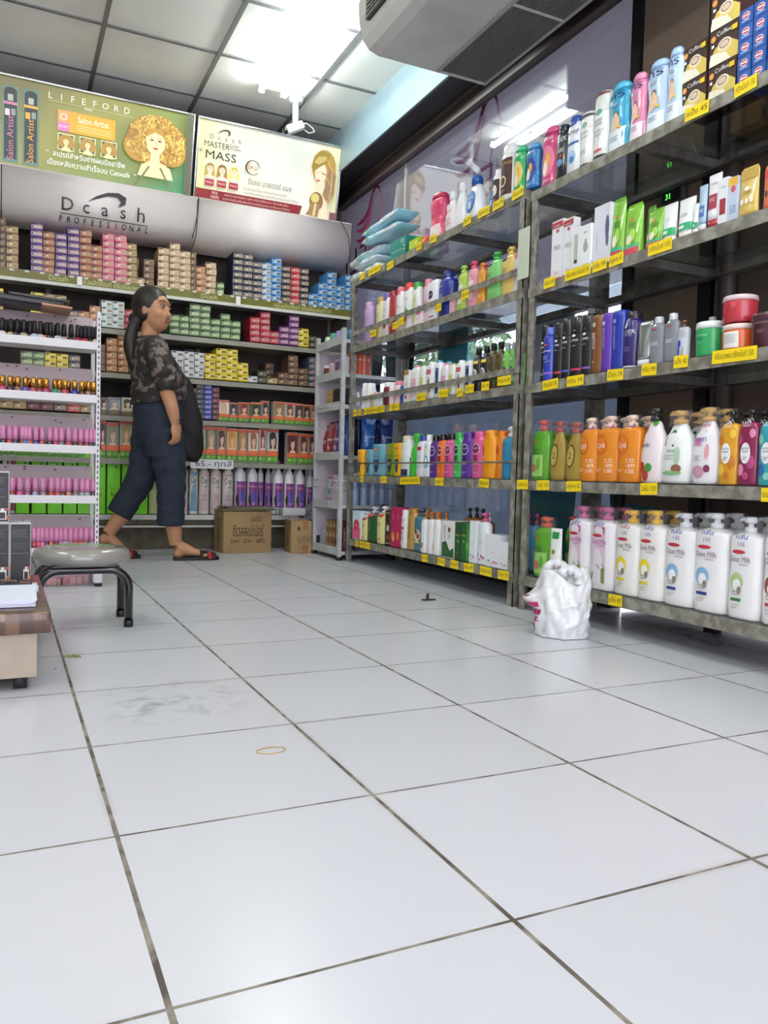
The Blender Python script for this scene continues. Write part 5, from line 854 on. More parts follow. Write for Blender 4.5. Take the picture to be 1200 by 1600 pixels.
def gbox(rows, z, ph, ox, oy, s):
    place([(a, b, t, 'carton', '#c8c0b4', '', d, gfront(h, bg), {'d': .75, 'k': .97, 'name': 'hair_colour_box', 'cat': 'box'}) for a, b, t, h, bg, d in rows], '', BF+.005, z, ph, False, ox, oy, s)
gbox([(240, 314, 965, '#c8a890', '#e4dcd4', 'hair colour box with an ash blonde model'), (315, 365, 990, '#241c1c', '#4a4644', 'hair colour box with a black haired model'), (370, 442, 990, '#7c2c1c', '#8c5c48', 'hair colour box with a red bobbed model'), (448, 515, 993, '#2c2c1c', '#38502c', 'green toned hair colour box with dark haired model'), (516, 565, 980, '#2c201c', '#787068', 'hair colour box with a dark fringed model'), (590, 660, 990, '#8c6c40', '#807868', 'hair colour box with a wavy blonde model'), (661, 726, 1000, '#6c4430', '#a8a098', 'hair colour box with a brunette in profile'), (728, 776, 1010, '#54342c', '#3c3434', 'hair colour box with a brown haired model'), (777, 822, 1020, '#30201c', '#58504c', 'hair colour box with a side fringed model'), (825, 853, 1025, '#8c4c30', '#a89080', 'hair colour box with a copper haired model')], BZ[3], "fourth shelf of back wall", 280, 370, 4)
gbox([(98, 165, 290, '#302420', '#b8a898', 'hair colour box with a dark curly model'), (166, 234, 300, '#a89470', '#5c6c48', 'hair colour box with a straight blonde model'), (236, 296, 305, '#3c2c24', '#847468', 'hair colour box with a brunette fringe'), (298, 364, 315, '#b8843c', '#d8a858', 'hair colour box full of golden curls'), (366, 430, 320, '#b08448', '#7c6c54', 'hair colour box with a honey blonde model'), (432, 497, 325, '#8c6444', '#d0c0b0', 'hair colour box with a light brown haired model'), (499, 545, 300, '#7c241c', '#a8a4a0', 'hair colour box with a red haired model'), (548, 622, 315, '#301c1c', '#a8b0b8', 'hair colour box with a short haired model in grey'), (675, 742, 345, '#5c1c20', '#58302c', 'hair colour box with a burgundy haired model'), (748, 811, 352, '#5c2420', '#947468', 'hair colour box with a auburn haired model'), (812, 852, 355, '#4c2420', '#7c5850', 'hair colour box, rightmost')], BZ[4], "fifth shelf of back wall", 280, 600, 4)
gbox([(585, 620, 235, '#2c201c', '#684c40', 'hair colour box beside the polish rack'), (621, 662, 237, '#3c2018', '#585048', 'hair colour box with long dark red hair'), (664, 743, 265, '#8c8468', '#7c8874', 'hair colour box with an ash haired profile'), (748, 826, 245, '#98845c', '#9c9c84', 'hair colour box with a beige bobbed model'), (828, 900, 250, '#6c4c34', '#988c7c', 'hair colour box behind the woman')], BZ[4], "fifth shelf of back wall", 0, 600, 4)
gbox([(k*76, k*76+74, 250, ('#8c6444', '#302420', '#7c2c1c')[k % 3], '#787064', 'hair colour box glimpsed through the polish rack') for k in range(7)], BZ[4], "fifth shelf of back wall", 0, 600, 4)
place([(a, b, t, 'carton', '#a8a49c', '', d, gfront(h, bg, '#e4c4a8', False), {'d': .75, 'k': .97, 'name': 'hair_colour_box', 'cat': 'box'}) for a, b, t, h, bg, d in [(590, 626, 1068, '#3c2c28', '#584c48', 'dark hair colour box beside the polish rack'), (627, 671, 1070, '#30241c', '#6c5850', 'brown hair colour box with a dark haired model'), (673, 756, 1070, '#98949c', '#70707c', 'grey hair colour box with a silver haired model'), (758, 836, 1075, '#48503c', '#b4ac98', 'grey green hair colour box with a bobbed model'), (838, 900, 1080, '#1c1c28', '#383040', 'navy hair colour box behind the woman')]], '', BF+.005, BZ[3], 'fourth shelf of back wall', False, 0, 330, 4)
sb = lambda: [('r', -.85, .1, .85, .35, '#c8c0b8'), ('x', -.6, .6, .6, 4, '#d8d0c8')]
gbx = [('l', [(-.5, .82), (.3, .82)], .01, '#1c3c08'), ('r', .2, .76, .5, .79, '#1c3c08'), ('t', 'Rex', .0, .32, .08, '#1c4808', .9), ('l', [(-.5, .42), (.5, .42)], .006, '#1c4808')]
place([(a, b, 607, 'carton', '#72cc1c', '', 'bright green box', gbx, {'d': .5, 'name': 'green_box', 'back': 1}) for a, b in ((95, 185), (195, 290), (295, 390), (395, 480), (485, 575), (580, 661), (667, 753), (760, 842), (848, 926))]+[(930, 1006, 650, 'wide', '#a8b078', '#c8c8b0', 'pale olive bag of powder', [('x', -.5, .6, .5, 6, '#788058')], {'d': .6}), (15, 42, 690, 'carton', '#d0ccd0', '', 'narrow white box glimpsed through the polish rack'), (50, 92, 690, 'carton', '#b8c0bc', '', 'grey box with a red label', [('r', -.2, .05, .9, .95, '#a01c2c')])], '', BF+.005, BZ[5], "bottom shelf of back wall", False, 0, 600, 4)
oxy = lambda c: [('r', -.92, .05, .92, .72, c), ('t', 'Oxy', -.1, .58, .13, '#30303c', 1.2), ('t', 'cream', .1, .48, .045, '#30303c', .8), ('t', 'Hair', 0, .32, .05, '#8c6478', .8), ('t', 'Lotion', 0, .26, .05, '#8c6478', .9)]
pur = [('r', -.95, .1, .95, .58, '#7c3884'), ('t', 'Danbury', .0, .5, .05, '#f0a0a0', 1.5), ('e', .1, .3, .5, .12, '#5c4ca8'), ('e', -.6, .26, .25, .1, '#3c2024'), ('x', -.2, .2, .5, 2, '#e0b8e0')]
r6 = [(-60, 0, 588, 'jug', '#6c98b0', '#c8c4b0', 'peroxide bottle with a blue label', oxy('#6c98b0')), (5, 62, 588, 'jug', '#c4b4b0', '#c8c4b0', 'peroxide bottle with a beige label', oxy('#c4a8b0')), (65, 123, 590, 'jug', '#d0d0c4', '#c8c4b0', 'peroxide bottle with a blue label', oxy('#6c98b0')), (125, 196, 595, 'jug', '#cfc6ba', '#c8c4b0', 'peroxide bottle with a pale pink label', oxy('#c4acb0')), (198, 271, 598, 'jug', '#cfc6ba', '#c8c4b0', 'peroxide bottle with a pale pink label', oxy('#c4acb0')), (273, 347, 600, 'jug', '#cfc6ba', '#c8c4b0', 'peroxide bottle with a mauve label', oxy('#b49ca8')),
 (350, 426, 588, 'jug', '#d0d0d4', '#c8c8cc', 'white bottle with a purple label', pur), (430, 500, 590, 'jug', '#d0d0d4', '#c8c8cc', 'white bottle with a purple label', pur), (503, 547, 595, 'jug', '#b8b8c0', '#a8a8ac', 'narrow grey bottle with a purple label', pur, {'off': .05}), (553, 594, 605, 'jug', '#a8a0a8', '#6c2454', 'dim bottle with a maroon cap', pur, {'off': .05}), (592, 660, 600, 'jug', '#d8d8dc', '#7c2454', 'white bottle with purple label and maroon cap', pur), (662, 728, 603, 'jug', '#d8d8dc', '#7c2454', 'white bottle with purple label and maroon cap', pur), (730, 794, 606, 'jug', '#d8d8dc', '#7c2454', 'white bottle with purple label and maroon cap', pur), (800, 850, 640, 'jug', '#c0c0c8', '#c8c8cc', 'grey bottle with a purple label beside the narrow rack', pur)]
place([x if len(x) > 8 else x+({'back': 1, 'name': 'peroxide_bottle'},) for x in r6], '', BF+.005, BZ[5], "bottom shelf of back wall", False, 280, 600, 4)
# stacks of small dye boxes
DC = {'purple': ('#4c2c74', '#b8a0a8', '#c8b090'), 'tan': ('#8c6c48', '#c8b890', '#a08050'), 'brick': ('#8c4434', '#c0a080', '#b08858'), 'pink': ('#c86078', '#d8a8a8', '#b89070'), 'brown': ('#5c4434', '#9c8464', '#705438'), 'cream': ('#a88868', '#e0d0b0', '#c0a078'), 'navy': ('#1c243c', '#b0a090', '#a09078'), 'pale blue': ('#88a8c8', '#d8dcdc', '#90887c'), 'light blue': ('#4888c0', '#b0c8dc', '#6c5c48'), 'red': ('#b02430', '#d08078', '#b09880'), 'black': ('#242428', '#a89888', '#a08c74'), 'green': ('#4c6c48', '#a8b888', '#b0b890'), 'dark green': ('#24382c', '#4c6450', '#506450'), 'yellow': ('#d8c020', '#e0d070', '#806030'), 'olive': ('#383824', '#70705c', '#605c48'), 'white': ('#c4c8cc', '#d8d8d4', '#80705c'), 'mint': ('#b8c8c4', '#dce0dc', '#908060'), 'orange': ('#a8704c', '#d0a880', '#a88858'), 'violet': ('#5c2c64', '#b890a8', '#c0a0a0'), 'crimson': ('#a8283c', '#c88080', '#b09078'), 'charcoal': ('#2c2c34', '#6c6870', '#686468'), 'maroon': ('#4c2028', '#885860', '#805058'), 'royal blue': ('#2c3c9c', '#8088c0', '#8088c0'), 'grey': ('#58606c', '#8c949c', '#c86848')}
def dyebox(c, W, H, D=.17):
    a, b, e = DC[c]; m = MB(); m.box((0, 0, H/2), (W, D, H), M(a, .4)); A = Art(m, lambda u, v, l: (u*W/2, -D/2-l, v*H)); A.e = .0004
    A.rect(-.9, .2, .9, .72, M(b, .5)); A.rect(-.9, .72, -.3, .92, '#1c1818'); A.rect(.0, .28, .82, .64, M(e, .5)); A.rect(-.8, .34, -.55, .6, M(a, .4)); A.rect(-.5, .44, -.1, .52, '#e8e0d8'); A.rect(.1, .78, .8, .84, M(b, .5))
    return m.mesh()
STUFF = []; DM = {}; ORD = ['bottom', 'second', 'third', 'fourth', 'fifth', 'sixth', 'seventh', 'eighth', 'ninth']; CO = ['first', 'second', 'third', 'fourth', 'fifth', 'sixth', 'seventh', 'eighth']
COLN = {}
def stacks(cols, zt, ph, ox, oy, s=4, H=.0415):
    for c in cols:
        x0, x1, top, n, col = c[:5]; off = c[5] if len(c) > 5 else 0; px0, px1 = ox+x0/s, ox+x1/s
        a, b = xAt(px0, BF+.01, zt), xAt(px1, BF+.01, zt); W = min(.088, (b-a)*.98) if col not in ('charcoal', 'maroon', 'royal blue', 'grey') or n < 6 else (b-a)*.97
        h = H if len(c) < 7 else c[6]; key = (col, round(W*250), h)
        if key not in DM: DM[key] = dyebox(col, W, h-.001)
        if off >= .05 or off < 0 or x1 < 0:
            off = max(off, 0)
            for k in range(n): STUFF.append((DM[key], ((a+b)/2, BF+.01+.085+off, zt+.0005+k*h)))
            continue
        i = COLN.get((ph, col), 0); COLN[(ph, col)] = i+1
        for k in range(n):
            o = ob('hair_dye_box' if h > .04 else 'colour_cream_box', DM[key], None, ((a+b)/2+random.uniform(-.0015, .0015), BF+.01+.085+off+random.uniform(-.004, .004), zt+.0005+k*h), random.uniform(-.012, .012))
            tag(o, '%s dye box, %s level of %s %s stack, %s' % (col, ORD[min(k, 8)], '@%d@' % i, col, ph), 'box', '%s dye boxes on the %s' % (col, ph)); o['_col'] = (ph+col)
z1 = BZ[0]+.065
stacks([(-60, -2, 60, 6, 'purple'), (0, 35, 62, 7, 'brown'), (38, 115, 105, 6, 'tan'), (190, 268, 92, 7, 'purple'), (268, 342, 148, 6, 'brick'), (345, 418, 128, 6, 'purple'), (420, 495, 138, 7, 'purple'), (497, 571, 150, 7, 'brick'), (569, 638, 225, 5, 'brick'), (641, 714, 170, 7, 'pink'), (716, 792, 178, 7, 'pink'), (787, 853, 228, 6, 'tan'), (853, 920, 410, 1, 'cream', -1), (856, 893, 252, 5, 'tan', .18), (897, 962, 290, 4, 'brown', -1), (985, 1055, 245, 6, 'cream'), (1057, 1122, 228, 7, 'cream'), (1122, 1188, 268, 6, 'cream')], z1, 'top shelf of back wall', 0, 330)
stacks([(70, 104, 140, 6, 'brown', -1), (106, 163, 200, 4, 'orange'), (172, 236, 150, 5, 'cream', .03), (238, 285, 290, 2, 'green', .02), (332, 396, 125, 7, 'navy'), (396, 456, 135, 7, 'navy'), (456, 514, 190, 6, 'navy'), (514, 573, 180, 6, 'pale blue'), (575, 636, 155, 7, 'light blue'), (638, 694, 175, 6, 'black'), (694, 751, 210, 6, 'red'), (753, 807, 185, 6, 'black'), (808, 866, 245, 2, 'light blue'), (808, 866, 245, 3, 'light blue', .18), (867, 921, 300, 4, 'light blue'), (922, 979, 210, 6, 'light blue'), (980, 1034, 285, 4, 'light blue'), (1035, 1088, 230, 6, 'light blue')], z1, 'top shelf of back wall', 280, 370)
stacks([(-30, 20, 410, 4, 'yellow', -1), (190, 267, 450, 4, 'yellow'), (269, 341, 460, 4, 'tan'), (343, 415, 470, 4, 'tan'), (418, 488, 540, 2, 'navy', -1), (489, 558, 560, 2, 'orange'), (560, 631, 530, 3, 'orange'), (633, 703, 575, 4, 'mint'), (704, 776, 582, 4, 'mint'), (777, 840, 632, 3, 'crimson'), (840, 880, 530, 5, 'cream', .1), (635, 690, 505, 5, 'dark green', .18), (692, 760, 540, 5, 'olive', .18), (1090, 1180, 560, 3, 'dark green', .1)], BZ[1]+.01, 'second shelf of back wall', 0, 330)
stacks([(-60, 0, 505, 3, 'green'), (1, 61, 505, 3, 'green', -1), (63, 128, 410, 5, 'green'), (129, 194, 415, 5, 'green'), (193, 255, 520, 3, 'green'), (257, 319, 465, 4, 'green'), (320, 382, 505, 3, 'green'), (443, 504, 522, 4, 'crimson'), (505, 566, 465, 5, 'crimson'), (566, 622, 570, 2, 'crimson'), (623, 684, 545, 3, 'violet'), (685, 748, 490, 5, 'violet'), (744, 810, 568, 3, 'yellow'), (813, 858, 620, 2, 'olive', -1), (30, 60, 505, 4, 'dark green', .18)], BZ[1]+.01, 'second shelf of back wall', 280, 370)
stacks([(130+k*75, 202+k*75, 900, 2, ('green', 'green', 'yellow', 'yellow', 'navy')[k], -1) for k in range(5)]+[(600, 660, 825, 4, 'brown', .02), (664, 732, 827, 5, 'orange'), (734, 802, 765, 6, 'orange'), (804, 860, 800, 5, 'green', -1)], BZ[2]+.01, 'third shelf of back wall', 0, 330)
stacks([(-50, 28, 700, 4, 'white'), (30, 92, 705, 4, 'white', -1), (94, 156, 745, 4, 'white'), (60, 130, 655, 5, 'charcoal', .18), (160, 228, 715, 4, 'yellow'), (229, 297, 680, 5, 'yellow'), (298, 364, 690, 5, 'yellow'), (365, 431, 780, 3, 'yellow'), (372, 398, 700, 5, 'olive', .18), (430, 488, 865, 1, 'white', -1), (488, 548, 832, 2, 'olive'), (551, 616, 877, 1, 'tan'), (582, 640, 735, 4, 'brown', .18), (618, 680, 845, 2, 'brown', -1), (679, 741, 730, 5, 'brown'), (744, 805, 815, 3, 'brown', -1), (808, 858, 743, 5, 'grey')], BZ[2]+.01, 'third shelf of back wall', 280, 370)
stacks([(60, 102, 930, 6, 'tan', 0, .033), (104, 152, 925, 7, 'charcoal', 0, .033), (154, 202, 925, 7, 'royal blue', 0, .033), (204, 250, 930, 6, 'maroon', 0, .036)], BZ[3]+.01, 'fourth shelf of back wall', 280, 370)
stacks([(0+k*84, 82+k*84, 680, 4, ('tan', 'tan', 'maroon', 'maroon', 'black', 'red', 'tan')[k], -1, .045) for k in range(7)], BZ[3]+.01, 'fourth shelf of back wall', 0, 330)
bm = bmesh.new(); mats = []
for me, loc in STUFF:
    k0 = len(bm.faces); bm.from_mesh(me); bm.faces.ensure_lookup_table(); vv = {v for f in bm.faces[k0:] for v in f.verts}
    for v in vv: v.co += Vector(loc)
    for f in bm.faces[k0:]:
        m_ = me.materials[f.material_index]
        if m_ not in mats: mats.append(m_)
        f.material_index = mats.index(m_)
sm_ = bpy.data.meshes.new('stuff'); bm.to_mesh(sm_); bm.free()
for m_ in mats: sm_.materials.append(m_)
so = tag(ob('hair_dye_boxes', sm_), 'further small hair dye boxes stacked dim behind the front stacks of the wall shelving', 'boxes'); so['kind'] = 'stuff'
# handwritten price card
t = thing('price_card', 'white handwritten price card hanging on the fifth back shelf', 'sign', (1.2, BF-.012, 0)); m = MB(); zc = .592; xa, xb = xAt(298, BF-.012, zc)-1.2, xAt(364.5, BF-.012, zc)-1.2
m.box(((xa+xb)/2, 0, zc-.018), (xb-xa, .002, .062), M('#dcdcd8', .6)); A = Art(m, lambda u, v, l: (u, -.001-l, v)); A.text('65.- ทุกสี', (xa+xb)/2+.01, zc-.018, .055, M('#1c2878', .6), fit=(xb-xa)*.85); m.build('card', t)
# ================================================================ NAIL POLISH
rn = random.Random(3)
def polish(x, y, z, cap, col, label, group, sc=1.0, style='round', turn=0):
    k = ('np', cap, col, style)
    if k not in PC:
        b = MB(); g = M(col, .12, coat=.8)
        if style == 'gold': b.loft([(0, 0, 0, .014, .014, 2.2), (0, 0, .004, .016, .016, 2.2), (0, 0, .024, .016, .016, 2.2), (0, 0, .03, .008, .008, 2)], g, 14); c = MB(); c.loft([(0, 0, .03, .0095, .0095, 4), (0, 0, .062, .0105, .0105, 4), (0, 0, .068, .005, .005, 3)], M('#b8863c', .22, metal=.9), 12)
        elif style == 'pot': b.loft([(0, 0, 0, .017, .014, 3), (0, 0, .003, .019, .015, 3), (0, 0, .026, .018, .014, 3), (0, 0, .032, .008, .008, 2)], g, 14); c = MB(); c.loft([(0, 0, .032, .0105, .0105, 2), (0, 0, .06, .0095, .0095, 2), (0, 0, .085, .009, .009, 2), (0, 0, .088, .006, .006, 2)], M(cap, .5), 14)
        else: b.loft([(0, 0, 0, .0135, .0135, 2.4), (0, 0, .003, .015, .015, 2.4), (0, 0, .022, .014, .014, 2.2), (0, 0, .029, .0095, .0095, 2)], g, 14); c = MB(); c.loft([(0, 0, .028, .0115, .0115, 2), (0, 0, .05, .0115, .0115, 2), (0, 0, .078, .010, .010, 2), (0, 0, .086, .006, .006, 2)], M(cap, .35, coat=.3), 14)
        PC[k] = (b.mesh(), c.mesh())
    t = tag(ob('nail_polish', None, None, (x, y, z), turn), label, 'nail polish', group); t.scale = (sc, sc, sc); t['_row'] = label+('R' if y > NYF+.045 else 'F')
    ob('bottle', PC[k][0], t); ob('cap', PC[k][1], t)
def npx(px, z, y=NYF+.03): return xAt(px, y, z)
RD = ['#8c2430', '#b83850', '#c8508c', '#241c20', '#a84c30', '#6c2030', '#a87098', '#a8a4b8', '#a88c74', '#b84438', '#c46448', '#7c4830', '#8c8c88', '#a4a8ac']
for i, (a, c) in enumerate(zip((3, 17, 27, 37, 47, 54, 63, 73, 79, 90, 100, 111, 121, 127, 133, 139, 145, 150), ['#d8d4d0', '#b89c68', '#1c1c20', '#a89c84', '#1c1c20', '#b8bcc0', '#b8bcc0', '#e06c24', '#1c1c20', '#b4bcc4', '#c8a48c', '#301c20', '#8c1c2c', '#7c1828', '#a01c2c', '#1c1c20', '#201c1c', '#d0bca0'])):
    polish(npx(a, NZ[0]), NYF+.02+(.012 if i % 3 == 1 else 0), NZ[0]-.014, '#1a1a1e', c, 'black|highest', 'black capped nail polishes', .98, 'pot', rn.uniform(-.3, .3))
for i in range(14): polish(npx(-2+i*11.2, NZ[0], NYF+.075), NYF+.06, NZ[0]-.014, '#1a1a1e', rn.choice(['#1c1c20', '#8c1c2c', '#b8bcc0']), 'black|highest', 'black capped nail polishes', .98, 'pot')
GC = ['#b02458', '#241820', '#7c4850', '#483c8c', '#981c34', '#6c1c30', '#a01c58', '#1c7c60', '#5c3830', '#a02838', '#1c3c8c', '#3c2c28', '#7c5848', '#4c2c20']
for i, a in enumerate((4, 16, 28, 40, 52, 62, 72, 86, 93, 101, 116, 127, 138, 146)):
    polish(npx(a, NZ[1]), NYF+.015, NZ[1]-.014, '#b8863c', GC[i], 'gold|second', 'gold capped nail polishes', 1.12, 'gold', rn.uniform(-.4, .4))
    if i % 2: polish(npx(a+5, NZ[1], NYF+.07), NYF+.055, NZ[1]-.014, '#b8863c', GC[-i], 'gold|second', 'gold capped nail polishes', 1.12, 'gold')
def pinks(tier, xs, cs, zz, word):
    for i, a in enumerate(xs):
        polish(npx(a, zz), NYF+.015, zz-.014, '#c47ca4', cs[i % len(cs)], 'pink|'+word, 'pink capped nail polishes, %s tier' % word, 1.05, 'round')
        if i % 2 == 0: polish(npx(a+4.5, zz, NYF+.06), NYF+.05, zz-.014, '#c47ca4', rn.choice(RD), 'pink|'+word, 'pink capped nail polishes, %s tier' % word, 1.05, 'round')
pinks(2, (5, 15, 24, 35, 40, 46, 56, 66, 78, 87, 96, 107, 117, 126, 135, 142, 148), ['#1c2440', '#a82c28', '#1c3048', '#6c2430', '#2468b0', '#a84c34', '#3c2c80', '#8c3028', '#241c20', '#a82c4c', '#606468', '#a83848', '#1c181c', '#681828', '#8c1c2c', '#1c181c', '#181818'], NZ[2], 'third')
pinks(3, (19, 31, 43, 55, 67, 80, 90, 98, 107, 118, 128, 136, 145), ['#8c1c24', '#c84888', '#7c4870', '#8888a8', '#8c786c', '#9c3028', '#a84434', '#482820', '#a05838', '#707468', '#8c9090', '#8c989c', '#241818'], NZ[3], 'fourth')
pinks(4, (53, 60, 66, 73, 80, 88, 95, 102, 110, 118, 126, 134, 143), RD, NZ[4]+.01, 'lowest')
# packs of polish on the floor below
for i, (a, b_) in enumerate(((66, 95), (98, 139))):
    xa, xb = xAt(a, NYF+.02, .03), xAt(b_, NYF+.02, .03); t = thing('polish_pack', ('clear pack of pink capped polish lying under the rack, left one', 'clear pack of pink capped polish lying under the rack, near the foot')[i], 'pack', ((xa+xb)/2, NYF+.03, 0))
    p_ = MB(); n = 4
    for k in range(n):
        x = (xb-xa)*((k+.5)/n-.5); p_.loft([(x, 0, .004, .015, .015, 2), (x, 0, .035, .015, .015, 2), (x, 0, .04, .01, .01, 2)], M(('#9c5060', '#b87080', '#a88070', '#8c4454')[k], .2), 12); p_.loft([(x, 0, .04, .012, .012, 2), (x, 0, .09, .011, .011, 2), (x, 0, .097, .006, .006, 2)], M('#c47ca4', .35), 12)
    p_.build('polish_bottles', t); MB().box((0, 0, .052), (xb-xa, .05, .102), M('#f0e8f0', .1, alpha=.15, coat=1)).build('wrapping', t)
t = thing('flat_tray', 'dark flat tray packs lying on top of the polish rack', 'tray', (.1, NYF+.06, NZ[0]+.137)); MB().box((-.03, .0, .012), (.32, .18, .024), M('#201f20', .35), .004).box((.03, -.01, .03), (.24, .16, .012), M('#2c2a2a', .3), .003).build('trays', t)
MB().box((.1, 0, .003), (.12, .19, .008), M('#b88c6c', .6)).build('card', t); t.rotation_euler = (0, radians(2.5), 0)
struct(MB().box((-.215, NYF+.08, NZ[0]+.128), (1.19, .2, .006), nw).build('rack_top')) if 0 else None
tag(MB().box((-.42, NYF+.06, NZ[0]+.147), (.6, .16, .02), M('#8c8884', .5), .003).build('cardboard_sheet'), 'grey sheet lying along the top of the polish rack', 'sheet')
# ================================================================ STOOL
st_ = thing('low_stool', 'low round grey cushioned stool on black bent metal legs', 'stool', (.237, 2.84, 0))
cu = MB(); R0 = .155
cu.loft([(0, 0, .206, R0*.80, R0*.80, 2), (0, 0, .209, R0*.94, R0*.94, 2), (0, 0, .222, R0*1.0, R0*1.0, 2), (0, 0, .238, R0*1.0, R0*1.0, 2), (0, 0, .251, R0*.95, R0*.95, 2), (0, 0, .259, R0*.85, R0*.85, 2), (0, 0, .263, R0*.65, R0*.65, 2), (0, 0, .264, R0*.3, R0*.3, 2)], M('#8e8c86', .22, coat=.5, noise=.2, nscale=7, noise2='#77756e'), 48); cu.build('cushion', st_)
bkm = M('#0d0d0f', .25, coat=.4)
for y in (-.1, .1):
    pts = [(-.138, y, .012)]+[(-.138, y, .13)]
    for k in range(1, 7): a = k/6*pi/2; pts.append((-.138+.062*(1-cos(a)), y, .13+.062*sin(a)))
    pts += [(.076, y, .192)]
    for k in range(1, 7): a = k/6*pi/2; pts.append((.076+.062*sin(a), y, .192-.062*(1-cos(a))))
    pts += [(.138, y, .012)]
    MB().tube(pts, .0135, bkm, 12).build('leg_frame', st_)
    for s in (-.138, .138): MB().cyl((s, y, 0), .0155, .022, blk).build('rubber_foot', st_)
MB().box((0, 0, .2045), (.2, .22, .004), bkm).build('seat_plate', st_)
# ================================================================ TROLLEY WITH GOODS
woodm = bpy.data.materials.new('m_woodprint'); woodm.use_nodes = True; nt = woodm.node_tree; b_ = nt.nodes['Principled BSDF']; tc = nt.nodes.new('ShaderNodeTexCoord'); mp = nt.nodes.new('ShaderNodeMapping'); mp.inputs['Scale'].default_value = (34, 6, 6)
wn2 = nt.nodes.new('ShaderNodeTexWhiteNoise'); fl_ = nt.nodes.new('ShaderNodeVectorMath'); fl_.operation = 'FLOOR'; nt.links.new(tc.outputs['Object'], mp.inputs[0]); nt.links.new(mp.outputs[0], fl_.inputs[0]); nt.links.new(fl_.outputs[0], wn2.inputs[0])
cr = nt.nodes.new('ShaderNodeValToRGB'); cr.color_ramp.interpolation = 'LINEAR'
for q, c in ((0, '#2c2220'), (.35, '#4c3426'), (.7, '#6c4a34'), (1, '#8c6c4c')):
    e = cr.color_ramp.elements[0] if q == 0 else (cr.color_ramp.elements[-1] if q == 1 else cr.color_ramp.elements.new(q)); e.position = q; e.color = (*lin(c), 1)
nt.links.new(wn2.outputs['Value'], cr.inputs[0]); gn = nt.nodes.new('ShaderNodeTexNoise'); gn.inputs['Scale'].default_value = 1; mp2 = nt.nodes.new('ShaderNodeMapping'); mp2.inputs['Scale'].default_value = (160, 12, 12); nt.links.new(tc.outputs['Object'], mp2.inputs[0]); nt.links.new(mp2.outputs[0], gn.inputs[0])
mm = nt.nodes.new('ShaderNodeMix'); mm.data_type = 'RGBA'; mm.blend_type = 'MULTIPLY'; mm.inputs[0].default_value = .5; nt.links.new(cr.outputs[0], mm.inputs[6]); nt.links.new(gn.outputs['Fac'], mm.inputs[7]); nt.links.new(mm.outputs[2], b_.inputs['Base Color']); b_.inputs['Roughness'].default_value = .3; b_.inputs['Coat Weight'].default_value = .6
tl = thing('display_trolley', 'low trolley with a wood patterned top wrapped in clear film', 'trolley', (-.35, 2.355, 0)); t0 = (-.35, 2.4)
MB().box((0, 0, .16), (.9, .71, .05), woodm, .004).build('top', tl)
MB().box((-.03, .0, .085), (.9, .69, .105), M('#a89c8c', .8, noise=.25, nscale=9, noise2='#7c7060')).build('cardboard_base', tl)
for x, y in ((.385, -.31), (.385, .31), (-.385, -.31), (-.385, .31)):
    c = MB(); c.x = Matrix.Translation((x, y, .02)) @ Matrix.Rotation(pi/2, 4, 'Y'); c.cyl((0, 0, -.015), .02, .03, M('#1c1c1c', .5), 18); c.build('caster', tl)
bx = [('r', -.96, .02, .96, .98, '#1a1b1d'), ('r', -.96, .3, -.94, .98, '#d8d8d8'), ('x', -.8, .88, .7, 5, '#5c5c60'), ('x', -.8, .66, .7, 4, '#4c4c50'), ('r', -.9, .5, .8, .505, '#8c8c8c'), ('r', .3, .06, .82, .24, '#d0d0cc'), ('r', .45, .24, .68, .28, '#d0d0cc'), ('r', .38, .08, .74, .2, '#141414'), ('e', .8, .26, .14, .03, '#a05028'), ('e', .9, .1, .1, .04, '#b06438')]
def black(px0, px1, pyt, z0, Y, label):
    a, b = xAt(px0, Y, z0+.1), xAt(px1, Y, z0+.1); h = zAt(pyt, b, Y)-z0; t = thing('black_box', label, 'box', ((a+b)/2, Y+.05, z0)); m = MB(); W = b-a
    m.box((0, 0, h/2), (W, .1, h), M('#c8c8c8', .4)); doart(Art(m, lambda u, v, l: (u*W/2, -.05-l, v*h)), bx, W, h)
    m.box((W/2+.0005, 0, h/2), (.001, .098, h*.98), M('#242528', .3)); m.build('carton', t); return h
h1 = black(-34, 14.5, 817, .187, 2.5, 'black printed box, lower one at the left frame edge'); black(15.5, 48, 817, .187, 2.5, 'black printed box with a bottle picture, right of the three')
black(-34, 14.5, 737, .188+h1, 2.5, 'black printed box standing on top of another box')
t = thing('palette', 'open black makeup palette with brown pans', 'palette', (.0, 2.4, .194)); pm = MB().box((0, 0, .006), (.14, .08, .012), M('#1c1c1e', .3), .003)
for i in range(4):
    for j in range(2): pm.box((-.05+i*.034, -.018+j*.036, .0125), (.027, .028, .002), M(('#3c2c28', '#4c3c34', '#2c2424', '#7c5440')[(i+j) % 4], .6))
pm.build('tray', t)
tag(MB().box((.0, 2.4, .1895), (.17, .14, .007), M('#c8c4c8', .6)).build('leaflets'), 'pile of leaflets lying under the black palette', 'leaflets')
pp = MB()
for k in range(8): pp.x = Matrix.Translation((-.05, 2.23, .1875+k*.002)) @ Matrix.Rotation(radians(rn.uniform(-2, 2)-3), 4, 'Z'); pp.box((0, 0, 0), (.25, .30 if k else .30, .0016), M('#dfe4f4', .7))
tag(pp.build('paper_stack'), 'stack of blank white paper on the wood patterned trolley top', 'paper')
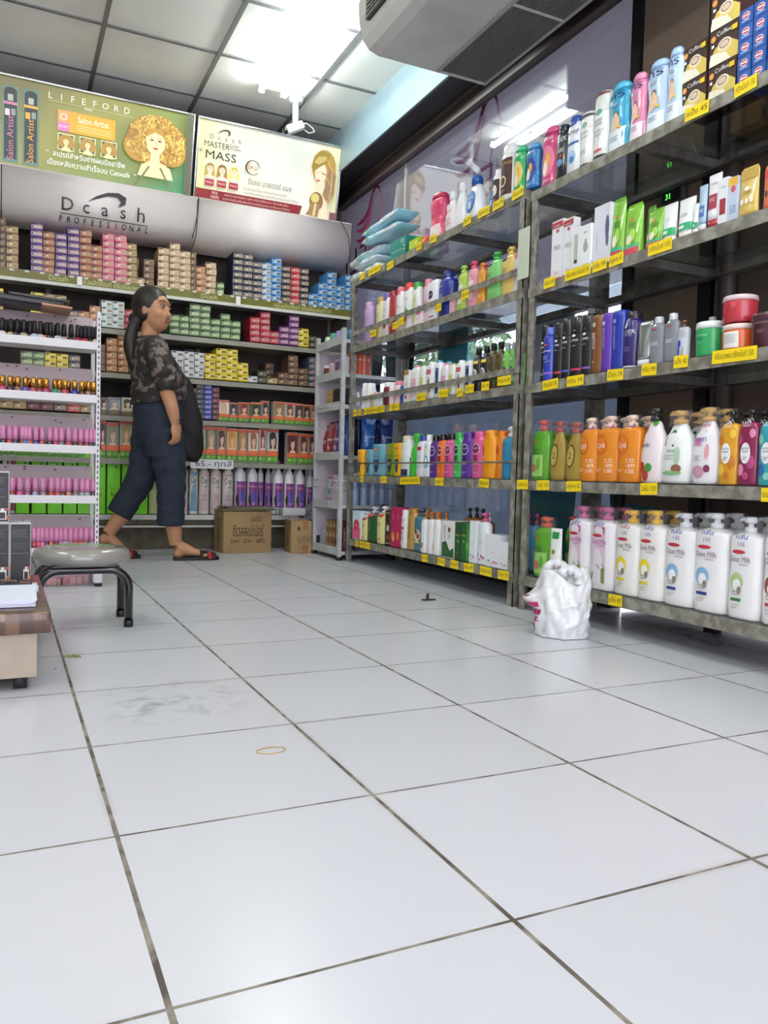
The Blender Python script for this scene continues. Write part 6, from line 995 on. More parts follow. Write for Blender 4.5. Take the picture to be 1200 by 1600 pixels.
# ================================================================ CARTONS ON THE FLOOR
kraft = M('#9c8058', .8, noise=.15, nscale=6); ktape = M('#8a6434', .35)
t = thing('cardboard_carton', 'brown cardboard carton with large black Thai lettering, papers on top', 'carton', (1.269, 5.045, 0), radians(3)); W_, D_, H_ = .325, .21, .272
m = MB().box((W_/2, D_/2, H_/2), (W_, D_, H_), kraft, .003); A = Art(m, lambda u, v, l: (u, -.0006-l, v)); ik = M('#1c1814', .7)
A.text('เบอริน่า', .22, .222, .05, ik, fit=.075); A.text('ดีเวลลอปเปอร์', .165, .140, .10, ik, fit=.205)
for k, s in enumerate(('6%', '9%', '12%')):
    x = .05+.085*k; A.rect(x, .068, x+.02, .088, ik); A.rect(x+.003, .071, x+.017, .085, kraft); A.text(s, x+.04, .078, .026, ik)
A.line([(.225, .078), (.232, .07), (.262, .1)], .004, ik); A = Art(m, lambda u, v, l: (-.0006-l, u, v))
A.rect(.085, .0, .125, H_, ktape)
for s, v in (('CONTENT', .21), ('1 DOZ.', .145), ('4 x 1000 ml.', .1)): A.text(s, .105, v, .03, ik, mirror=True, fit=.13 if s != '1 DOZ.' else .06)
m.build('carton', t)
for k, (dx, dy, a, w_, c) in enumerate(((.0, .0, 5, .34, '#8c7c50'), (.06, -.01, -4, .36, '#4c6848'), (.02, .02, 8, .3, '#a88c70'), (.1, .01, -8, .34, '#9c9c88'), (.04, .0, 2, .32, '#705c48'))):
    tag(ob('paper_sheet', MB().box((0, 0, 0), (w_, .2, .0035), M(c, .7)).mesh(), None, (1.42+dx*.6, 5.15+dy, .279+k*.0045), radians(a)), ('olive sheet at the bottom of the pile on the lettered carton', 'green sheet second in the pile on the lettered carton', 'tan sheet in the middle of the pile on the carton', 'pale sheet fourth in the pile on the lettered carton', 'brown sheet topmost in the pile on the carton')[k], 'paper sheet')
t = thing('cardboard_carton', 'brown cardboard carton with green print beside the narrow rack', 'carton', (1.697, 4.965, 0), radians(-6)); W_, D_, H_ = .17, .2, .215; t.scale = (.82, 1, 1)
m = MB().box((W_/2, D_/2, H_/2), (W_, D_, H_), kraft, .003).box((.03, .06, H_+.004), (.09, .12, .003), kraft); A = Art(m, lambda u, v, l: (u, -.0006-l, v)); gk = M('#2c4424', .7); A.rect(.095, .16, .14, H_, ktape); A.rect(.095, 0, .14, .06, ktape)
A.text('เบอริน่า', .11, .1, .045, gk, fit=.12); A.poly([(.05, .15), (.075, .15), (.07, .165), (.08, .165), (.0625, .18), (.045, .165), (.055, .165)], gk); A.text('12 x 100', .11, .04, .02, gk); A.text('ไฮโดรเจน', .11, .075, .018, gk, fit=.12); A = Art(m, lambda u, v, l: (-.0006-l, u, v)); A.text('C.100', .09, .1, .05, gk, rot=pi/2, mirror=True); m.build('carton', t)
t = thing('white_box', 'small white box leaning on the shelf end above the small carton', 'box', (1.78, 5.2, .235)); MB().box((0, 0, .03), (.16, .1, .05), M('#b8b8bc', .5), .002).build('box', t)
t = thing('grey_flip_box', 'open grey box tilted on the shelf beside the narrow rack', 'box', (1.93, 5.22, .24)); m = MB(); m.x = Matrix.Rotation(radians(-38), 4, 'Y'); m.box((0, 0, .05), (.14, .1, .03), M('#6c6c74', .5), .002); m.build('box', t)
for i, x in enumerate((1.66, 1.74, 1.56)): tag(MB().box((x, 5.325, .2625), (.075, .05, .045), M('#c8c8c4', .5), .003).build('small_white_box'), ('small white box on the lowest shelf, right of the others', 'small white box on the lowest shelf, middle of three', 'small white box on the lowest shelf, left of three')[(1, 0, 2)[i]], 'box')
# ================================================================ GOODS ON THE NARROW WHITE RACK
def nrow(rows, z, ph):
    place([(a, b, t, *r) for a, b, t, *r in rows], '', 1.87, z, ph, True, 480, 500, 4)
fxs = {'back': 1}
nrow([(88, 116, 108, 'slim', '#c8dce0', '#d8e088', 'short bottle with a yellow green cap', None, fxs), (116, 150, 85, 'slim', '#5cb0a0', '#48a898', 'teal bottle, leftmost tall one', None, fxs), (153, 182, 70, 'slim', '#a898c8', '#9c80b8', 'lilac bottle in the middle', None, fxs), (180, 210, 58, 'slim', '#68a8b8', '#58b0c8', 'sky blue bottle beside the post', None, fxs)], WL[5], 'top shelf of narrow rack')
nrow([(84, 98, 284, 'cyl', '#6c1c24', '#e8e8ea', 'small maroon bottle with a white cap', None, {'back': 2}), (100, 112, 284, 'cyl', '#6c1c24', '#e8e8ea', 'small maroon bottle with a white cap', None), (114, 142, 270, 'slim', '#d8b8c0', '#e0c8cc', 'pale rose bottle with a rounded cap', None, fxs), (154, 174, 246, 'slim', '#7c4878', '#b8a8c8', 'slim purple bottle', None, fxs), (188, 206, 240, 'carton', '#b8c4d0', '', 'blue and white box', [('e', 0, .6, .5, .2, '#3c78b0')]), (206, 226, 232, 'carton', '#c8d4dc', '', 'pale blue box beside the post', [('e', 0, .6, .5, .2, '#5ca0c8')])], WL[4], 'second shelf of narrow rack')
for i in range(4):
    y0_ = 4.62; t = thing('wooden_box', 'tan and dark slim box, %s of the stack of four on narrow rack' % ('lowest', 'second', 'third', 'topmost')[i], 'box', (1.93, 4.74, WL[3]+.0005+i*.030), -pi/2, None)
    MB().box((-.06, 0, .0145), (.12, .1, .028), M('#b89868', .6)).box((.06, 0, .0145), (.12, .1, .028), M('#2c2420', .5)).build('box', t)
def softbag(name, label, loc, W, H, D, col, art=None, rz=-pi/2, seed=0, cat='pouch', group=None, lay=False):
    t = thing(name, label, cat, loc, rz, group); rr = random.Random(seed); m = MB(); n = 28; K = 14; sec = []; ph = [rr.random()*6 for _ in range(8)]
    vs = []; fs = []
    for k in range(K+1):
        v = k/K; th = (sin(pi*min(1, v*1.05+.02))**.5)*(1-.55*v) if not lay else sin(pi*(v*.96+.02))**.6
        for i in range(n):
            a = 2*pi*i/n; x = cos(a); y = sin(a); w_ = W/2*(1-.10*sin(pi*v)**2*(1 if not lay else -0.3)+.03*sin(7*v+ph[0])); d = D/2*th
            r_ = 1+.10*sin(3*a+ph[1]+5*v)*sin(6*v+ph[2])+.07*sin(7*a+ph[3]-9*v)+.04*sin(13*a+ph[4]+4*v)
            vs.append((math.copysign(abs(x)**.8, x)*w_, math.copysign(abs(y)**.9, y)*d*r_, v*H*(1+.02*sin(3*a+ph[5])*(v > .9))))
    for k in range(K):
        for i in range(n): fs.append((k*n+i, k*n+(i+1) % n, (k+1)*n+(i+1) % n, (k+1)*n+i))
    fs += [tuple(range(n))[::-1], tuple(K*n+i for i in range(n))]
    m.add(vs, fs, M(col, .16, coat=.7, bump=.7, nscale=30) if isinstance(col, str) else col, True)
    if art: A = Art(m, lambda u, v, l: (u*W/2, -D/2*(1.06 if not lay else 1.05)*((sin(pi*min(1, v*1.05+.02))**.5)*(1-.55*v) if not lay else sin(pi*(v*.96+.02))**.6)*sqrt(max(.05, 1-u*u))-.001-l, v*H), .3); doart(A, art, W, H)
    m.build('pack', t); return t
yb = lambda px, z: yAt(px, 1.9, z)
zb = WL[2]+.005
for i, (a, b, h, c, d_) in enumerate(((66, 110, .20, '#8c1c20', 'red softener refill pouch, leftmost on the narrow rack'), (108, 150, .22, '#981c24', 'red softener refill pouch, second on the narrow rack'), (148, 190, .22, '#5c3888', 'purple refill pouch on the narrow rack'), (186, 230, .25, '#1c4ca0', 'blue refill pouch, against the narrow rack post'))):
    y0, y1 = yb(480+b/4, zb), yb(480+a/4, zb)
    softbag('refill_pouch', d_, (1.93, (y0+y1)/2, zb), y1-y0, h, .07, c, [('t', 'Downy' if i < 3 else 'Hygiene', 0, .5, .12, W0, 1.5), ('e', 0, .25, .4, .07, '#d8a0a0' if i < 2 else '#a0b8e8')], seed=i)
for i, (x, c) in enumerate(((2.05, '#2468b8'), (2.17, '#1c3c8c'))): softbag('refill_pouch', ('blue refill pouch seen behind the end post of far rack', 'dark blue refill pouch deepest on the narrow rack')[i], (x, 4.56, zb), .1, .25, .09, c, [('t', 'Essence', 0, .5, .08, W0, 1.3)], rz=0, seed=8+i)
nrow([(100, 140, 960, 'pouch', '#c87c98', '', 'pink edged hygiene pouch', [('r', -.6, .2, .6, .8, '#b8c8d8'), ('e', 0, .4, .4, .12, '#4c8c7c')], {'dz': 0, 'd': .3}), (138, 176, 1068, 'carton', '#c8c8d0', '', 'lower small white box', [('x', -.5, .6, .5, 3, '#707080')]), (176, 206, 1068, 'carton', '#c8c8d0', '', 'lower small white box by the post', [('e', 0, .5, .3, .15, '#505060')])], WL[1], 'fifth shelf of narrow rack')
for i, (px) in enumerate((516, 522, 529)):
    y = yAt(px, 1.9, WL[1]+.1); t = thing('white_box', ('upper white box on the narrow rack, left of three', 'upper white box on the narrow rack, middle of three', 'upper white box on the narrow rack, right of three')[i], 'box', (1.94, y, WL[1]+.075+.004), -pi/2)
    for nm, me in product('carton', .06, .11, .08, '#ccccd4', '', [('r', -.6, .5, .6, .56, '#606070'), ('e', 0, .7, .3, .1, '#303040')]): ob(nm, me, t)
rb = random.Random(9)
for j in range(7):
    for k in range(3):
        c = ('#b0b0b8' if j < 2 else '#8c6c48' if j < 4 else '#7c5c34' if j < 6 else '#5c2420')
        if j < 4 and k == 2 and j < 2: continue
        y = 4.905-j*.055; x = 1.93; t = tag(ob('soap_box', None, None, (x, y, WL[0]+.0005+k*.062), -pi/2), '%s soap box, %s layer, %s row from the cartons, narrow rack floor' % ({'#b0b0b8': 'white', '#8c6c48': 'tan', '#7c5c34': 'brown', '#5c2420': 'dark red'}[c], ('lower', 'middle', 'upper')[k], ('first', 'second', 'third', 'fourth', 'fifth', 'sixth', 'last')[j]), 'box', 'soap boxes at the foot of the narrow rack')
        for nm, me in product('carton', .050, .06, .09, c, '', [('r', -.6, .3, .6, .6, '#a88c60'), ('e', 0, .5, .3, .2, '#c8b088')] if j > 1 else [('e', 0, .5, .3, .2, '#888890')]): ob(nm, me, t)
# side of the narrow rack that faces the camera: goods seen through the far bay of the grey rack
def side(rows, z, ph):
    for px0, px1, h, kind, col, cap, d_, *r in rows:
        X0, X1 = xAt(px0, 4.56, z+.05), xAt(px1, 4.56, z+.05); W = (X1-X0)*.95; t = thing(NAMES.get(kind, 'bottle'), d_, CATS.get(kind, 'bottle'), ((X0+X1)/2, 4.56, z+.004)); t['_shelf'] = ph
        for nm, me in product(kind, W, h, min(W, .07), col, cap, r[0] if r else None): ob(nm, me, t)
side([(545+k*6.6, 551+k*6.6, .15, 'carton', '#c8583c' if k != 3 else '#d87c6c', '', 'orange red slim box', [('r', -.5, .6, .5, .7, '#e8b8a0')]) for k in range(5)], WL[4], 'second shelf of narrow rack, side')
side([(588+k*5.4, 593+k*5.4, .085, 'spray', '#d8d0dc', '#a83c5c', 'small clear bottle with a maroon cap') for k in range(5)]+[(556, 562, .09, 'spray', '#e0e0e4', '#e8e8ea', 'tall white bottle by the grey post'), (546, 554, .14, 'oval', '#c8c0b4', '#d8d8d4', 'cream bottle seen beside the grey post')], WL[3], 'third shelf of narrow rack, side')
side([(548+k*14, 560+k*14, .20, 'cyl', '#a4b8d8', '#b8c8e0', 'tall pale blue spray bottle') for k in range(5)], WL[1], 'fifth shelf of narrow rack, side')
side([(531, 545, .17, 'jug', '#5c1424', '#1c1416', 'dark maroon bottle at the foot')], WL[0], 'bottom shelf of narrow rack, side')
for i, x in enumerate((1.99, 2.08, 2.18)): softbag('dark_pouch', ('black glossy refill bag on narrow rack, near one', 'black glossy refill bag on narrow rack, middle one', 'black glossy refill bag on narrow rack, far one')[i], (x+.02, 4.72, zb), .085, .24, .08, '#181c28', rz=0, seed=20+i)
# ================================================================ WET WIPES ON THE FAR RACK'S TOP SHELF
def wipes(px0, px1, z, H, dx, col, label, art=None, rz=0, seed=0):
    y0, y1 = yAt(px1, 1.96+dx, z), yAt(px0, 1.96+dx, z); t = thing('wet_wipes_pack', label, 'pack', (1.97+dx, (y0+y1)/2, z), -pi/2+radians(rz), 'wet wipes packs'); W = y1-y0; D = .13; m = MB(); n = 28; K = 10; vs = []; fs = []; rr = random.Random(seed); p_ = [rr.random()*6 for _ in range(4)]
    for k in range(K+1):      # lofted along its length with crimped ends
        u = k/K*2-1; e = 1-abs(u)**5; hh = H/2*max(.06, e**.6); dd = D/2*(.93+.07*e)
        for i in range(n):
            a = 2*pi*i/n; vs.append((u*W/2, math.copysign(abs(cos(a))**.7, cos(a))*dd+.003*sin(9*u+p_[0]), H/2+math.copysign(abs(sin(a))**.7, sin(a))*hh*(1+.12*sin(5*u+p_[1]+2*a))))
    for k in range(K):
        for i in range(n): fs.append((k*n+i, (k+1)*n+i, (k+1)*n+(i+1) % n, k*n+(i+1) % n))
    fs += [tuple(range(n)), tuple(K*n+i for i in range(n))[::-1]]; m.add(vs, fs, M(col, .2, coat=.6, bump=.5, nscale=28), True)
    A = Art(m, lambda u, v, l: (u*W/2, -D/2*1.0-.001-l, H*(.5+(v-.5)*.7))); doart(A, art or [('r', .1, .3, .8, .75, '#d8dce0'), ('x', .2, .62, .7, 5, '#8ca0b0'), ('e', -.6, .5, .1, .16, '#68a858'), ('t', 'Baby Wipes', -.3, .5, .2, '#2c7ca0', .5)], W, H); m.build('pack', t)
zs = S1Z+.004
wipes(558, 577, zs, .055, 0, '#dfe3e2', 'white wet wipes pack at the left end of the shelf', seed=1); wipes(579, 603, zs, .055, .0, '#d8e0e2', 'white wet wipes pack under the blue packs', seed=2)
wipes(566, 602, zs+.056, .055, .0, '#c4dce4', 'pale blue wet wipes pack, second layer', seed=3); wipes(569, 610, zs+.112, .055, .02, '#b4d8e4', 'pale blue wet wipes pack, third layer', seed=4, rz=4); wipes(556, 574, zs+.113, .05, .03, '#e0e6e4', 'white wet wipes pack, fourth layer', seed=5, rz=-6)
wipes(578, 636, zs+.172, .055, -.0, '#a8d4e4', 'pale blue wet wipes pack, fifth layer with green dot', seed=6, rz=3); wipes(574, 640, zs+.229, .06, .0, '#9cd0e4', 'pale blue wet wipes pack, topmost of the pile', seed=7, rz=-2)
place([(262, 364, 585, 'carton', '#1c8478', '', 'teal baby wipes box', [('t', 'BABY', .6, .84, .08, W0, .5), ('t', 'WIPES', .6, .72, .08, W0, .5), ('t', 'sweetcottonkin', -.1, .4, .08, W0, 1.3), ('e', .85, .5, .08, .05, '#e8d8a8'), ('e', .85, .3, .08, .05, '#e8d8a8')], {'d': .9, 'name': 'wet_wipes_box', 'cat': 'box'}), (380, 446, 580, 'carton', '#a8c81c', '', 'lime green wipes box', [('r', -.9, .3, .5, .7, '#c8dc4c'), ('e', .4, .6, .3, .1, '#f0ecd8'), ('t', 'BABY', -.2, .5, .1, '#2c4c1c', .8)], {'d': .9, 'name': 'wet_wipes_box', 'cat': 'box'}), (447, 484, 552, 'pouch', '#d0402c', '', 'small red and orange sachet pack', [('e', 0, .5, .5, .2, '#e88c5c')], {'off': .0}),
 (318, 400, 528, 'pouch', '#e4e4e4', '', 'white and black spotted pack behind the teal box', [('e', -.4, .6, .15, .08, '#383840'), ('e', .2, .7, .15, .08, '#383840'), ('e', .5, .4, .15, .08, '#383840')], {'off': .14}), (398, 450, 500, 'pouch', '#e8c8d4', '', 'pale pink pack behind the lime box', [('e', 0, .6, .4, .15, '#f0f0f0')], {'off': .14})], '', FX, S1Z, 'top shelf of far grey rack', True, 540, 230, 4)
# ================================================================ PLASTIC BAG AND LITTER ON THE FLOOR
t = thing('plastic_bag', 'crumpled white plastic carrier bag with magenta print on the floor', 'bag', (1.70, 2.15, 0), radians(-38)); m = MB(); n = 72; K = 44; vs = []; fs = []; rr = random.Random(4)
plist = [(rr.uniform(1.6, 6), rr.uniform(-7, 7), rr.random()*6.3, rr.uniform(.4, 1)) for _ in range(14)]
def bagr(a, v):
    s = 0
    for i, (ka, kv, ph, am) in enumerate(plist): q = sin(round(ka)*a+kv*v*1.6+ph); s += am*(1-abs(q))**2*(.055 if i % 2 else -.04)
    return s
for k in range(K+1):
    v = k/K
    for i in range(n):
        a = 2*pi*i/n; base = .92+.10*sin(pi*min(1, v*1.15))-.04*v**3; wx, wy = .088*base, .078*(base-.35*v**2); r_ = 1+bagr(a, v)*1.25
        x, y = cos(a)*wx*r_, sin(a)*wy*r_; z = .205*v+.012*sin(3*a+1)*v+(.02*sin(2*a+.6))*v**3
        if v > .45: x += -.05*max(0, cos(a-pi-.1))**7*max(0, 1-abs(v-.62)/.17)   # corner poking out to the left
        vs.append((x, y, max(.002, z)))
for k in range(K):
    for i in range(n): fs.append((k*n+i, k*n+(i+1) % n, (k+1)*n+(i+1) % n, (k+1)*n+i))
o = len(vs); fs.append(tuple(range(n))[::-1])
for q in range(1, 5):
    for i in range(n): x, y, z = vs[K*n+i]; f = 1-q*.24; vs.append((x*f, y*f, z-.01*q+.012*sin(5*i/n*6.28+q)))
for q in range(4):
    b0 = K*n if q == 0 else o+(q-1)*n
    for i in range(n): fs.append((b0+i, b0+(i+1) % n, o+q*n+(i+1) % n, o+q*n+i))
fs.append(tuple(o+3*n+i for i in range(n))); bagm = M('#d6d8da', .2, coat=.6, bump=.9, nscale=13); m.add(vs, fs, bagm, True)
magp = M('#a82460', .3)
for j in range(5):
    v0 = .14+j*.115; w_ = (.16, .3, .34, .3, .2)[j]
    pts = []
    for ii in range(5):
        for jj in range(2):
            a = pi+.0+ii/4*w_*2.2; v = v0+jj*.075; k = int(v*K); r_ = 1+bagr(a, v)*1.25; base = .92+.10*sin(pi*min(1, v*1.15))-.04*v**3; x = cos(a)*.088*base*r_-(.05*max(0, cos(a-pi-.1))**7*max(0, 1-abs(v-.62)/.17) if v > .45 else 0)
            pts.append((x-.0025, sin(a)*.078*(base-.35*v**2)*r_-.001, .205*v+.012*sin(3*a+1)*v+.02*sin(2*a+.6)*v**3))
    m.add(pts, [(2*q, 2*q+2, 2*q+3, 2*q+1) for q in range(4)], magp)
m.build('bag_body', t)
for s, hh in ((1, .24), (-1, .226)):
    h = MB(); P_ = []; N_ = 14
    for q in range(N_+1):
        a = q/N_*pi; cx = -.01+.038*cos(a)*(1.0 if s > 0 else .9)+(.03 if s < 0 else -.015); z = .18+(hh-.18)*sin(a)**.7; P_.append((cx, s*.022, z))
    vs = []; fs = []
    for q, (x, y, z) in enumerate(P_):
        wd_ = .017; tx = -sin(q/N_*pi); cxn = cos(q/N_*pi)
        for sg_ in (-1, 1): vs += [(x+cxn*wd_*sg_, y+.006*sin(q*1.7)+.004, z+wd_*sg_*abs(sin(q/N_*pi))), (x+cxn*wd_*sg_, y+.006*sin(q*1.7)-.004, z+wd_*sg_*abs(sin(q/N_*pi)))]
    for q in range(N_):
        b0, b1 = 4*q, 4*q+4; fs += [(b0, b0+2, b1+2, b1), (b0+1, b1+1, b1+3, b0+3), (b0, b1, b1+1, b0+1), (b0+2, b0+3, b1+3, b1+2)]
    h.add(vs, fs, bagm, True); h.build('handle', t)
m = MB(); g_ = []
for i in range(9):
    for j in range(4): g_.append((2.20-.03*j-.006*i+.01*sin(i*2), 2.10-.035*i+.02*sin(j), .004+.012*abs(sin(i*1.3+j*2.1))))
m.add(g_+[(x, y, z+.0012) for x, y, z in g_], [(i*4+j, i*4+j+1, (i+1)*4+j+1, (i+1)*4+j) for i in range(8) for j in range(3)]+[(36+i*4+j, 36+(i+1)*4+j, 36+(i+1)*4+j+1, 36+i*4+j+1) for i in range(8) for j in range(3)], M('#c8c4cc', .6), True)
tag(m.build('crumpled_paper'), 'crumpled white paper scrap lying under the near grey rack', 'paper')
m = MB(); 
for k in range(6): m.tube([(.150+.006*k, 2.33+.01*sin(k*2), .002), (.156+.006*k, 2.338-.012*cos(k*3), .005), (.162+.006*k, 2.33+.012*sin(k), .002)], .0016, M('#8c8c3c', .6), 6)
tag(m.build('dried_leaf'), 'small dried yellow leaf scrap on the floor beside the trolley', 'leaf')
m = MB(); m.tube([(.515, 1.62, .0015), (.535, 1.64, .0018), (.555, 1.632, .0015)], .0012, M('#8a6c3c', .5), 6)
pts = [(.0+.028*cos(a_)*1.0, .017*sin(a_)) for a_ in [q/16*2*pi for q in range(17)]]
m = MB(); m.tube([(.455+x, 1.42+y, .0014) for x, y in pts], .0013, M('#b8a07c', .6), 6); tag(m.build('loose_ring_seal'), 'thin beige oval ring seal lying flat on a floor tile', 'ring')
tag(MB().tube([(1.62, 2.95, .004), (1.625, 2.955, .03)], .007, M('#2c2420', .6), 8).tube([(1.60, 2.96, .003), (1.66, 2.95, .004)], .004, M('#2c2420', .6), 6).build('dark_stub'), 'small dark stub standing on the floor before the far rack', 'scrap')
# wrapped goods leaning between the racks and the window
for i, (y, x, w_, z, h, c, d_) in enumerate(((4.62, 2.278, .42, .95, .42, '#1c3c4c', 'dark teal plastic bundle by the window at the far rack end'), (5.1, 2.278, .45, .95, .40, '#4c5460', 'dull grey plastic bundle by the window behind the narrow rack'), (3.95, 2.278, .35, .95, .40, '#2c8090', 'teal plastic wrapped bundle hanging before the window, behind third shelf'), (3.1, 2.278, .45, .96, .33, '#8c98a8', 'silver plastic wrapped bundle before the window, behind third shelf'), (3.0, 2.278, .35, .15, .34, '#2c6c80', 'teal plastic bag low before the window, behind bottom shelf'), (2.45, 2.278, .3, .16, .33, '#2c6478', 'teal plastic bag by the window frame, behind bottom shelf'))):
    softbag('plastic_bundle', d_, (2.284, y, z), w_, h, .028, c, seed=40+i, cat='plastic bag')
t = thing('temperature_controller', 'small grey temperature controller with green digits behind near rack', 'controller', (2.272, 2.30, 1.60), -pi/2); m = MB().box((0, 0, 0), (.12, .03, .07), M('#3c3c38', .5), .004); A = Art(m, lambda u, v, l: (u, -.0152-l, v)); A.rect(-.045, -.02, .045, .025, '#0c100c'); A.text('31', -.015, .003, .03, M('#58ff58', .5, emit=3)); m.build('case', t)
MB().tube([(.05, .0, .03), (.09, .01, .06), (.1, .01, .12), (.06, .012, .2)], .004, M('#a8a8a0', .5), 6).build('cable', t)
tag(MB().box((FX-.008, 2.70, 1.43), (.003, .075, .2), M('#c4ccb8', .5)).build('hanging_leaflets'), 'pale leaflets hanging on the post between the grey racks', 'leaflets')

# tree on the street, seen pale through the window gap
t = thing('street_tree', 'leafy green tree on the street beyond the window', 'tree', (5.1, 8.9, -.01)); MB().tube([(0, 0, 0), (.05, .02, .8), (0, 0, 1.6)], [.09, .07, .05], M('#6c5c48', .8), 10).build('trunk', t)
rt = random.Random(12); cm = MB(); lf = M('#7c9c68', .7, noise=.5, nscale=6)
for i in range(900):
    q = Vector((rt.gauss(0, 1), rt.gauss(0, 1), rt.gauss(0, 1))).normalized()*rt.random()**.4*.85; c = Vector((q.x, q.y, 2.0+q.z*.9)); a = Vector((rt.gauss(0, 1), rt.gauss(0, 1), rt.gauss(0, 1))).normalized()*.09; b_ = a.cross(Vector((rt.gauss(0, 1), rt.gauss(0, 1), 1))).normalized()*.045
    cm.add([c-a, c+b_, c+a, c-b_], [(0, 1, 2, 3)], lf)
cm.build('foliage', t)
# ================================================================ THE WOMAN
wo = thing('person', 'woman in dark mottled blouse and cropped jeans walking right, head turned', 'person', (.86, 4.78, 0))
def remesh(mb, vox, name, mat, parent, smooth=2, disp=None):
    o = ob(name, mb.mesh(), parent); md = o.modifiers.new('r', 'REMESH'); md.mode = 'VOXEL'; md.voxel_size = vox
    s = o.modifiers.new('s', 'SMOOTH'); s.iterations = smooth*3; s.factor = .5
    bpy.context.view_layer.update(); me = bpy.data.meshes.new_from_object(o.evaluated_get(bpy.context.evaluated_depsgraph_get())); o.modifiers.clear(); o.data = me
    me.materials.clear(); me.materials.append(mat)
    if disp:
        me.update(); ns = [v.normal.copy() for v in me.vertices]
        for v, q in zip(me.vertices, ns): v.co += q*disp(v.co)
    me.polygons.foreach_set('use_smooth', [True]*len(me.polygons)); me.update(); return o
def ellip(m, c, r, mat, R_=None, n=20):
    if R_ is HR: r = tuple(q*HS for q in r)
    R_ = R_ or Matrix.Identity(4); vs = []; fs = []; K = 12
    for k in range(K+1):
        p_ = pi*k/K
        for i in range(n): a = 2*pi*i/n; q = R_ @ Vector((r[0]*sin(p_)*cos(a), r[1]*sin(p_)*sin(a), -r[2]*cos(p_))); vs.append((c[0]+q.x, c[1]+q.y, c[2]+q.z))
    for k in range(K):
        for i in range(n): fs.append((k*n+i, k*n+(i+1) % n, (k+1)*n+(i+1) % n, (k+1)*n+i))
    m.add(vs, fs, mat, True)
def chain(m, pts, rad, mat, n=16):   # smooth tube through joints
    P_ = [Vector(p) for p in pts]; out = []; ro = []
    for i in range(len(P_)-1):
        p0, p1, p2, p3 = P_[max(0, i-1)], P_[i], P_[i+1], P_[min(len(P_)-1, i+2)]
        for k in range(5):
            t = k/5; out.append(.5*((2*p1)+(p2-p0)*t+(2*p0-5*p1+4*p2-p3)*t*t+(3*p1-p0-3*p2+p3)*t**3)); r0, r1 = rad[i], rad[i+1]
            s = t*t*(3-2*t); ro.append(tuple(a*(1-s)+b*s for a, b in zip(r0, r1)) if isinstance(r0, tuple) else r0*(1-s)+r1*s)
    out.append(P_[-1]); ro.append(rad[-1]); m.tube(out, ro, mat, n)
HS = 1.08; HR = None
skin = M('#b58360', .5, noise=.12, nscale=30, noise2='#8c5c44')
# head frame: +x' is where the face looks (right and towards the camera)
HC = Vector((-.085, -.01, 1.445)); HR = Matrix.Rotation(radians(-47), 4, 'Z') @ Matrix.Rotation(radians(2), 4, 'Y')
HS = 1.08
def hp(x, y, z): q = HR @ Vector((x*HS, y*HS, z*HS)); return (HC.x+q.x, HC.y+q.y, HC.z+q.z)
b = MB()
ellip(b, hp(-.012, 0, .012), (.094, .076, .098), skin, HR); ellip(b, hp(.022, 0, -.045), (.066, .062, .075), skin, HR); ellip(b, hp(.05, 0, -.082), (.03, .032, .026), skin, HR)
for s in (-1, 1): ellip(b, hp(.05, s*.033, -.03), (.03, .026, .032), skin, HR); ellip(b, hp(-.008, s*.074, -.01), (.016, .008, .03), skin, HR)
ellip(b, hp(.084, 0, -.016), (.012, .010, .026), skin, HR); ellip(b, hp(.094, 0, -.03), (.012, .014, .010), skin, HR); ellip(b, hp(.066, 0, .035), (.018, .05, .014), skin, HR); ellip(b, hp(.076, 0, -.058), (.014, .022, .012), skin, HR)
chain(b, [(-.10, -.005, 1.40), (-.105, -.0, 1.33), (-.11, 0, 1.25), (-.11, 0, 1.18)], [(.05, .05), (.05, .05), (.058, .06), (.07, .1)], skin)
TORSO = [(-.12, 0, 1.26), (-.105, 0, 1.20), (-.075, 0, 1.12), (-.05, 0, 1.04), (-.05, 0, .97), (-.062, 0, .90), (-.07, 0, .82), (-.065, 0, .74)]
b.loft([(x, y, z, rx-.012, ry-.012, 2.2) for (x, y, z), (rx, ry) in reversed(list(zip(TORSO, [(.06, .13), (.10, .18), (.12, .175), (.13, .16), (.125, .16), (.105, .15), (.10, .15), (.08, .13)])))], skin, 28)
# arms
RA = [(-.10, -.175, 1.205), (-.085, -.215, 1.10), (-.05, -.235, .965), (-.02, -.245, .87), (.0, -.235, .785)]
chain(b, RA, [.05, .048, .040, .036, .024], skin)
LA = [(-.10, .175, 1.205), (-.07, .22, 1.08), (-.03, .225, .965), (.02, .215, .89), (.07, .19, .82)]
chain(b, LA, [.05, .048, .040, .033, .024], skin)
def hand(b, w, d, up, side, curl, L=.17):
    """w wrist, d towards the fingertips, side towards the thumb, up = palm normal (fingers curl to it)"""
    w, d, up, side = Vector(w), Vector(d).normalized(), Vector(up).normalized(), Vector(side).normalized()
    c = w+d*.045; ax = Matrix((d, side, up)).transposed().to_4x4(); ellip(b, c, (.052, .038, .018), skin, ax)
    for i, (o_, l, r) in enumerate(((.028, .068, .0088), (.010, .076, .0092), (-.009, .070, .0088), (-.027, .054, .0078))):
        p = w+d*.078+side*o_; pts = [w+d*.05+side*o_*.8, p]; ang = .15
        for k, f in enumerate((.42, .32, .26)): ang += curl*(.7, .9, .6)[k]; p = p+(d*cos(ang)+up*sin(ang))*l*f; pts.append(p)
        b.tube(pts, [r, r, r*.97, r*.9, r*.75], skin, 10)
    p = w+d*.02+side*.028; b.tube([w+d*.01+side*.01, p, p+(d*.7+side*.5+up*.3).normalized()*.034, p+(d*.95+side*.25+up*.45).normalized()*.062], [.013, .013, .0105, .008], skin, 10)
hand(b, (.0, -.235, .79), (.12, .02, -1), (-.6, .75, 0), (.75, .6, .1), .55)
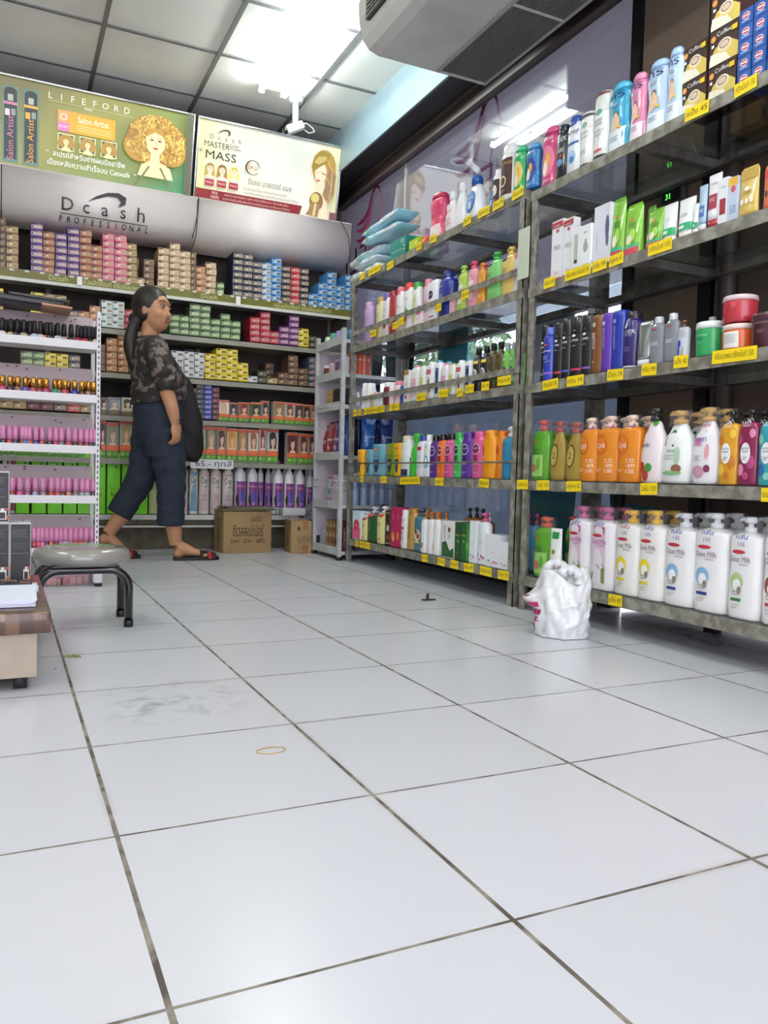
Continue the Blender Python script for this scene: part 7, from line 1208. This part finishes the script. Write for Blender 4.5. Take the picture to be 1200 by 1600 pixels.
hand(b, (.07, .19, .82), (.5, -.3, -.8), (-.5, -.8, 0), (.6, -.4, .6), .9)
# lower legs and feet
RL = [(-.035, -.085, .76), (.01, -.085, .45), (.025, -.07, .26), (.045, -.065, .09)]; chain(b, RL, [.08, .062, .052, .036], skin)
ellip(b, (.062, -.065, .045), (.03, .03, .034), skin); chain(b, [(.05, -.065, .085), (.10, -.065, .062), (.17, -.068, .042), (.215, -.07, .034)], [(.036, .04), (.036, .036), (.042, .022), (.036, .014)], skin)
for k in range(5): ellip(b, (.245-.009*k-(.008 if k == 0 else 0), -.045-.0175*k, .031), (.024-.002*k, .0095 if k else .013, .011), skin)
LLg = [(-.08, .09, .76), (-.125, .10, .46), (-.20, .10, .31), (-.315, .10, .145)]; chain(b, LLg, [.08, .062, .052, .035], skin)
ellip(b, (-.338, .10, .11), (.028, .03, .034), skin); chain(b, [(-.32, .10, .135), (-.28, .10, .095), (-.225, .10, .05), (-.19, .10, .034)], [(.034, .038), (.034, .034), (.04, .024), (.036, .014)], skin)
for k in range(5): ellip(b, (-.165-.008*k, .125-.0175*k, .03), (.022-.002*k, .0095 if k else .013, .011), skin)
remesh(b, .0055, 'body', skin, wo, 1)
# face details
f = MB(); dk_ = M('#1c1412', .4); lp = M('#8f564c', .4)
for s in (-1, 1):
    ellip(f, hp(.0765, s*.03, .010), (.007, .013, .0045), M('#c8bcb0', .3), HR @ Matrix.Rotation(radians(s*22), 4, 'Z'), 12); ellip(f, hp(.0805, s*.029, .0095), (.005, .006, .0046), dk_, HR, 10)
    f.tube([hp(.081, s*.016, .0145), hp(.084, s*.029, .0175), hp(.072, s*.044, .0135)], .0022, dk_, 6)
f.build('eyes', wo); f = MB()
for s in (-1, 1): f.tube([hp(.086, s*.014, .036), hp(.083, s*.032, .042), hp(.068, s*.05, .034)], [.0028, .003, .0015], dk_, 6)
f.build('eyebrows', wo)
f = MB(); ellip(f, hp(.0885, 0, -.0535), (.006, .019, .0045), lp, HR); ellip(f, hp(.088, 0, -.061), (.006, .016, .005), lp, HR); f.build('lips', wo)
# hair
hm = M('#17110f', .5, bump=.2, nscale=40); h = MB()
ellip(h, hp(-.030, 0, .027), (.103, .086, .103), hm, HR)
for s in (-1, 1): ellip(h, hp(-.035, s*.046, -.002), (.062, .036, .07), hm, HR)
ellip(h, hp(-.105, -.01, -.05), (.045, .045, .04), hm, HR); chain(h, [(-.175, .01, 1.385), (-.205, .0, 1.32), (-.215, -.01, 1.23), (-.195, -.02, 1.12), (-.18, -.02, 1.06)], [.03, .034, .040, .034, .008], hm)
ho = remesh(h, .006, 'hair', hm, wo, 1)
el = MB(); 
# blouse
cam_ = M('#231d1c', .75, noise=1, nscale=19, noise2='#6b5c56', thr=(.40, .47), bump=.3); s_ = MB(); RR = [(.075, .15), (.112, .19), (.140, .195), (.155, .19), (.158, .19), (.146, .185)]
s_.loft([(x, y, z, rx, ry, 2.2) for (x, y, z), (rx, ry) in reversed(list(zip(TORSO[:6], RR)))], cam_, 32); s_.loft([(-.115, 0, 1.25, .075, .13, 2), (-.112, 0, 1.29, .062, .075, 2)], cam_, 24)
chain(s_, [(-.105, -.13, 1.235), (-.095, -.185, 1.19), (-.075, -.225, 1.09), (-.05, -.238, 1.0), (-.045, -.238, .965)], [.055, .066, .070, .064, .052], cam_); chain(s_, [(-.105, .13, 1.235), (-.09, .185, 1.19), (-.05, .22, 1.09), (-.015, .225, 1.0)], [.055, .066, .068, .058], cam_)
remesh(s_, .007, 'blouse', cam_, wo, 2, lambda c: .0035*sin(c.z*75+4*sin(c.x*22+c.y*9))+.002*sin(c.z*140-c.x*60) if c.z < 1.12 else .002*sin(c.x*60+c.z*40))
# trousers
jean = M('#1c2638', .8, noise=.5, nscale=14, noise2='#141b28', bump=.25); j = MB()
j.loft([(-.03, -.09, .60, .10, .09, 2), (-.05, -.06, .70, .115, .12, 2.2), (-.055, 0, .78, .132, .18, 2.3), (-.055, 0, .86, .140, .182, 2.3), (-.055, 0, .92, .136, .175, 2.3)], jean, 30); j.loft([(-.09, .09, .60, .10, .09, 2), (-.08, .06, .70, .12, .12, 2), (-.062, 0, .78, .13, .175, 2.3)], jean, 24)
chain(j, [(-.04, -.09, .74), (-.01, -.09, .60), (.01, -.085, .46), (.012, -.075, .32), (.015, -.07, .205)], [(.11, .11), (.10, .10), (.085, .085), (.08, .078), (.080, .07)], jean)
chain(j, [(-.08, .09, .74), (-.10, .095, .60), (-.135, .10, .47), (-.20, .10, .35), (-.255, .10, .255)], [(.11, .11), (.10, .10), (.085, .085), (.078, .076), (.074, .07)], jean)
jo = remesh(j, .007, 'cropped_jeans', jean, wo, 2, lambda c: .003*sin(c.z*70+5*sin(c.x*16+c.y*7)) if .3 < c.z < .8 else .001*sin(c.z*90+c.x*40))
# sandals
sol = M('#141010', .6)
def sandal(x0, x1, y, zh, zt, red=True):
    m = MB(); pts = [(x0, -.034), (x0+.03, -.04), (x1-.06, -.046), (x1-.012, -.036), (x1, -.005), (x1-.02, .035), (x1-.07, .046), (x0+.03, .038), (x0, .03)]
    f_ = lambda x: zh+(zt-zh)*min(1, max(0, (x-x0)/(x1-.08-x0)))
    n = len(pts); m.add([(x, y+q, f_(x)) for x, q in pts]+[(x, y+q, f_(x)+.02) for x, q in pts], [tuple(range(n))[::-1], tuple(range(n, 2*n))]+[(i, (i+1) % n, (i+1) % n+n, i+n) for i in range(n)], sol); s = m.build('sandal', wo)
    for x, w_, mt, r in ((x1-.10, .042, sol, 0), (x1-.062, .024, M('#a01c20', .6), .002), (x1-.036, .022, sol, .0)):
        st = MB(); vs = []; fs = []
        for i in range(13):
            a = pi*i/12; zz = f_(x)+.012
            for q in (-w_/2, w_/2):
                for e in (0, .004): vs.append((x+q, y+(.049+e)*cos(a), zz+(.046+e+r-.35*max(0, x+q-(x1-.12))*.6)*sin(a)**.8))
        for i in range(12): o = 4*i; fs += [(o+1, o+3, o+7, o+5), (o, o+4, o+6, o+2), (o, o+1, o+5, o+4), (o+2, o+6, o+7, o+3)]
        st.add(vs, fs, mt, True); st.build('strap', s)
sandal(.035, .30, -.068, 0.0, 0.0); sandal(-.36, -.125, .10, .075, 0.0)
MB().tube([(.0+.028*cos(a), -.237+.03*sin(a), .815+.004*cos(a)) for a in [q/12*2*pi for q in range(13)]], .002, M('#c89c3c', .25, metal=.9), 6).build('bracelet', wo)
# black shoulder bag carried on her far side
bg = thing('shoulder_bag', 'large limp black shoulder bag carried in front by the walking woman', 'bag', (1.0, 4.82, .58)); blkf = M('#08080a', .75, bump=.4, nscale=20); m = MB()
m.loft([(-.015, 0, 0, .06, .05, 2.2), (-.01, 0, .03, .085, .07, 2.4), (-.01, 0, .16, .09, .075, 2.6), (-.02, 0, .30, .08, .06, 2.6), (-.04, .0, .42, .06, .045, 2.4), (-.06, .0, .50, .045, .03, 2)], blkf, 28)
remesh(m, .008, 'pouch', blkf, bg, 2, lambda c: .004*sin(c.z*45+c.x*50)); MB().tube([(-.07, 0, .48), (-.12, .10, .56), (-.19, .16, .63), (-.25, .14, .69), (-.27, .08, .71)], .009, blkf, 8).build('strap', bg)
NW = 'leftmost|second|third|fourth|fifth|sixth|seventh|eighth|ninth|tenth|eleventh|twelfth|thirteenth|fourteenth|fifteenth|sixteenth|seventeenth|eighteenth|nineteenth|twentieth'.split('|')
rows_ = {}
for o in ALL:
    if o.name.startswith('nail_polish') and '_row' in o: rows_.setdefault(o['_row'], []).append(o)
for k, L in rows_.items():
    L.sort(key=lambda o: o.location.x)
    for i, o in enumerate(L):
        cap, tier = o['label'].split('|'); o['label'] = '%s capped nail polish, %s in %s row, %s tier of polish rack' % (cap, 'leftmost' if i == 0 else NW[i]+' from left', 'rear' if k.endswith('R') else 'front', tier); del o['_row']
# ================================================================ labels: say which one, count twins from the left
def words(s): return len(s.split())
base = {}
for o in ALL:
    if '_shelf' in o: base.setdefault((o['label'], o['_shelf']), []).append(o)
ORDW = ['leftmost', 'second from left', 'third from left', 'fourth from left', 'fifth from left', 'sixth from left', 'seventh from left', 'eighth from left', 'ninth from left', 'tenth from left', 'eleventh from left']
for (lb, sh), L in base.items():
    if len(L) == 1:
        L[0]['label'] = lb+', '+sh if words(lb)+words(sh) <= 16 else lb
    else:
        bpy.context.view_layer.update(); L.sort(key=lambda o: proj(*o.location)[0])
        for i, o in enumerate(L):
            w_ = 'rightmost' if i == len(L)-1 else ORDW[i]; s = '%s, %s of %s, %s' % (lb, w_, ('two', 'three', 'four', 'five', 'six', 'seven', 'eight', 'nine', 'ten', 'eleven', 'twelve', 'more')[min(len(L)-2, 11)], sh)
            if words(s) > 16: s = '%s, %s, %s' % (lb, w_, sh)
            if words(s) > 16: s = '%s, %s, %s' % (lb, w_.replace(' from left', ''), sh.replace('grey ', ''))
            o['label'] = s
    for o in L: del o['_shelf']
n_ = {}
for (ph, col), k in COLN.items(): n_[ph+col] = k
for o in ALL:
    if '_col' in o:
        k = n_[o['_col']]; i = int(o['label'].split('@')[1]); w_ = 'the' if k == 1 else ('leftmost' if i == 0 else 'rightmost' if i == k-1 else CO[i]); o['label'] = o['label'].replace('@%d@' % i, w_).replace(' of the ', ' of ' if k == 1 else ' of the '); del o['_col']
